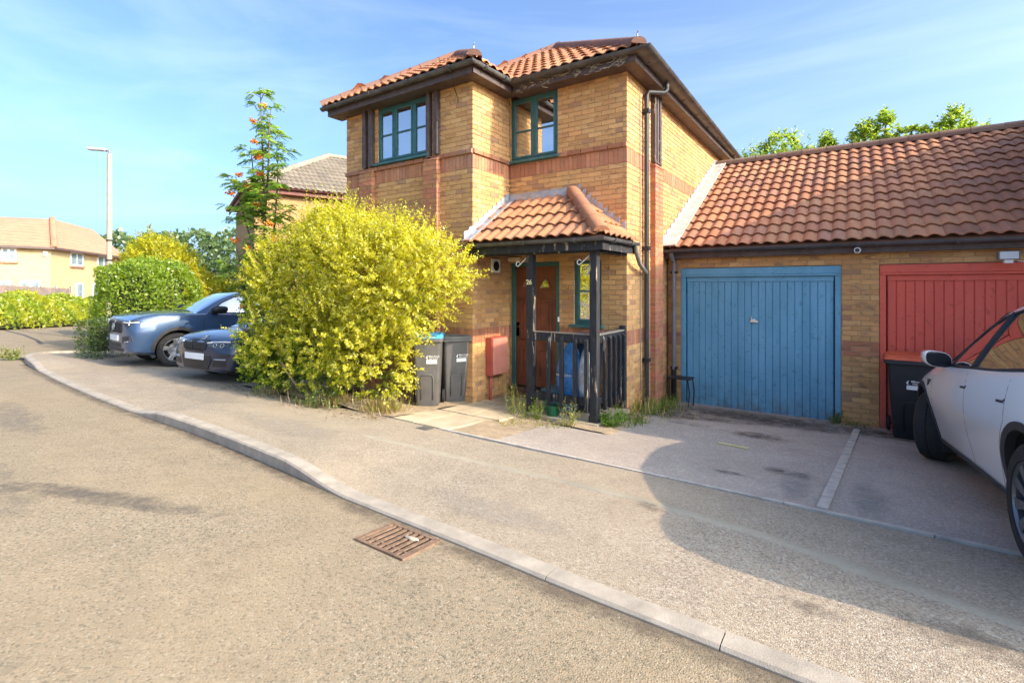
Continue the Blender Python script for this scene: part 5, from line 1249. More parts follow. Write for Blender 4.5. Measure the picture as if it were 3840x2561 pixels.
patch('number_plate', [(-0.26, 0.40), (0.26, 0.40), (0.26, 0.51), (-0.26, 0.51)], M_PLATE, 'x', 0.022, 0.02, 2)
line('emblem', arcpts(0, 0.775, 0.036, 0, 360, 14), 0.008, M_SILVER, 'x', off=0.006)
line('bonnet_gap', [(-0.5, 0.745), (0, 0.752), (0.5, 0.745)], 0.004, M_TRIM, 'x'); line('window_trim', SB_['dlo'] + [SB_['dlo'][0]], 0.012, M_TRIM, cab=True)
mirror(sal, 0.85, 0.85, 0.94, P_NAVY, (1, -1), 0.95)
# ------------------------------------------------------------------ vegetation
def leafmat(name, gloss=0.25, trans=0.68):
    t = NT(name); a = t.n('ShaderNodeAttribute', attribute_name='tint').outputs['Color']
    v = t.pos(); c = t.mix(0.3, a, t.ramp(t.noise(v, 45, 2), [(0.3, 0.75), (0.7, 1.0)]), 'MULTIPLY')
    d = t.n('ShaderNodeBsdfDiffuse'); tr = t.n('ShaderNodeBsdfTranslucent'); g = t.n('ShaderNodeBsdfGlossy'); g.inputs['Roughness'].default_value = 0.45
    m1 = t.n('ShaderNodeMixShader'); m1.inputs[0].default_value = trans; m2 = t.n('ShaderNodeMixShader'); m2.inputs[0].default_value = 0.05*gloss/0.25
    t.l(c, d.inputs[0]); t.l(t.mix(0.5, c, C3(0.9, 0.9, 0.25), 'MULTIPLY'), tr.inputs[0]); t.l(c, tr.inputs[0])
    t.l(d.outputs[0], m1.inputs[1]); t.l(tr.outputs[0], m1.inputs[2]); t.l(m1.outputs[0], m2.inputs[1]); t.l(g.outputs[0], m2.inputs[2]); t.l(m2.outputs[0], t.o.inputs[0]); return t.m
M_LEAF = leafmat('leaf')
M_BARK = mat('bark', C3(0.13, 0.095, 0.065), 0.9, 0.35, 14, 0.6)
M_BERRY = mat('orange_berry', C3(0.75, 0.20, 0.02), 0.4, 0.2, 30)
def norm(a): return a / np.maximum(1e-9, np.linalg.norm(a, axis=1, keepdims=True))
def leaf_mesh(name, P, D, N, size, tint, width=0.5):
    """one folded diamond per leaf: base P, along D, normal N"""
    n = len(P); D = norm(D); S = norm(np.cross(D, N)); N = norm(np.cross(S, D)); L_ = size[:, None]
    a = P; b = P + D*L_*0.5 + S*L_*width*0.5 + N*L_*0.10; c = P + D*L_ - N*L_*0.06; d = P + D*L_*0.5 - S*L_*width*0.5 + N*L_*0.10
    v = np.stack([a, b, c, d], 1).reshape(-1, 3)
    me = bpy.data.meshes.new(name); me.vertices.add(4*n); me.vertices.foreach_set('co', v.astype(np.float32).ravel())
    me.loops.add(4*n); me.loops.foreach_set('vertex_index', np.arange(4*n, dtype=np.int32)); me.polygons.add(n)
    me.polygons.foreach_set('loop_start', np.arange(0, 4*n, 4, dtype=np.int32)); me.polygons.foreach_set('loop_total', np.full(n, 4, np.int32)); me.update(calc_edges=True)
    ca = me.color_attributes.new('tint', 'FLOAT_COLOR', 'CORNER'); t = np.ones((n, 4), np.float32); t[:, :3] = tint; ca.data.foreach_set('color', np.repeat(t, 4, axis=0).ravel())
    me.materials.append(M_LEAF); return me
def rnd_dir(n, up=0.0):
    d = RNG.normal(size=(n, 3)); d[:, 2] += up; return norm(d)
def shoots(starts, ends, per, leaf, bend=0.15, spread=0.8, jitter=0.01):
    """leaves set along shoots that run from starts to ends and curve upwards; returns P, D, N, size, t"""
    n = len(starts); t = np.tile(np.linspace(0.15, 1.0, per), n); i = np.repeat(np.arange(n), per); t = np.clip(t + RNG.normal(size=len(t))*0.03, 0, 1.02)
    s, e = starts[i], ends[i]; ln = np.linalg.norm(e-s, axis=1, keepdims=True); P = s + (e-s)*t[:, None]; P[:, 2] += (bend*ln[:, 0])*(t**2 - t)*1.0
    ax = norm(e-s); r = rnd_dir(len(t)); side = norm(np.cross(ax, r)); D = norm(ax*0.7 + side*spread + RNG.normal(size=P.shape)*0.15)
    N = norm(np.cross(D, np.cross(ax, D)) + RNG.normal(size=P.shape)*0.35 + np.array([0, 0, 0.35])); size = leaf*(0.6 + 0.6*RNG.random(len(t)))*(1.05 - 0.45*t**3)
    return P + RNG.normal(size=P.shape)*jitter, D, N, size, t
def lobed(lobes, n, inner=0.45, outer=(0.85, 1.12), up=0.25):
    w = np.array([l[3]*l[4] + l[4]*l[5] + l[3]*l[5] for l in lobes]); k = RNG.choice(len(lobes), n, p=w/w.sum()); L_ = np.array(lobes)[k]
    d = rnd_dir(n, 0.15); c, r = L_[:, :3], L_[:, 3:6]; lump = 1 + 0.13*np.sin(d[:, 0]*7 + L_[:, 0]*3)*np.sin(d[:, 2]*6 + L_[:, 1]*5) + 0.08*np.sin(d[:, 1]*13 + d[:, 2]*9)
    f0 = inner + 0.35*RNG.random(n); f1 = (outer[0] + (outer[1]-outer[0])*RNG.random(n))*lump
    s = c + d*r*f0[:, None]; d2 = norm(d + np.array([0, 0, up])); e = c + d*r*np.minimum(f1, 1.4)[:, None] + np.array([0, 0, 1.0])*up*0.25*r[:, 2:3]*RNG.random((n, 1))
    return s, e, d
def pick(P, pal, p): 
    k = RNG.choice(len(pal), len(P), p=p); return np.array(pal)[k]
def tinted(n, pal, var=0.18):
    k = RNG.integers(0, len(pal), n); c = np.array(pal)[k]; return c*(1 + var*RNG.normal(size=(n, 1)))
YEL = [(0.84,0.73,0.030), (0.85,0.78,0.05), (0.80,0.72,0.025), (0.85,0.82,0.22), (0.76,0.74,0.04)]
YGR = [(0.50,0.56,0.03), (0.42,0.51,0.03), (0.56,0.60,0.04)]
GRN = [(0.085,0.165,0.022), (0.11,0.20,0.03), (0.07,0.14,0.02), (0.13,0.22,0.04)]
DGR = [(0.045,0.095,0.02), (0.06,0.12,0.025), (0.04,0.08,0.018)]
def stems(root, base, tops, r=0.03, name='stem', m=None):
    mb = MB()
    for t_ in tops:
        b = Vector(base) + Vector((random.uniform(-.15, .15), random.uniform(-.15, .15), 0)); t_ = Vector(t_); mid = b.lerp(t_, 0.45) + Vector((random.uniform(-.1, .1), random.uniform(-.1, .1), 0.15))
        mb.tube([b, b.lerp(mid, 0.5), mid, mid.lerp(t_, 0.5), t_], [r, r*0.85, r*0.65, r*0.45, r*0.2], 6)
    return mb.build(name, m or M_BARK, root, True)
def shift(P, o): return P - np.array(o)
# the big golden privet in front of the bay
bush = thing('privet_bush', 'large golden yellow privet bush overgrowing the wall beside the two bins', 'bush', (-6.8, 5.1, G(5.1)))
LOB = [(-6.9,5.1,1.95,1.35,0.75,1.30), (-7.6,4.9,1.7,1.10,0.75,1.25), (-5.9,5.0,2.0,1.15,0.75,1.05), (-5.35,4.9,2.05,1.0,0.70,0.92), (-4.75,4.95,2.2,0.70,0.55,0.52), (-5.7,4.7,1.05,0.85,0.55,0.85), (-7.2,4.6,0.85,1.15,0.6,0.65), (-7.9,4.70,2.0,0.68,0.60,0.90), (-7.80,4.45,1.20,0.50,0.50,0.75), (-7.85,4.42,0.85,0.42,0.45,0.50), (-7.0,5.15,2.75,0.95,0.60,0.60), (-6.3,4.55,1.3,1.0,0.5,0.9), (-6.2,4.75,2.3,1.1,0.55,0.75)]
s, e, d = lobed(LOB, 6200, 0.55, (0.80, 1.16), 0.42)
ok = (e[:, 1] < 5.93) & (e[:, 2] > 0.42); s, e, d = s[ok], e[ok], d[ok]
# long upright shoots on the top
m_ = 230; tx = RNG.uniform(-8.3, -4.9, m_); zt = np.interp(tx, [-8.4, -7.8, -7.0, -6.2, -5.6, -4.9], [2.3, 2.85, 3.15, 2.95, 2.8, 2.6]); st = np.stack([tx, RNG.uniform(4.7, 5.5, m_), zt-0.35], 1); en = st + np.stack([RNG.normal(size=m_)*0.10, RNG.normal(size=m_)*0.08, RNG.uniform(0.25, 0.80, m_)], 1)
sp_x = np.array([-8.1, -7.75, -7.5, -7.25, -6.95, -6.7, -6.45, -6.1, -5.85, -5.55, -5.2, -4.9]); k_ = np.repeat(np.arange(len(sp_x)), 9); bx = sp_x[k_] + RNG.normal(size=len(k_))*0.05; zs = np.interp(bx, [-8.4, -7.8, -7.0, -6.2, -5.6, -4.9], [2.3, 2.85, 3.15, 2.95, 2.8, 2.6])
st2 = np.stack([bx, 4.75 + 0.5*((k_*37) % 10)/10 + RNG.normal(size=len(k_))*0.05, zs-0.25], 1); en2 = st2 + np.stack([RNG.normal(size=len(k_))*0.06, RNG.normal(size=len(k_))*0.06, (0.45 + 0.5*((k_*53) % 7)/7)*RNG.uniform(0.6, 1.0, len(k_))], 1); st = np.vstack([st, st2]); en = np.vstack([en, en2]); m_ = len(st)
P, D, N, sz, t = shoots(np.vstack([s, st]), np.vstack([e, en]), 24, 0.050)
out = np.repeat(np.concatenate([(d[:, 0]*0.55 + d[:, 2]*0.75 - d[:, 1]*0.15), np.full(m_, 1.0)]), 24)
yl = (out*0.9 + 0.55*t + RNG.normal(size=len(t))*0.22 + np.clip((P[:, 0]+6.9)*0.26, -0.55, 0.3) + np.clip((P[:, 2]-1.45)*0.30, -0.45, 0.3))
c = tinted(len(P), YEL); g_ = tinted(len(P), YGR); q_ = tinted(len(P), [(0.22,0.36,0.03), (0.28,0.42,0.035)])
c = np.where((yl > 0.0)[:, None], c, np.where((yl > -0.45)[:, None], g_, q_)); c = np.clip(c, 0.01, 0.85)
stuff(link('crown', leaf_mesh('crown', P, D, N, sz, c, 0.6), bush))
stems(bush, (-6.8, 5.15, 0.2), [(x, 5.1+random.uniform(-.3, .3), z) for x, z in ((-8.3,1.4),(-7.9,2.0),(-7.4,2.7),(-7.0,3.1),(-6.6,2.9),(-6.1,2.6),(-5.7,2.5),(-5.2,2.3),(-4.9,2.1),(-5.6,1.2),(-7.6,1.0))], 0.035)
MB().tube([(-7.05, 4.55, 0.35), (-7.2, 4.45, 0.6), (-7.45, 4.42, 0.85)], 0.018, 6).build('dead_branch', mat('pale_dead_wood', C3(0.42, 0.30, 0.18), 0.9, 0.2), bush, True)
# the rowan behind it
rowan = thing('rowan_tree', 'slender rowan tree with clusters of orange berries rising behind the yellow bush', 'tree', (-9.85, 5.6, G(5.6)))
RB = (-9.85, 5.6, 0.2)
br = [[RB, (-9.83, 5.55, 1.5), (-9.80, 5.52, 2.8), (-9.86, 5.5, 3.9), (-9.90, 5.5, 5.0), (-9.98, 5.5, 6.0)], [(-9.82, 5.53, 2.2), (-10.2, 5.45, 2.9), (-10.55, 5.4, 3.7), (-10.75, 5.4, 4.35)], [(-9.80, 5.52, 2.5), (-9.45, 5.5, 3.2), (-9.25, 5.45, 4.1), (-9.2, 5.4, 4.7)], [(-9.83, 5.5, 3.2), (-9.6, 5.45, 4.2), (-9.55, 5.45, 5.1), (-9.5, 5.45, 5.5)], [(-9.85, 5.5, 3.4), (-10.2, 5.5, 4.2), (-10.35, 5.5, 4.9)], [(-9.82, 5.53, 1.7), (-9.3, 5.4, 2.4), (-9.05, 5.35, 3.2)], [(-9.82, 5.53, 1.5), (-10.4, 5.4, 2.1), (-10.6, 5.35, 2.8)]]
mb = MB()
for k, b in enumerate(br): mb.tube(b, [lerp(0.055 if k == 0 else 0.026, 0.006, i/(len(b)-1)) for i in range(len(b))], 7)
mb.build('trunk', M_BARK, rowan, True)
P_, A_ = [], []; tw = MB()
for k, b in enumerate(br):
    for i in range(len(b)-1):
        a0, a1 = np.array(b[i]), np.array(b[i+1]); z = (a0[2]+a1[2])/2; ln = np.linalg.norm(a1-a0)
        for _ in range(max(1, int((9 if z > 5.2 else (13 if k else 8) if z > 1.6 else 4)*ln))):
            p = a0 + (a1-a0)*random.random(); an = random.uniform(0, 2*PI); rr = random.uniform(0.08, 0.18 if z > 5.2 else 0.38 if z > 3.9 else 0.52)
            e_ = p + np.array([math.cos(an)*rr, math.sin(an)*rr*0.8, random.uniform(0.02, 0.18)]); tw.tube([tuple(p), tuple(e_)], [0.006, 0.003], 4)
            for q in range(random.randint(5, 8)):
                t_ = an + random.uniform(-1.9, 1.9); P_.append(p + (e_-p)*random.uniform(0.6, 1.0)); A_.append(np.array([math.cos(t_), math.sin(t_), random.uniform(-0.25, 0.5)]))
stuff(tw.build('twigs', M_BARK, rowan))
P_, A_ = np.array(P_), norm(np.array(A_)); n = len(P_); LP, LD, LN, LS, LC = [], [], [], [], []
col = tinted(n, [(0.30,0.50,0.05), (0.38,0.56,0.06), (0.20,0.38,0.05), (0.46,0.60,0.08)])
for k in range(n):
    ln = random.uniform(0.14, 0.22); ax = A_[k]; sd_ = np.cross(ax, [0, 0, 1.0]); sd_ /= max(1e-6, np.linalg.norm(sd_)); up_ = np.cross(sd_, ax)
    for j in range(6):
        f = 0.25 + 0.75*j/5; p = P_[k] + ax*ln*f - np.array([0, 0, 0.07])*f*f
        for sg in (1, -1):
            LP.append(p); LD.append(ax*0.45 + sg*sd_ - np.array([0, 0, 0.2])); LN.append(up_ + RNG.normal(size=3)*0.25); LS.append(0.075*(1.05 - 0.35*abs(f-0.5))); LC.append(col[k])
stuff(link('crown', leaf_mesh('crown', np.array(LP), np.array(LD), np.array(LN), np.array(LS), np.clip(np.array(LC), 0.01, 1), 0.45), rowan))
bm_ = MB().lathe([(0.0, -0.018), (0.014, -0.013), (0.020, 0.0), (0.014, 0.013), (0.0, 0.019)], 0, 0, 6)
for (x, y, z) in ((-9.95,5.35,5.32),(-9.55,5.35,5.55),(-9.9,5.33,4.9),(-9.70,5.3,4.55),(-10.62,5.3,4.18),(-10.42,5.3,4.30),(-10.75,5.3,3.95),(-9.62,5.3,4.22),(-9.75,5.3,3.62),(-10.05,5.3,4.0),(-10.5,5.25,2.95),(-9.98,5.25,2.75),(-9.2,5.25,3.2),(-9.05,5.25,2.9),(-10.15,5.25,1.6)):
    q = MB()
    for k in range(26):
        o = Vector((random.gauss(0, .036), random.gauss(0, .036), random.gauss(0, .024))); q.add([Vector(v)+o+Vector((x, y, z)) for v in bm_.v], bm_.f)
    q.build('berry_cluster', M_BERRY, rowan, True, False)
def shrub(name, label, cat, base, lobes, n, per, leaf, pal, inner=0.6, outer=(0.9, 1.08), up=0.15, stem_r=0.03, group=None, crown='crown', flat=None, bend=0.15):
    r = thing(name, label, cat, base, group=group); s, e, d = lobed(lobes, n, inner, outer, up)
    if flat is not None: s[:, 2] = np.maximum(s[:, 2], flat); e[:, 2] = np.maximum(e[:, 2], flat)
    P, D, N, sz, t = shoots(s, e, per, leaf, bend); P[:, 2] = np.maximum(P[:, 2], base[2]+0.01)
    c = np.clip(tinted(len(P), pal), 0.01, 0.85); stuff(link(crown, leaf_mesh(crown, P, D, N, sz, c), r))
    if stem_r: stems(r, base, [(l[0], l[1], l[2]+l[5]*0.3) for l in lobes], stem_r, 'stem' if stem_r < 0.06 else 'trunk')
    return r
MIX = GRN + YGR
shrub('green_shrub', 'dark green leafy shrub growing at the foot of the rowan tree', 'shrub', (-10.3, 5.9, G(5.9)), [(-10.35,5.8,1.5,0.55,0.5,0.95), (-10.0,5.6,2.1,0.5,0.4,0.6), (-9.5,5.5,1.3,0.6,0.5,0.9)], 420, 16, 0.07, DGR + GRN)
def boxhedge(name, label, cat, base, cx, cy, rx, ry, z0, z1, n, leaf, pal, rot=0.0, rnd=0.35, group=None, sparse=1.0):
    """clipped hedge: leaves lie on the faces of a rounded box"""
    r = thing(name, label, cat, base, group=group); u = RNG.uniform(-1, 1, (n, 3)); f = RNG.choice(5, n, p=[.16, .16, .24, .24, .20])
    for k, (a, v) in enumerate(((0, 1), (0, -1), (1, 1), (1, -1), (2, 1))): u[f == k, a] = v
    ln = np.linalg.norm(u, axis=1, keepdims=True); sph = u/ln; Q = u*(1-rnd) + sph*rnd*1.1; Q *= (1 + 0.07*np.sin(Q[:, :1]*7 + Q[:, 1:2]*4)*np.sin(Q[:, 2:]*6) + 0.04*np.sin(Q[:, :1]*17)*np.sin(Q[:, 1:2]*15) - 0.14*RNG.random((n, 1)))
    hz = (z1-z0)/2; P = np.stack([Q[:, 0]*rx, Q[:, 1]*ry, Q[:, 2]*hz], 1); ca, sa = math.cos(rot), math.sin(rot); P = np.stack([P[:, 0]*ca - P[:, 1]*sa + cx, P[:, 0]*sa + P[:, 1]*ca + cy, P[:, 2] + (z0+z1)/2], 1)
    nn = np.stack([sph[:, 0]*ca - sph[:, 1]*sa, sph[:, 0]*sa + sph[:, 1]*ca, sph[:, 2]], 1); D = norm(nn*0.5 + RNG.normal(size=P.shape)*0.6 + np.array([0, 0, 0.25])); N = norm(nn + RNG.normal(size=P.shape)*0.5)
    c = np.clip(tinted(n, pal), 0.01, 0.85); stuff(link('crown', leaf_mesh('crown', P, D, N, leaf*(0.6 + 0.7*RNG.random(n)), c, 0.6), r))
    core = MB(); core.obox(Matrix.Translation((cx, cy, (z0+z1)/2)) @ Matrix.Rotation(rot, 4, 'Z'), rx*1.1, ry*1.1, hz*1.2); core.build('twigs', mat('hedge_twigs', C3(0.035, 0.04, 0.018), 1.0, 0.4, 8, 0.6), r)
    return r
boxhedge('clipped_hedge', 'rounded clipped green hedge behind the blue sport utility car', 'hedge', (-17.6, 6.2, G(6.2)), -17.55, 6.25, 1.28, 1.0, 0.22, 2.78, 16000, 0.085, [(0.32,0.47,0.03), (0.40,0.54,0.035), (0.24,0.38,0.03), (0.46,0.56,0.04)], R(35), 0.75)
boxhedge('box_hedge', 'small square box hedge at the kerb left of the blue sport utility car', 'hedge', (-14.75, 4.42, G(4.4)), -14.75, 4.45, 0.34, 0.62, G(4.4)+0.0, G(4.4)+0.92, 5000, 0.045, [(0.10,0.17,0.03), (0.14,0.22,0.035), (0.08,0.14,0.025), (0.22,0.30,0.04)], R(30), 0.12)
TY = [(0.76,0.68,0.03), (0.70,0.64,0.03), (0.80,0.74,0.05), (0.60,0.62,0.03)]
shrub('yellow_hedge', 'tall loose golden hedge towering behind the clipped green hedge', 'hedge', (-22.0, 8.0, G(8.0)), [(-21.9,8.0,2.1,1.6,1.1,1.9), (-23.4,8.0,1.8,1.2,1.0,1.7), (-20.4,8.1,1.9,1.2,0.9,1.6), (-24.6,7.9,1.2,0.9,0.9,1.2), (-19.6,8.2,1.2,0.9,0.8,1.1)], 3200, 12, 0.13, TY, stem_r=0.05)
shrub('yellow_shrub', 'distant golden shrub between the tall hedge and the neighbouring house', 'shrub', (-21.0, 10.4, G(10.4)), [(-20.8,9.4,1.5,1.4,0.8,1.0), (-19.2,9.3,1.4,0.9,0.8,0.9), (-22.4,9.6,1.6,0.9,0.8,1.2)], 1100, 12, 0.12, TY, stem_r=0.04)
boxhedge('dark_hedge', 'low dark green hedge beyond the blue sport utility car roof', 'hedge', (-17.4, 8.3, G(8.3)), -17.5, 8.5, 1.5, 0.5, G(8.4), 1.62, 4500, 0.09, DGR + GRN, R(-10), 0.25)
# long low hedge bank across the far road
hb_ = thing('hedge_bank', 'long low yellow green hedge bank across the far side of the road', 'hedge', (-36, 9.0, G(9.0)))
n = 26000; f = RNG.random(n); A_, B_ = np.array([-30.0, 3.6]), np.array([-41.5, 12.6]); ax = (B_-A_)/np.linalg.norm(B_-A_); nn = np.array([-ax[1], ax[0]]); w = RNG.uniform(-1, 1, n); hgt = (1.35 + 0.18*np.sin(f*23) + 0.1*np.sin(f*57)); z = hgt*np.sqrt(np.clip(1 - w**2, 0, 1))
xy = A_ + (B_-A_)*f[:, None] + nn*(w*1.5)[:, None]; gz_ = np.array([G(y) for y in xy[:, 1]]) + ROAD_DZ
P = np.stack([xy[:, 0], xy[:, 1], gz_ + z*(0.82 + 0.25*RNG.random(n))], 1); D = norm(RNG.normal(size=P.shape) + np.array([0.4, -0.4, 0.9])); N = norm(RNG.normal(size=P.shape)*0.5 + np.array([0.5, -0.5, 0.6]))
pal = np.where((f > 0.80)[:, None], tinted(n, [(0.20,0.29,0.04), (0.15,0.24,0.035)]), np.where((RNG.random(n) + 0.5*np.sin(f*40) > 0.55)[:, None], tinted(n, [(0.62,0.62,0.04), (0.56,0.58,0.04)]), tinted(n, [(0.40,0.50,0.04), (0.46,0.54,0.04)])))
stuff(link('crown', leaf_mesh('crown', P, D, N, 0.17*(0.6 + 0.8*RNG.random(n)), np.clip(pal, 0.01, 0.85), 0.6), hb_))
m = MB(); pr = [(-1.35, 0), (-1.1, 0.75), (-0.5, 1.05), (0.5, 1.05), (1.1, 0.75), (1.35, 0)]
vs = [(p[0] + nn[0]*a, p[1] + nn[1]*a, G(p[1]) + ROAD_DZ + b) for p in (A_, B_) for a, b in pr]; m.add(vs, [(k, k+1, 7+k, 6+k) for k in range(5)] + [tuple(range(6)), tuple(range(6, 12))]); m.build('twigs', mat('hedge_twigs', C3(0.035, 0.04, 0.018)), hb_)
# trees whose tops show above the garage ridge
for (x, y, top, lab, ll) in ((-2.2, 19, 6.75, 'bright green garden tree behind the left end of the garage ridge', [(-2.4,19,5.5,1.3,1.0,1.2), (-1.2,19,5.6,1.0,0.9,1.0), (-2.0,19,6.6,0.6,0.5,0.65), (-3.1,19,5.7,0.8,0.8,0.9)]), (0.1, 19, 7.1, 'airy green garden tree behind the middle of the garage ridge', [(0.1,19,5.2,1.0,0.9,1.1), (0.25,19,6.3,0.45,0.5,0.8), (-0.7,19,6.1,0.25,0.3,0.9), (0.8,19,6.7,0.25,0.3,0.6)]), (2.1, 19, 7.1, 'thin topped green garden tree behind the right part of the garage ridge', [(2.1,19,5.4,1.0,0.9,1.1), (2.3,19,6.4,0.4,0.4,0.7), (1.4,19,6.5,0.55,0.3,0.25), (3.0,19,5.9,0.35,0.3,0.6)])):
    s, e, d = lobed(ll, 560, 0.35, (0.85, 1.3), 0.5); P, D, N, sz, t = shoots(s, e, 16, 0.16, 0.2); r = thing('garden_tree', lab, 'tree', (x, y, G(y)), group='trees behind the garages')
    stuff(link('crown', leaf_mesh('crown', P, D, N, sz, np.clip(tinted(len(P), [(0.36,0.50,0.04), (0.44,0.58,0.05), (0.52,0.60,0.05), (0.28,0.42,0.04)]), .01, .8)), r)); stems(r, (x, y, G(y)), [(l[0], l[1], l[2]+l[5]*0.5) for l in ll], 0.10, 'trunk')
# far trees on the rising ground
HZ = [(x, y) for x, y in ((-90, 34), (-84, 36), (-80, 40), (-76, 44), (-72, 46), (-66, 48), (-60, 48), (-96, 30), (-104, 28))]
TOPS = [9.6, 9.9, 9.3, 8.6, 7.9, 6.8, 6.0, 9.4, 9.0]
fw = MB(); Pn = []
for (x, y), tp_ in zip(HZ, TOPS):
    nn_ = 1500; d = rnd_dir(nn_, 0.2); lump = 1 + 0.22*np.sin(d[:, 0]*6 + x)*np.sin(d[:, 2]*5 + y) + 0.1*RNG.random(nn_); Pn.append(np.array([x, y, tp_-5.0]) + d*np.array([5.2, 4.5, 5.2])*lump[:, None])
P = np.vstack(Pn); D = rnd_dir(len(P), 0.3); N = rnd_dir(len(P), 0.5)
stuff(tag(link('distant_woods', leaf_mesh('distant_woods', P, D, N, 0.75*(0.6 + 0.8*RNG.random(len(P))), np.clip(tinted(len(P), [(0.20,0.30,0.10), (0.26,0.36,0.12), (0.16,0.25,0.09)]), .01, .8), 0.8)), 'dark green wooded rise beyond the far houses', 'woods'))  # leaf colours lightened to paint in the haze of distance
# weeds at the porch, wall feet and kerb
def weed(name, label, x, y, z, n, h, spread, leaf, pal, cat='weed', per=9, bend=-0.2, width=0.35, group='weeds growing along the walls'):
    r = thing(name, label, cat, (x, y, z), group=group); a = RNG.uniform(0, 2*PI, n); s = np.stack([x + RNG.normal(size=n)*spread*0.25, y + RNG.normal(size=n)*spread*0.25, np.full(n, z)], 1)
    hh = h*RNG.uniform(0.35, 1.0, n); e = s + np.stack([np.cos(a)*spread*RNG.random(n), np.sin(a)*spread*RNG.random(n), hh], 1); P, D, N, sz, t = shoots(s, e, per, leaf, bend, 0.9, 0.006)
    link('leaves', leaf_mesh('leaves', P, D, N, sz, np.clip(tinted(len(P), pal), .01, .85), width), r)['kind'] = 'stuff'
    mb = MB()
    for k in range(0, n, 2): mb.tube([s[k], (s[k]+e[k])/2, e[k]], [0.003, 0.0025, 0.001], 4)
    mb.build('stalks', mat('weed_stalk', C3(0.18, 0.20, 0.05), 0.9, 0.2), r); return r
def grass(label, x, y, z, n, h, spread, pal, group='grass tufts along the wall foot'):
    r = thing('grass_tuft', label, 'grass', (x, y, z), group=group); a = RNG.uniform(0, 2*PI, n); b = np.stack([x + RNG.normal(size=n)*spread*0.35, y + RNG.normal(size=n)*spread*0.35, np.full(n, z)], 1)
    D = norm(np.stack([np.cos(a)*0.6, np.sin(a)*0.6, RNG.uniform(0.5, 1.4, n)], 1)); N = norm(np.cross(D, np.cross(D, [0, 0, 1.0])))
    P1 = b; L1 = h*RNG.uniform(0.4, 1, n); o = link('blades', leaf_mesh('blades', P1, D, N, L1, np.clip(tinted(n, pal), .01, .85), 0.07), r); o['kind'] = 'stuff'; return r
WG = [(0.24,0.34,0.04), (0.32,0.40,0.05), (0.18,0.28,0.04)]; WY = [(0.62,0.55,0.16), (0.50,0.46,0.12), (0.40,0.42,0.08)]
weed('weed', 'tall flowering weed at the foot of the left porch post', -3.92, 5.80, 0.17, 22, 0.55, 0.24, 0.05, WG + WY[:1])
weed('weed', 'leafy bright green weed in front of the porch railing near the left post', -3.58, 5.72, 0.17, 30, 0.36, 0.20, 0.055, WG)
weed('weed', 'yellowing seedy weed in front of the porch railing near the right post', -3.02, 5.66, 0.19, 26, 0.36, 0.22, 0.045, WY + WG[:1])
weed('weed', 'low dry weed sprawled on the soil before the porch', -3.6, 5.25, 0.20, 26, 0.10, 0.40, 0.04, WY); weed('weed', 'straw coloured weed patch nearest the driveway edge', -3.25, 5.45, 0.19, 24, 0.13, 0.35, 0.04, WY)
weed('weed', 'broad leaved green weed beside the right porch post foot', -2.62, 6.05, 0.17, 34, 0.26, 0.28, 0.075, [(0.20,0.36,0.03), (0.26,0.42,0.04)])
grass('green grass tuft between the porch post and downpipe', -2.55, 6.35, 0.14, 110, 0.26, 0.42, WG); grass('tall mixed grass at the foot of the side downpipe', -2.52, 7.25, 0.08, 110, 0.36, 0.45, WG + WY[:2]); grass('dry pale grass by the brick pilaster foot', -2.50, 8.1, 0.03, 80, 0.24, 0.4, WY + WG[:1])
weed('weed', 'leafy mixed weed between the downpipe and the pilaster', -2.50, 7.75, 0.05, 30, 0.30, 0.30, 0.06, WG)
weed('weed', 'low creeping weed at the edge of the drive by the porch post', -2.48, 6.6, 0.12, 34, 0.16, 0.34, 0.05, WG)
weed('weed', 'reddish dock weed standing against the side downpipe', -2.63, 7.45, 0.06, 10, 0.62, 0.10, 0.05, [(0.36,0.17,0.09), (0.30,0.22,0.09)]); weed('weed', 'green weed at the foot of the garage downpipe', -2.55, 8.45, 0.02, 20, 0.22, 0.2, 0.05, WG)
weed('weed', 'small green weed trailing along the pier between garage doors', -0.05, 8.72, -0.06, 26, 0.16, 0.36, 0.045, WG); weed('weed', 'tiny weed at the corner of the blue garage door', -0.22, 8.78, -0.04, 16, 0.26, 0.12, 0.05, WG)
weed('weed', 'tuft of weed in the road beside the far kerb corner', -15.9, 3.0, G(3)+ROAD_DZ, 22, 0.36, 0.25, 0.09, WG + WY)
for lab, x, y, nn_, h, sp in (('dry straw grass under the left side of the yellow bush', -7.6, 4.42, 200, 0.20, 0.55), ('dry straw grass under the middle of the yellow bush', -6.2, 4.40, 220, 0.24, 0.55), ('dry straw grass between the yellow bush and the grey bins', -5.25, 4.62, 260, 0.28, 0.36)): grass(lab, x, y, G(y), nn_, h, sp, WY + [(0.55,0.36,0.20), (0.48,0.33,0.16)])
shrub('spurge_plant', 'pale green spurge sprawling out from under the yellow bush', 'plant', (-6.35, 4.4, G(4.4)), [(-6.5,4.32,0.42,0.36,0.22,0.16), (-6.15,4.30,0.40,0.28,0.2,0.14)], 60, 10, 0.055, [(0.22,0.30,0.08), (0.28,0.36,0.10)], stem_r=0.008, crown='leaves')
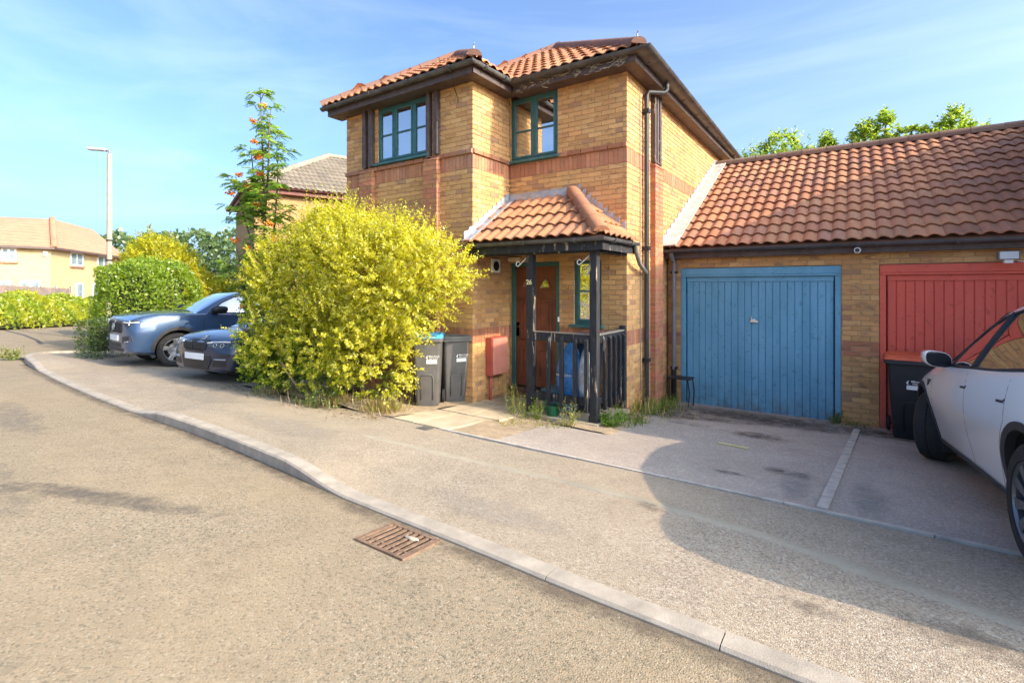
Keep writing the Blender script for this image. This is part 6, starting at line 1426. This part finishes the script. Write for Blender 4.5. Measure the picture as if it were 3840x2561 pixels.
# leaf litter and grit
n = 900; x = np.concatenate([RNG.uniform(-8.8, -4.9, 500), RNG.uniform(-3.2, 0.4, 400)]); y = np.concatenate([4.35 - np.abs(RNG.normal(size=500))*0.22, 8.75 - np.abs(RNG.normal(size=400))*0.5]); P = np.stack([x, y, np.array([pave_z(a, b) if b < 4.38 else G(b) for a, b in zip(x, y)]) + 0.008], 1)
D = rnd_dir(n); D[:, 2] *= 0.1; N = np.tile([0, 0, 1.0], (n, 1)) + RNG.normal(size=(n, 3))*0.2
o = stuff(link('leaf_litter', leaf_mesh('leaf_litter', P, D, N, 0.03*(0.5 + RNG.random(n)), np.clip(tinted(n, [(0.42,0.28,0.13), (0.5,0.40,0.18), (0.25,0.16,0.09)]), .01, .8), 0.6))); tag(o, 'dry fallen leaves scattered along the bush and garage doors', 'leaf litter')
# ------------------------------------------------------------------ wheelie bins
def binmat(name, c): return mat(name, C3(*c), 0.55, 0.18, 7, 0.15)
M_BING = binmat('bin_grey_plastic', (0.105, 0.10, 0.095)); M_BINK = binmat('bin_black_plastic', (0.022, 0.023, 0.026)); M_BINN = binmat('bin_navy_plastic', (0.018, 0.035, 0.075))
M_LBLUE = binmat('lid_sky_blue', (0.06, 0.34, 0.66)); M_LRED = binmat('lid_orange_red', (0.62, 0.12, 0.05)); M_LDBLUE = binmat('lid_royal_blue', (0.035, 0.16, 0.46)); M_PRINT = mat('white_print', C3(0.78, 0.78, 0.76), 0.5, 0.03)
def rrect(hx, hy, r, n=4):
    P = []
    for cx, cy, a0 in ((hx-r, hy-r, 0), (-hx+r, hy-r, 90), (-hx+r, -hy+r, 180), (hx-r, -hy+r, 270)):
        for k in range(n+1): a = R(a0 + 90*k/n); P.append((cx + r*math.cos(a), cy + r*math.sin(a)))
    return P
def ringed(levels):
    m = MB(); n = None
    for (P, z) in levels: n = len(P); m.v += [(x, y, z) for x, y in P]
    for i in range(len(levels)-1): m.f += [(i*n+k, i*n+(k+1) % n, (i+1)*n+(k+1) % n, (i+1)*n+k) for k in range(n)]
    m.f += [tuple(range(n))[::-1], tuple((len(levels)-1)*n+k for k in range(n))]; m.t = [None]*len(m.f); return m
def wheelie_bin(label, pos, face, mbody, mlid, w=0.235, dpt=0.275, h=1.06, printing=True, group='council wheelie bins', insert=None):
    """front faces local -y"""
    fa = math.atan2(face[0], -face[1]); gx = -0.0745
    r = thing('wheelie_bin', label, 'bin', (pos[0], pos[1], pos[2] if len(pos) > 2 else G(pos[1])+0.003), (0, 0, fa), group)
    hb = h*0.90; wb, wt, db, dt = w*0.70, w*0.87, dpt*0.62, dpt*0.86
    def off(P, dy): return [(x, y+dy) for x, y in P]
    lv = [(off(rrect(wb*0.92, db*0.92, 0.04), 0.02), 0.0), (off(rrect(wb, db, 0.045), 0.02), 0.03), (rrect(lerp(wb, wt, 0.9), lerp(db, dt, 0.9), 0.05), hb*0.92), (rrect(wt, dt, 0.05), hb)]
    lv += [(rrect(wt+0.005, dt+0.005, 0.05), hb+0.002), (rrect(w*0.99, dpt*0.985, 0.045), hb+0.012), (rrect(w*0.99, dpt*0.985, 0.045), hb+0.052), (rrect(w*0.93, dpt*0.93, 0.045), hb+0.056)]
    lpart('body', ringed(lv).mesh('body', mbody, True, True, 40), r)
    ld = [(rrect(w*0.97, dpt*0.97, 0.04), hb+0.058), (rrect(w*0.965, dpt*0.965, 0.04), hb+0.075), (off(rrect(w*0.86, dpt*0.86, 0.05), 0.01), hb+0.095+0.012), (off(rrect(w*0.80, dpt*0.80, 0.05), 0.01), hb+0.11), (off(rrect(w*0.74, dpt*0.72, 0.05), 0.01), hb+0.098)]
    lid = lpart('lid', ringed(ld).mesh('lid', mlid, True, True, 35), r)
    s = MB().box(-w*0.62, w*0.62, -dpt*0.90, -dpt*0.87, hb+0.078, hb+0.098); lpart('lid_slot', s.mesh('lid_slot', M_DARK if insert is None else insert), lid)
    hd_ = MB().tube([(-w*0.75, dpt*0.95, hb+0.02), (-w*0.75, dpt*1.18, hb+0.035), (w*0.75, dpt*1.18, hb+0.035), (w*0.75, dpt*0.95, hb+0.02)], 0.016, 8); lpart('handle', hd_.mesh('handle', mbody, True), r)
    wm = MB().lathe([(0.0, -0.022), (0.085, -0.022), (0.1, -0.012), (0.1, 0.012), (0.085, 0.022), (0.0, 0.022)], 0, 0, 18, 'x').mesh('wheel', M_TYRE, True, True, 40)
    for sx in (1, -1): o = lpart('wheel', wm, r); o.location = (sx*(wb+0.045), db+0.02, 0.1)
    a = MB().tube([(-wb-0.05, db+0.02, 0.1), (wb+0.05, db+0.02, 0.1)], 0.014, 6); lpart('axle', a.mesh('axle', M_BLACK), r)
    # raised arch on the front
    yf = lambda z: -lerp(db, dt, min(1, max(0, (z-0.03)/(hb-0.03)))) + 0.02*(1 - z/hb) - 0.003
    pts = [(-w*0.36, 0.12), (-w*0.38, hb*0.46), (-w*0.28, hb*0.505), (w*0.28, hb*0.505), (w*0.38, hb*0.46), (w*0.36, 0.12)]
    rb = MB().tube([(x, yf(z), z) for x, z in pts], 0.009, 6); lpart('front_rib', rb.mesh('front_rib', mbody, True), r)
    if printing:
        zc = hb*0.735; tilt = math.atan2(dt-db-0.02*0, hb)
        p = MB(); cx = w*0.30 if w < 0.3 else w*0.05; pw = w*0.33
        p.add([(cx-pw, yf(zc-0.03)-0.003, zc-0.055), (cx+pw, yf(zc-0.03)-0.003, zc-0.055), (cx+pw, yf(zc)-0.003, zc), (cx-pw, yf(zc)-0.003, zc)], [(0,1,2,3)]); lpart('label', p.mesh('label', M_PRINT), r)
        for txt, zz, sc_, dx in (('Milton Keynes', zc+0.052, 0.036, 0.0), ('City Council', zc+0.022, 0.033, -0.008)):
            me = text_mesh(txt, sc_*(w/0.235)**0.7*0.74, 0.0008, True); me.materials.clear(); me.materials.append(M_PRINT); o = lpart('lettering', me, r); o.location = (cx + 0.035 + dx, yf(zz)-0.003, zz); o.rotation_euler = (R(90) + math.atan2(dt-db, hb), 0, 0)
        lg = MB(); x0 = cx-pw-0.005; 
        lg.prism([(x0, zc+0.03), (x0+0.022, zc+0.062), (x0+0.03, zc+0.06), (x0+0.016, zc+0.032), (x0+0.03, zc+0.014), (x0+0.02, zc+0.012)], 'y', yf(zc+0.03)-0.004, yf(zc+0.03)); lpart('emblem', lg.mesh('emblem', M_PRINT), r)
    return r
def dirn(a): return (math.sin(R(a)), -math.cos(R(a)))
f1 = Vector(dirn(38)); f2 = Vector(dirn(58)); f3 = Vector(dirn(-3))
b1 = Vector((-5.10, 5.27)) - f1*0.19; b2 = Vector((-5.03, 5.84)) - f2*0.19
wheelie_bin('grey wheelie bin with sky blue lid half covered by the yellow bush', (b1.x, b1.y), f1, M_BING, M_LBLUE)
wheelie_bin('plain grey wheelie bin with grey lid beside the wall corner', (b2.x, b2.y), f2, M_BING, binmat('lid_grey', (0.13, 0.125, 0.12)))
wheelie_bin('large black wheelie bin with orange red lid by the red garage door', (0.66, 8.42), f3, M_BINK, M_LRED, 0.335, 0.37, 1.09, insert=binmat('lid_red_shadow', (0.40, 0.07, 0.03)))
wheelie_bin('black wheelie bin with royal blue lid mostly hidden by the white car mirror', (1.46, 8.42), f3, M_BINK, M_LDBLUE, 0.335, 0.37, 1.07, insert=M_LDBLUE)
wheelie_bin('navy wheelie bin standing behind the porch railing', (-3.18, 6.52, 0.23), (0.25, -0.97), M_BINN, binmat('lid_navy', (0.03, 0.07, 0.15)), 0.24, 0.29, 1.08, False)
def blob(c, r, seed, n=18, m=12, squash=1.0):
    rr = np.random.default_rng(seed); mb = MB(); ph = rr.uniform(0, 6, 6)
    for j in range(m+1):
        a = PI*j/m
        for k in range(n):
            b = 2*PI*k/n; f = 1 + 0.13*math.sin(3*b + ph[0] + 2*a) + 0.10*math.sin(5*b + ph[1] - 3*a) + 0.07*math.sin(9*b + ph[2] + 4*a)
            mb.v.append((c[0] + r[0]*f*math.sin(a)*math.cos(b), c[1] + r[1]*f*math.sin(a)*math.sin(b), c[2] + r[2]*math.cos(a)*(1 + 0.05*f)))
    mb.f = [(j*n+k, j*n+(k+1) % n, (j+1)*n+(k+1) % n, (j+1)*n+k) for j in range(m) for k in range(n)]; mb.t = [None]*len(mb.f); return mb
def plastic(name, c):
    t = NT(name); v = t.pos(); t.col(t.ramp(t.noise(v, 7, 4), [(0.35, tuple(x*0.5 for x in c[:3]) + (1,)), (0.65, c)])); t.p(Roughness=0.25); t.bump(t.noise(v, 14, 5, 0.6, 1.2), 0.03, 0.8); return t.m
sk = thing('rubbish_sack', 'crumpled blue printed sack leaning on the navy bin behind the railing', 'sack', (-3.22, 6.2, 0.25))
blob((-3.24, 6.16, 0.74), (0.19, 0.08, 0.46), 3).build('sack', plastic('blue_plastic', C3(0.05, 0.27, 0.66)), sk, True, True)
lettering('RECYCLING', 0.045, (-3.30, 6.082, 0.78), (R(90), 0, 0), M_PRINT, sk)
sk2 = thing('plastic_bag', 'bulging white translucent plastic bag stuffed behind the railing near the right post', 'bag', (-2.98, 6.2, 0.3))
blob((-3.0, 6.15, 0.78), (0.105, 0.07, 0.36), 5).build('bag', plastic('white_plastic', C3(0.78, 0.82, 0.86)), sk2, True, True)
tb = thing('storage_box', 'low teal plastic box on the porch floor by the railing', 'box', (-3.55, 6.4, 0.24))
m = MB(); m.box(-3.72, -3.42, 6.2, 6.62, 0.235, 0.50).box(-3.735, -3.405, 6.185, 6.635, 0.50, 0.53); m.build('box_body', mat('teal_plastic', C3(0.10, 0.22, 0.24), 0.5, 0.2), tb, bevel=0.01)
pt = thing('green_pot', 'small green plastic tub under the porch railing', 'tub', (-3.36, 5.98, 0.17))
MB().lathe([(0.0, 0.20), (0.075, 0.20), (0.095, 0.36), (0.10, 0.36), (0.10, 0.375), (0.085, 0.375), (0.07, 0.22)], -3.42, 5.985, 18).build('tub', mat('green_plastic', C3(0.012, 0.11, 0.045), 0.5, 0.2), pt, True, True, 40)
# gully grate in the road
gr = thing('drain_grate', 'rusty iron drain grate set in the road against the kerb', 'drain', (-2.42, 2.25, G(2.25)+ROAD_DZ))
M_RUST = mat('rusty_iron', C3(0.20, 0.125, 0.08), 0.85, 0.4, 22, 0.6, 0.1); zr_ = lambda y: G(y) + ROAD_DZ
def slab(x0, x1, y0, y1, dz0, dz1, m, nm, par):
    q = MB(); v = [(x, y, zr_(y)+dz1) for x, y in ((x0,y0),(x1,y0),(x1,y1),(x0,y1))]; q.add(v + [(a, b, zr_(b)+dz0) for a, b, c in v], [(0,1,2,3),(0,4,5,1),(1,5,6,2),(2,6,7,3),(3,7,4,0),(7,6,5,4)]); return q.build(nm, m, par)
gx0, gx1, gy0, gy1 = -2.64, -2.20, 2.07, 2.40
slab(gx0+0.01, gx1-0.01, gy0+0.01, gy1-0.01, -0.01, 0.004, M_DARK, 'pit_shade', gr)  # thin dark sheet on the road, painted shade instead of a hole
for a, b, c, d in ((gx0, gx1, gy0, gy0+0.025), (gx0, gx1, gy1-0.025, gy1), (gx0, gx0+0.025, gy0+0.025, gy1-0.025), (gx1-0.025, gx1, gy0+0.025, gy1-0.025)): slab(a, b, c, d, 0, 0.014, M_RUST, 'frame_bar', gr)
for k in range(8):
    x = gx0 + 0.040 + k*0.050; slab(x, x+0.022, gy0+0.026, gy1-0.026, 0, 0.013, M_RUST, 'grate_bar', gr)
slab(gx0+0.026, gx1-0.026, 2.14, 2.155, 0.0, 0.011, M_RUST, 'cross_bar', gr)
blob((-2.36, 2.30, zr_(2.3)+0.014), (0.06, 0.02, 0.006), 8).build('debris', mat('pale_debris', C3(0.38, 0.31, 0.24), 0.9, 0.3, 30, 0.5), gr, True)
# little things on the ground
def flat(nm, lab, cat, x0, x1, y0, y1, m, rot=0, h=0.008, zf=None):
    o = MB().box(x0, x1, y0, y1, 0, h).build(nm, m, bevel=0.002); o.data.transform(Matrix.Translation((-(x0+x1)/2, -(y0+y1)/2, 0))); o.location = ((x0+x1)/2, (y0+y1)/2, (zf or G)((y0+y1)/2)+0.004); o.rotation_euler = (-0.0745, 0, rot); return tag(o, lab, cat)
flat('wood_offcut', 'pale yellow strip of wood lying on the blue garage drive', 'wood', -1.30, -0.98, 6.07, 6.15, mat('pale_yellow_wood', C3(0.52, 0.46, 0.22), 0.8, 0.15), R(-4))
flat('stopcock_cover', 'small dark iron stopcock cover in the pavement by the path', 'cover', -4.27, -4.10, 4.22, 4.36, mat('dark_iron', C3(0.10, 0.095, 0.085), 0.7, 0.3, 20, 0.4), 0, 0.006)
o = MB().lathe([(0.0, 0.004), (0.028, 0.004), (0.034, 0.0)], 0, 0, 16).build('kerb_plug', mat('dark_iron', C3(0.10, 0.095, 0.085))); o.location = (-2.02, 2.53, pave_z(-2.02, 2.56)+0.004); tag(o, 'small round dark plug in the kerb above the drain', 'plug')
cr_ = MB(); pr_ = []
for i, (x, y) in enumerate(((-33.2, 5.6), (-29.0, 5.35), (-26.4, 5.25), (-23.2, 4.95), (-21.0, 4.6))): pr_.append(Vector((x, y, zr_(y) + 0.006)))
for a, b in zip(pr_, pr_[1:]): cr_.bar(a, b, 0.10, 0.004)
stuff(tag(cr_.build('road_crack', mat('crack_dark', C3(0.07, 0.065, 0.06), 0.95, 0.3)), 'long dark tar joint across the far end of the road', 'tar joint'))
# ------------------------------------------------------------------ neighbouring and far houses, lamp, fence
def frameM(O, U):
    """local x along the front (to the right seen from outside), y into the house"""
    U = Vector(U).normalized(); V = Vector((-U.y, U.x)); M = Matrix.Identity(4); M[0][0], M[1][0] = U; M[0][1], M[1][1] = V; M.translation = (O[0], O[1], 0); return M
def tbox(M, x0, x1, y0, y1, z0, z1): 
    m = MB().box(x0, x1, y0, y1, z0, z1); m.v = [M @ Vector(v) for v in m.v]; return m
def plainbrick(name, c):
    t = NT(name); g = t.n('ShaderNodeTexCoord').outputs['Object']; v = t.pos((1, 1, 1))
    s = t.n('ShaderNodeSeparateXYZ'); t.l(v, s.inputs[0]); a = t.n('ShaderNodeMath', operation='ADD'); t.l(s.outputs[0], a.inputs[0]); t.l(s.outputs[1], a.inputs[1]); cb = t.n('ShaderNodeCombineXYZ'); t.l(a.outputs[0], cb.inputs[0]); t.l(s.outputs[2], cb.inputs[1])
    b = t.n('ShaderNodeTexBrick'); b.inputs['Scale'].default_value = 1.0; b.inputs['Brick Width'].default_value = 0.225; b.inputs['Row Height'].default_value = 0.075; b.inputs['Mortar Size'].default_value = 0.006
    b.inputs['Color1'].default_value = c; b.inputs['Color2'].default_value = tuple(x*0.78 for x in c[:3]) + (1,); b.inputs['Mortar'].default_value = tuple(x*0.8 for x in c[:3]) + (1,); t.l(cb.outputs[0], b.inputs['Vector'])
    t.col(t.mix(0.3, b.outputs['Color'], t.ramp(t.noise(v, 1.5, 4), [(0.3, 0.6), (0.7, 1.0)]), 'MULTIPLY')); t.p(Roughness=0.9); return t.m
M_PB1 = plainbrick('orange_brick', C3(0.50, 0.29, 0.12)); M_PB2 = plainbrick('pale_yellow_brick', C3(0.56, 0.42, 0.22))
GREYT = ((0.20,0.165,0.13), (0.22,0.185,0.145), (0.175,0.15,0.12), (0.205,0.175,0.135))
# next door on the left: turned a little, grey pantiles
n2 = thing('brick_house', 'neighbouring brick house with grey tiled hipped roof behind the rowan tree', 'house', (-16.4, 8.85, G(8.85)))
Mn = frameM((-16.4, 8.85), (0.93, -0.37)); W_, Dp = 6.2, 8.5
w2 = Matrix(Mn)
tbox(Mn, -W_, 0, 0, Dp, -0.5, 5.15).build('wall', M_PB1, n2)
e = 0.28; zE = 5.30
def nv(x, y, z): return Mn @ Vector((x, y, z))
hwn = (W_+2*e)/2; zt_ = zE + 0.62*hwn
c00, c10, c11, c01 = nv(-W_-e, -e, zE), nv(e, -e, zE), nv(e, Dp+e, zE), nv(-W_-e, Dp+e, zE); r0, r1 = nv(-W_/2, -e+hwn, zt_), nv(-W_/2, Dp+e-hwn, zt_)
roof_face(n2, [c10, c11, r1, r0], c10, c11, single=False, pal=GREYT); roof_face(n2, [c00, c10, r0], c00, c10, single=False, pal=GREYT); roof_face(n2, [c01, c00, r0, r1], c01, c00, single=False, pal=GREYT)
for a, b in ((c10, r0), (c00, r0), (r0, r1), (c11, r1)): ridge_run(n2, a + Vector((0, 0, 0.05)), b + Vector((0, 0, 0.05)), 0.12, 'hip_tile', pal=((0.36,0.27,0.19), (0.40,0.30,0.21)))
for a, b in ((nv(e-0.05, -e+0.05, 5.2), nv(e-0.05, Dp, 5.2)), (nv(-W_-e, -e+0.05, 5.2), nv(e-0.06, -e+0.05, 5.2))): MB().bar(a, b, 0.03, 0.18).build('fascia', mat('red_brown_fascia', C3(0.16, 0.045, 0.03), 0.6, 0.2), n2)
gutter(n2, [nv(-W_-e, -e-0.03, 5.30), nv(e+0.03, -e-0.03, 5.30), nv(e+0.03, Dp, 5.30)], 0.055, mat('gutter_redbrown', C3(0.10, 0.035, 0.028), 0.5, 0.2))
for x in (-5.2, -3.4): q = tbox(Mn, x, x+1.1, -0.03, 0.06, 0.95, 1.95).build('window', M_WHITE, n2); tbox(Mn, x+0.08, x+1.02, -0.034, -0.02, 1.03, 1.87).build('pane', M_CARGLASS, q)
tbox(Mn, -1.25, -0.08, -0.10, -0.02, G(8.5), 2.22).build('door', M_WHITE, n2, bevel=0.01)
# far house across the road on the left, two wings meeting at a blunt corner
fh = thing('far_house', 'pale yellow brick house with orange tiled roof across the far road', 'house', (-48.1, 11.0, G(11)))
p0, p1, p2 = Vector((-48.9, 2.0)), Vector((-48.1, 11.0)), Vector((-58.7, 18.4)); zb_, ze_ = -0.9, 4.85
back = [Vector((-57.5, 1.5)), Vector((-56.8, 14.0)), Vector((-63.5, 24.5))]
m = MB(); n = 3
base = [(p.x, p.y) for p in (p0, p1, p2)] + [(-64.5, 16.5), (-57.0, 7.0), (-58.0, 2.0)]
m.prism(base, 'z', zb_, ze_).build('wall', M_PB2, fh)
inw = lambda p, d: (p.x + d[0], p.y + d[1])
def ov(p, d, z): return Vector((p.x + d[0], p.y + d[1], z))
E0, E1, E2 = ov(p0, (0.45, 0), ze_), ov(p1, (0.5, 0.1), ze_), ov(p2, (0.5, 0.45), ze_)
R0, R1, R2 = Vector((-56.6, 2.0, 7.15)), Vector((-54.27, 12.53, 7.53)), Vector((-62.86, 17.56, 7.70)); B0, B1, B2 = Vector((-64.0, 2, ze_)), Vector((-61.5, 13.8, ze_)), Vector((-67.0, 18.5, ze_))
M_FT = None
def fartile():
    t = NT('far_clay_tile'); v = t.pos((1, 1, 1)); s = t.n('ShaderNodeSeparateXYZ'); t.l(v, s.inputs[0])
    w = t.n('ShaderNodeTexWave', wave_type='BANDS', bands_direction='Z'); w.inputs['Scale'].default_value = 1.15; w.inputs['Distortion'].default_value = 0.6; t.l(v, w.inputs['Vector'])
    c = t.ramp(t.noise(v, 2.2, 5), [(0.3, C3(0.42, 0.19, 0.11)), (0.7, C3(0.52, 0.25, 0.15))]); c = t.mix(0.35, c, t.ramp(w.outputs['Fac'], [(0.0, 0.5), (0.35, 1.0)]), 'MULTIPLY'); t.col(c); t.p(Roughness=0.9); return t.m
M_FT = fartile()
def solid_faces(faces, th=0.18):
    q = MB()
    for f in faces:
        f = [Vector(x) for x in f]; k = len(f); q.add(f + [x - Vector((0, 0, th)) for x in f], [tuple(range(k)), tuple(range(k, 2*k))[::-1]] + [(i, k+i, k+(i+1) % k, (i+1) % k) for i in range(k)])
    return q
rf = solid_faces([(E0, E1, R1, R0), (E1, E2, R2, R1), (B0, R0, R1, B1), (B1, R1, R2, B2), (E2, B2, R2)]).build('roof', M_FT, fh)
ridge_run(fh, E1 + Vector((0, 0, .05)), R1 + Vector((0, 0, .05)), 0.2, 'hip_tile', 0.6, pal=((0.50,0.26,0.15), (0.46,0.24,0.14)))
MB().bar(E0 - Vector((0.05, 0, 0.10)), E1 - Vector((0.05, 0, 0.10)), 0.14, 0.16).build('gutter', M_FASCIA, fh); MB().bar(E1 - Vector((0, 0, 0.10)), E2 - Vector((0, 0, 0.10)), 0.14, 0.16).build('gutter', M_FASCIA, fh)
M_PANE = mat('far_window_pane', C3(0.20, 0.26, 0.28), 0.15, 0.5, 1.5)
def farwin(a, b, t0, t1, z0, z1, cols=1, sill=True, par=None):
    d = (b-a); L_ = d.length; d.normalize(); nrm = Vector((d.y, -d.x)); 
    if nrm.dot(Vector((0, 0)) - a) < 0: nrm = -nrm
    c0, c1 = a + d*t0, a + d*t1; M = Matrix.Identity(4); M[0][0], M[1][0] = d; M[0][1], M[1][1] = -nrm; M.translation = (*c0, 0); w = t1-t0
    q = MB(); f = 0.11
    for bx in ((0, w, -0.06, 0.05, z0, z0+f), (0, w, -0.06, 0.05, z1-f, z1), (0, f, -0.06, 0.05, z0+f, z1-f), (w-f, w, -0.06, 0.05, z0+f, z1-f)) + tuple((w*k/(cols+1)-f/2, w*k/(cols+1)+f/2, -0.065, 0.05, z0+f, z1-f) for k in range(1, cols+1)): q.add([M @ Vector(v) for v in MB().box(*bx).v], MB().box(*bx).f)
    o = q.build('window', M_WHITE, par or fh)
    xs = [0] + [w*k/(cols+1) for k in range(1, cols+1)] + [w]
    for x0, x1 in zip(xs, xs[1:]): tbox(M, x0+0.05, x1-0.05, -0.03, 0.0, z0+f, z1-f).build('pane', M_PANE, o)
    if sill: tbox(M, -0.1, w+0.1, -0.14, 0.05, z0-0.14, z0-0.005).build('sill', mat('red_sill', C3(0.36, 0.17, 0.10), 0.9, 0.2), o)
    return o
farwin(p0, p1, 6.5, 7.28, 3.75, 4.72); farwin(p0, p1, 6.0, 7.0, 1.2, 2.40, 1, False); farwin(p0, p1, 7.45, 8.5, 1.2, 2.42, 1, False)
farwin(p1, p2, 3.03, 5.2, 3.65, 4.72); farwin(p1, p2, 8.06, 10.6, 3.70, 4.72); farwin(p1, p2, 4.0, 5.2, 0.4, 2.30, 0, False); farwin(p1, p2, 7.1, 8.45, 0.4, 2.28, 0, False)
ab = thing('alarm_box', 'white alarm box high on the far house wall', 'alarm', (-48.1, 10.0, 3.8)); tbox(Matrix.Identity(4), -48.25, -47.98, 10.58, 10.85, 4.15, 4.55).build('cover', M_WHITE, ab, bevel=0.04)
# second far house, only its roof shows between hedges
f2h = thing('far_house', 'second far house whose orange roof shows behind the tall yellow hedge', 'house', (-47, 28.5, G(28)))
Mq = frameM((-46.0, 27.5), (0.97, -0.25)); tbox(Mq, -12, 0, 0, 7, -2.0, 3.3).build('wall', M_PB2, f2h)
q = [Mq @ Vector(v) for v in ((-12.4, -0.4, 3.3), (0.4, -0.4, 3.3), (0.4, 7.4, 3.3), (-12.4, 7.4, 3.3), (-12.4, 3.5, 6.0), (-3.2, 3.5, 6.0))]
solid_faces([(q[0], q[1], q[5], q[4]), (q[1], q[2], q[5]), (q[2], q[3], q[4], q[5])]).build('roof', M_FT, f2h)
wq = tbox(Mq, -3.4, -2.2, -0.06, 0.06, 1.7, 2.9).build('window', M_WHITE, f2h); tbox(Mq, -3.25, -2.35, -0.08, -0.062, 1.85, 2.75).build('pane', M_PANE, wq)
# pale board fence in front of the far house
fe = thing('board_fence', 'pale pinkish board fence in front of the far yellow house', 'fence', (-43.5, 7.0, G(7)))
fa, fb = Vector((-47.4, 7.5)), Vector((-40.6, 10.2)); d = (fb-fa); nb = 48; M_FB = mat('pale_fence_board', C3(0.40, 0.30, 0.245), 0.9, 0.2, 2); d1 = d.normalized(); 
for k in range(nb):
    c = fa + d*((k+0.5)/nb); g0 = G(c.y) + ROAD_DZ; M = frameM((c.x, c.y), (d1.x, d1.y)); hgt = 2.20 + 0.015*math.sin(k*2.3) - 0.10*k/48
    tbox(M, -0.07, 0.07, -0.012, 0.012, g0, g0+hgt).build('board', M_FB, fe)
for k in range(7):
    c = fa + d*(k/6); g0 = G(c.y) + ROAD_DZ; M = frameM((c.x, c.y), (d1.x, d1.y)); tbox(M, -0.06, 0.06, 0.03, 0.13, g0, g0+2.25).build('post', M_FB, fe)
# street lamp
lx, ly = -21.75, 6.55; lp = thing('street_lamp', 'tall concrete street lamp with a flat lantern behind the hedges', 'street lamp', (lx, ly, G(ly)))
M_LP = mat('lamp_post_buff', C3(0.40, 0.31, 0.23), 0.7, 0.15, 3); zt2 = 6.70
MB().tube([(lx, ly, G(ly)), (lx, ly, 1.4), (lx, ly, 1.42), (lx, ly, zt2)], [0.115, 0.11, 0.085, 0.07], 14).build('column', M_LP, lp, True, True, 40)
ld_ = Vector((-0.80, -0.58, 0)).normalized(); c = Vector((lx, ly, zt2)); MB().tube([c, c + Vector((0, 0, 0.08)), c + ld_*0.12 + Vector((0, 0, 0.12))], 0.035, 10).build('arm', M_GREYPIPE, lp, True)
Ml = Matrix.Identity(4); Ml[0][0], Ml[1][0] = ld_.x, ld_.y; Ml[0][1], Ml[1][1] = -ld_.y, ld_.x; Ml.translation = c + ld_*0.42 + Vector((0, 0, 0.15))
MB().obox(Ml @ Matrix.Rotation(R(-4), 4, 'Y'), 0.62, 0.22, 0.10).build('lantern', mat('lantern_grey', C3(0.46, 0.47, 0.46), 0.5, 0.1), lp, bevel=0.03)
for z in (2.0, 2.9, 3.6): MB().lathe([(0.088, z), (0.095, z+0.01), (0.095, z+0.05), (0.088, z+0.06)], lx, ly, 14).build('band', M_BLACK, lp)
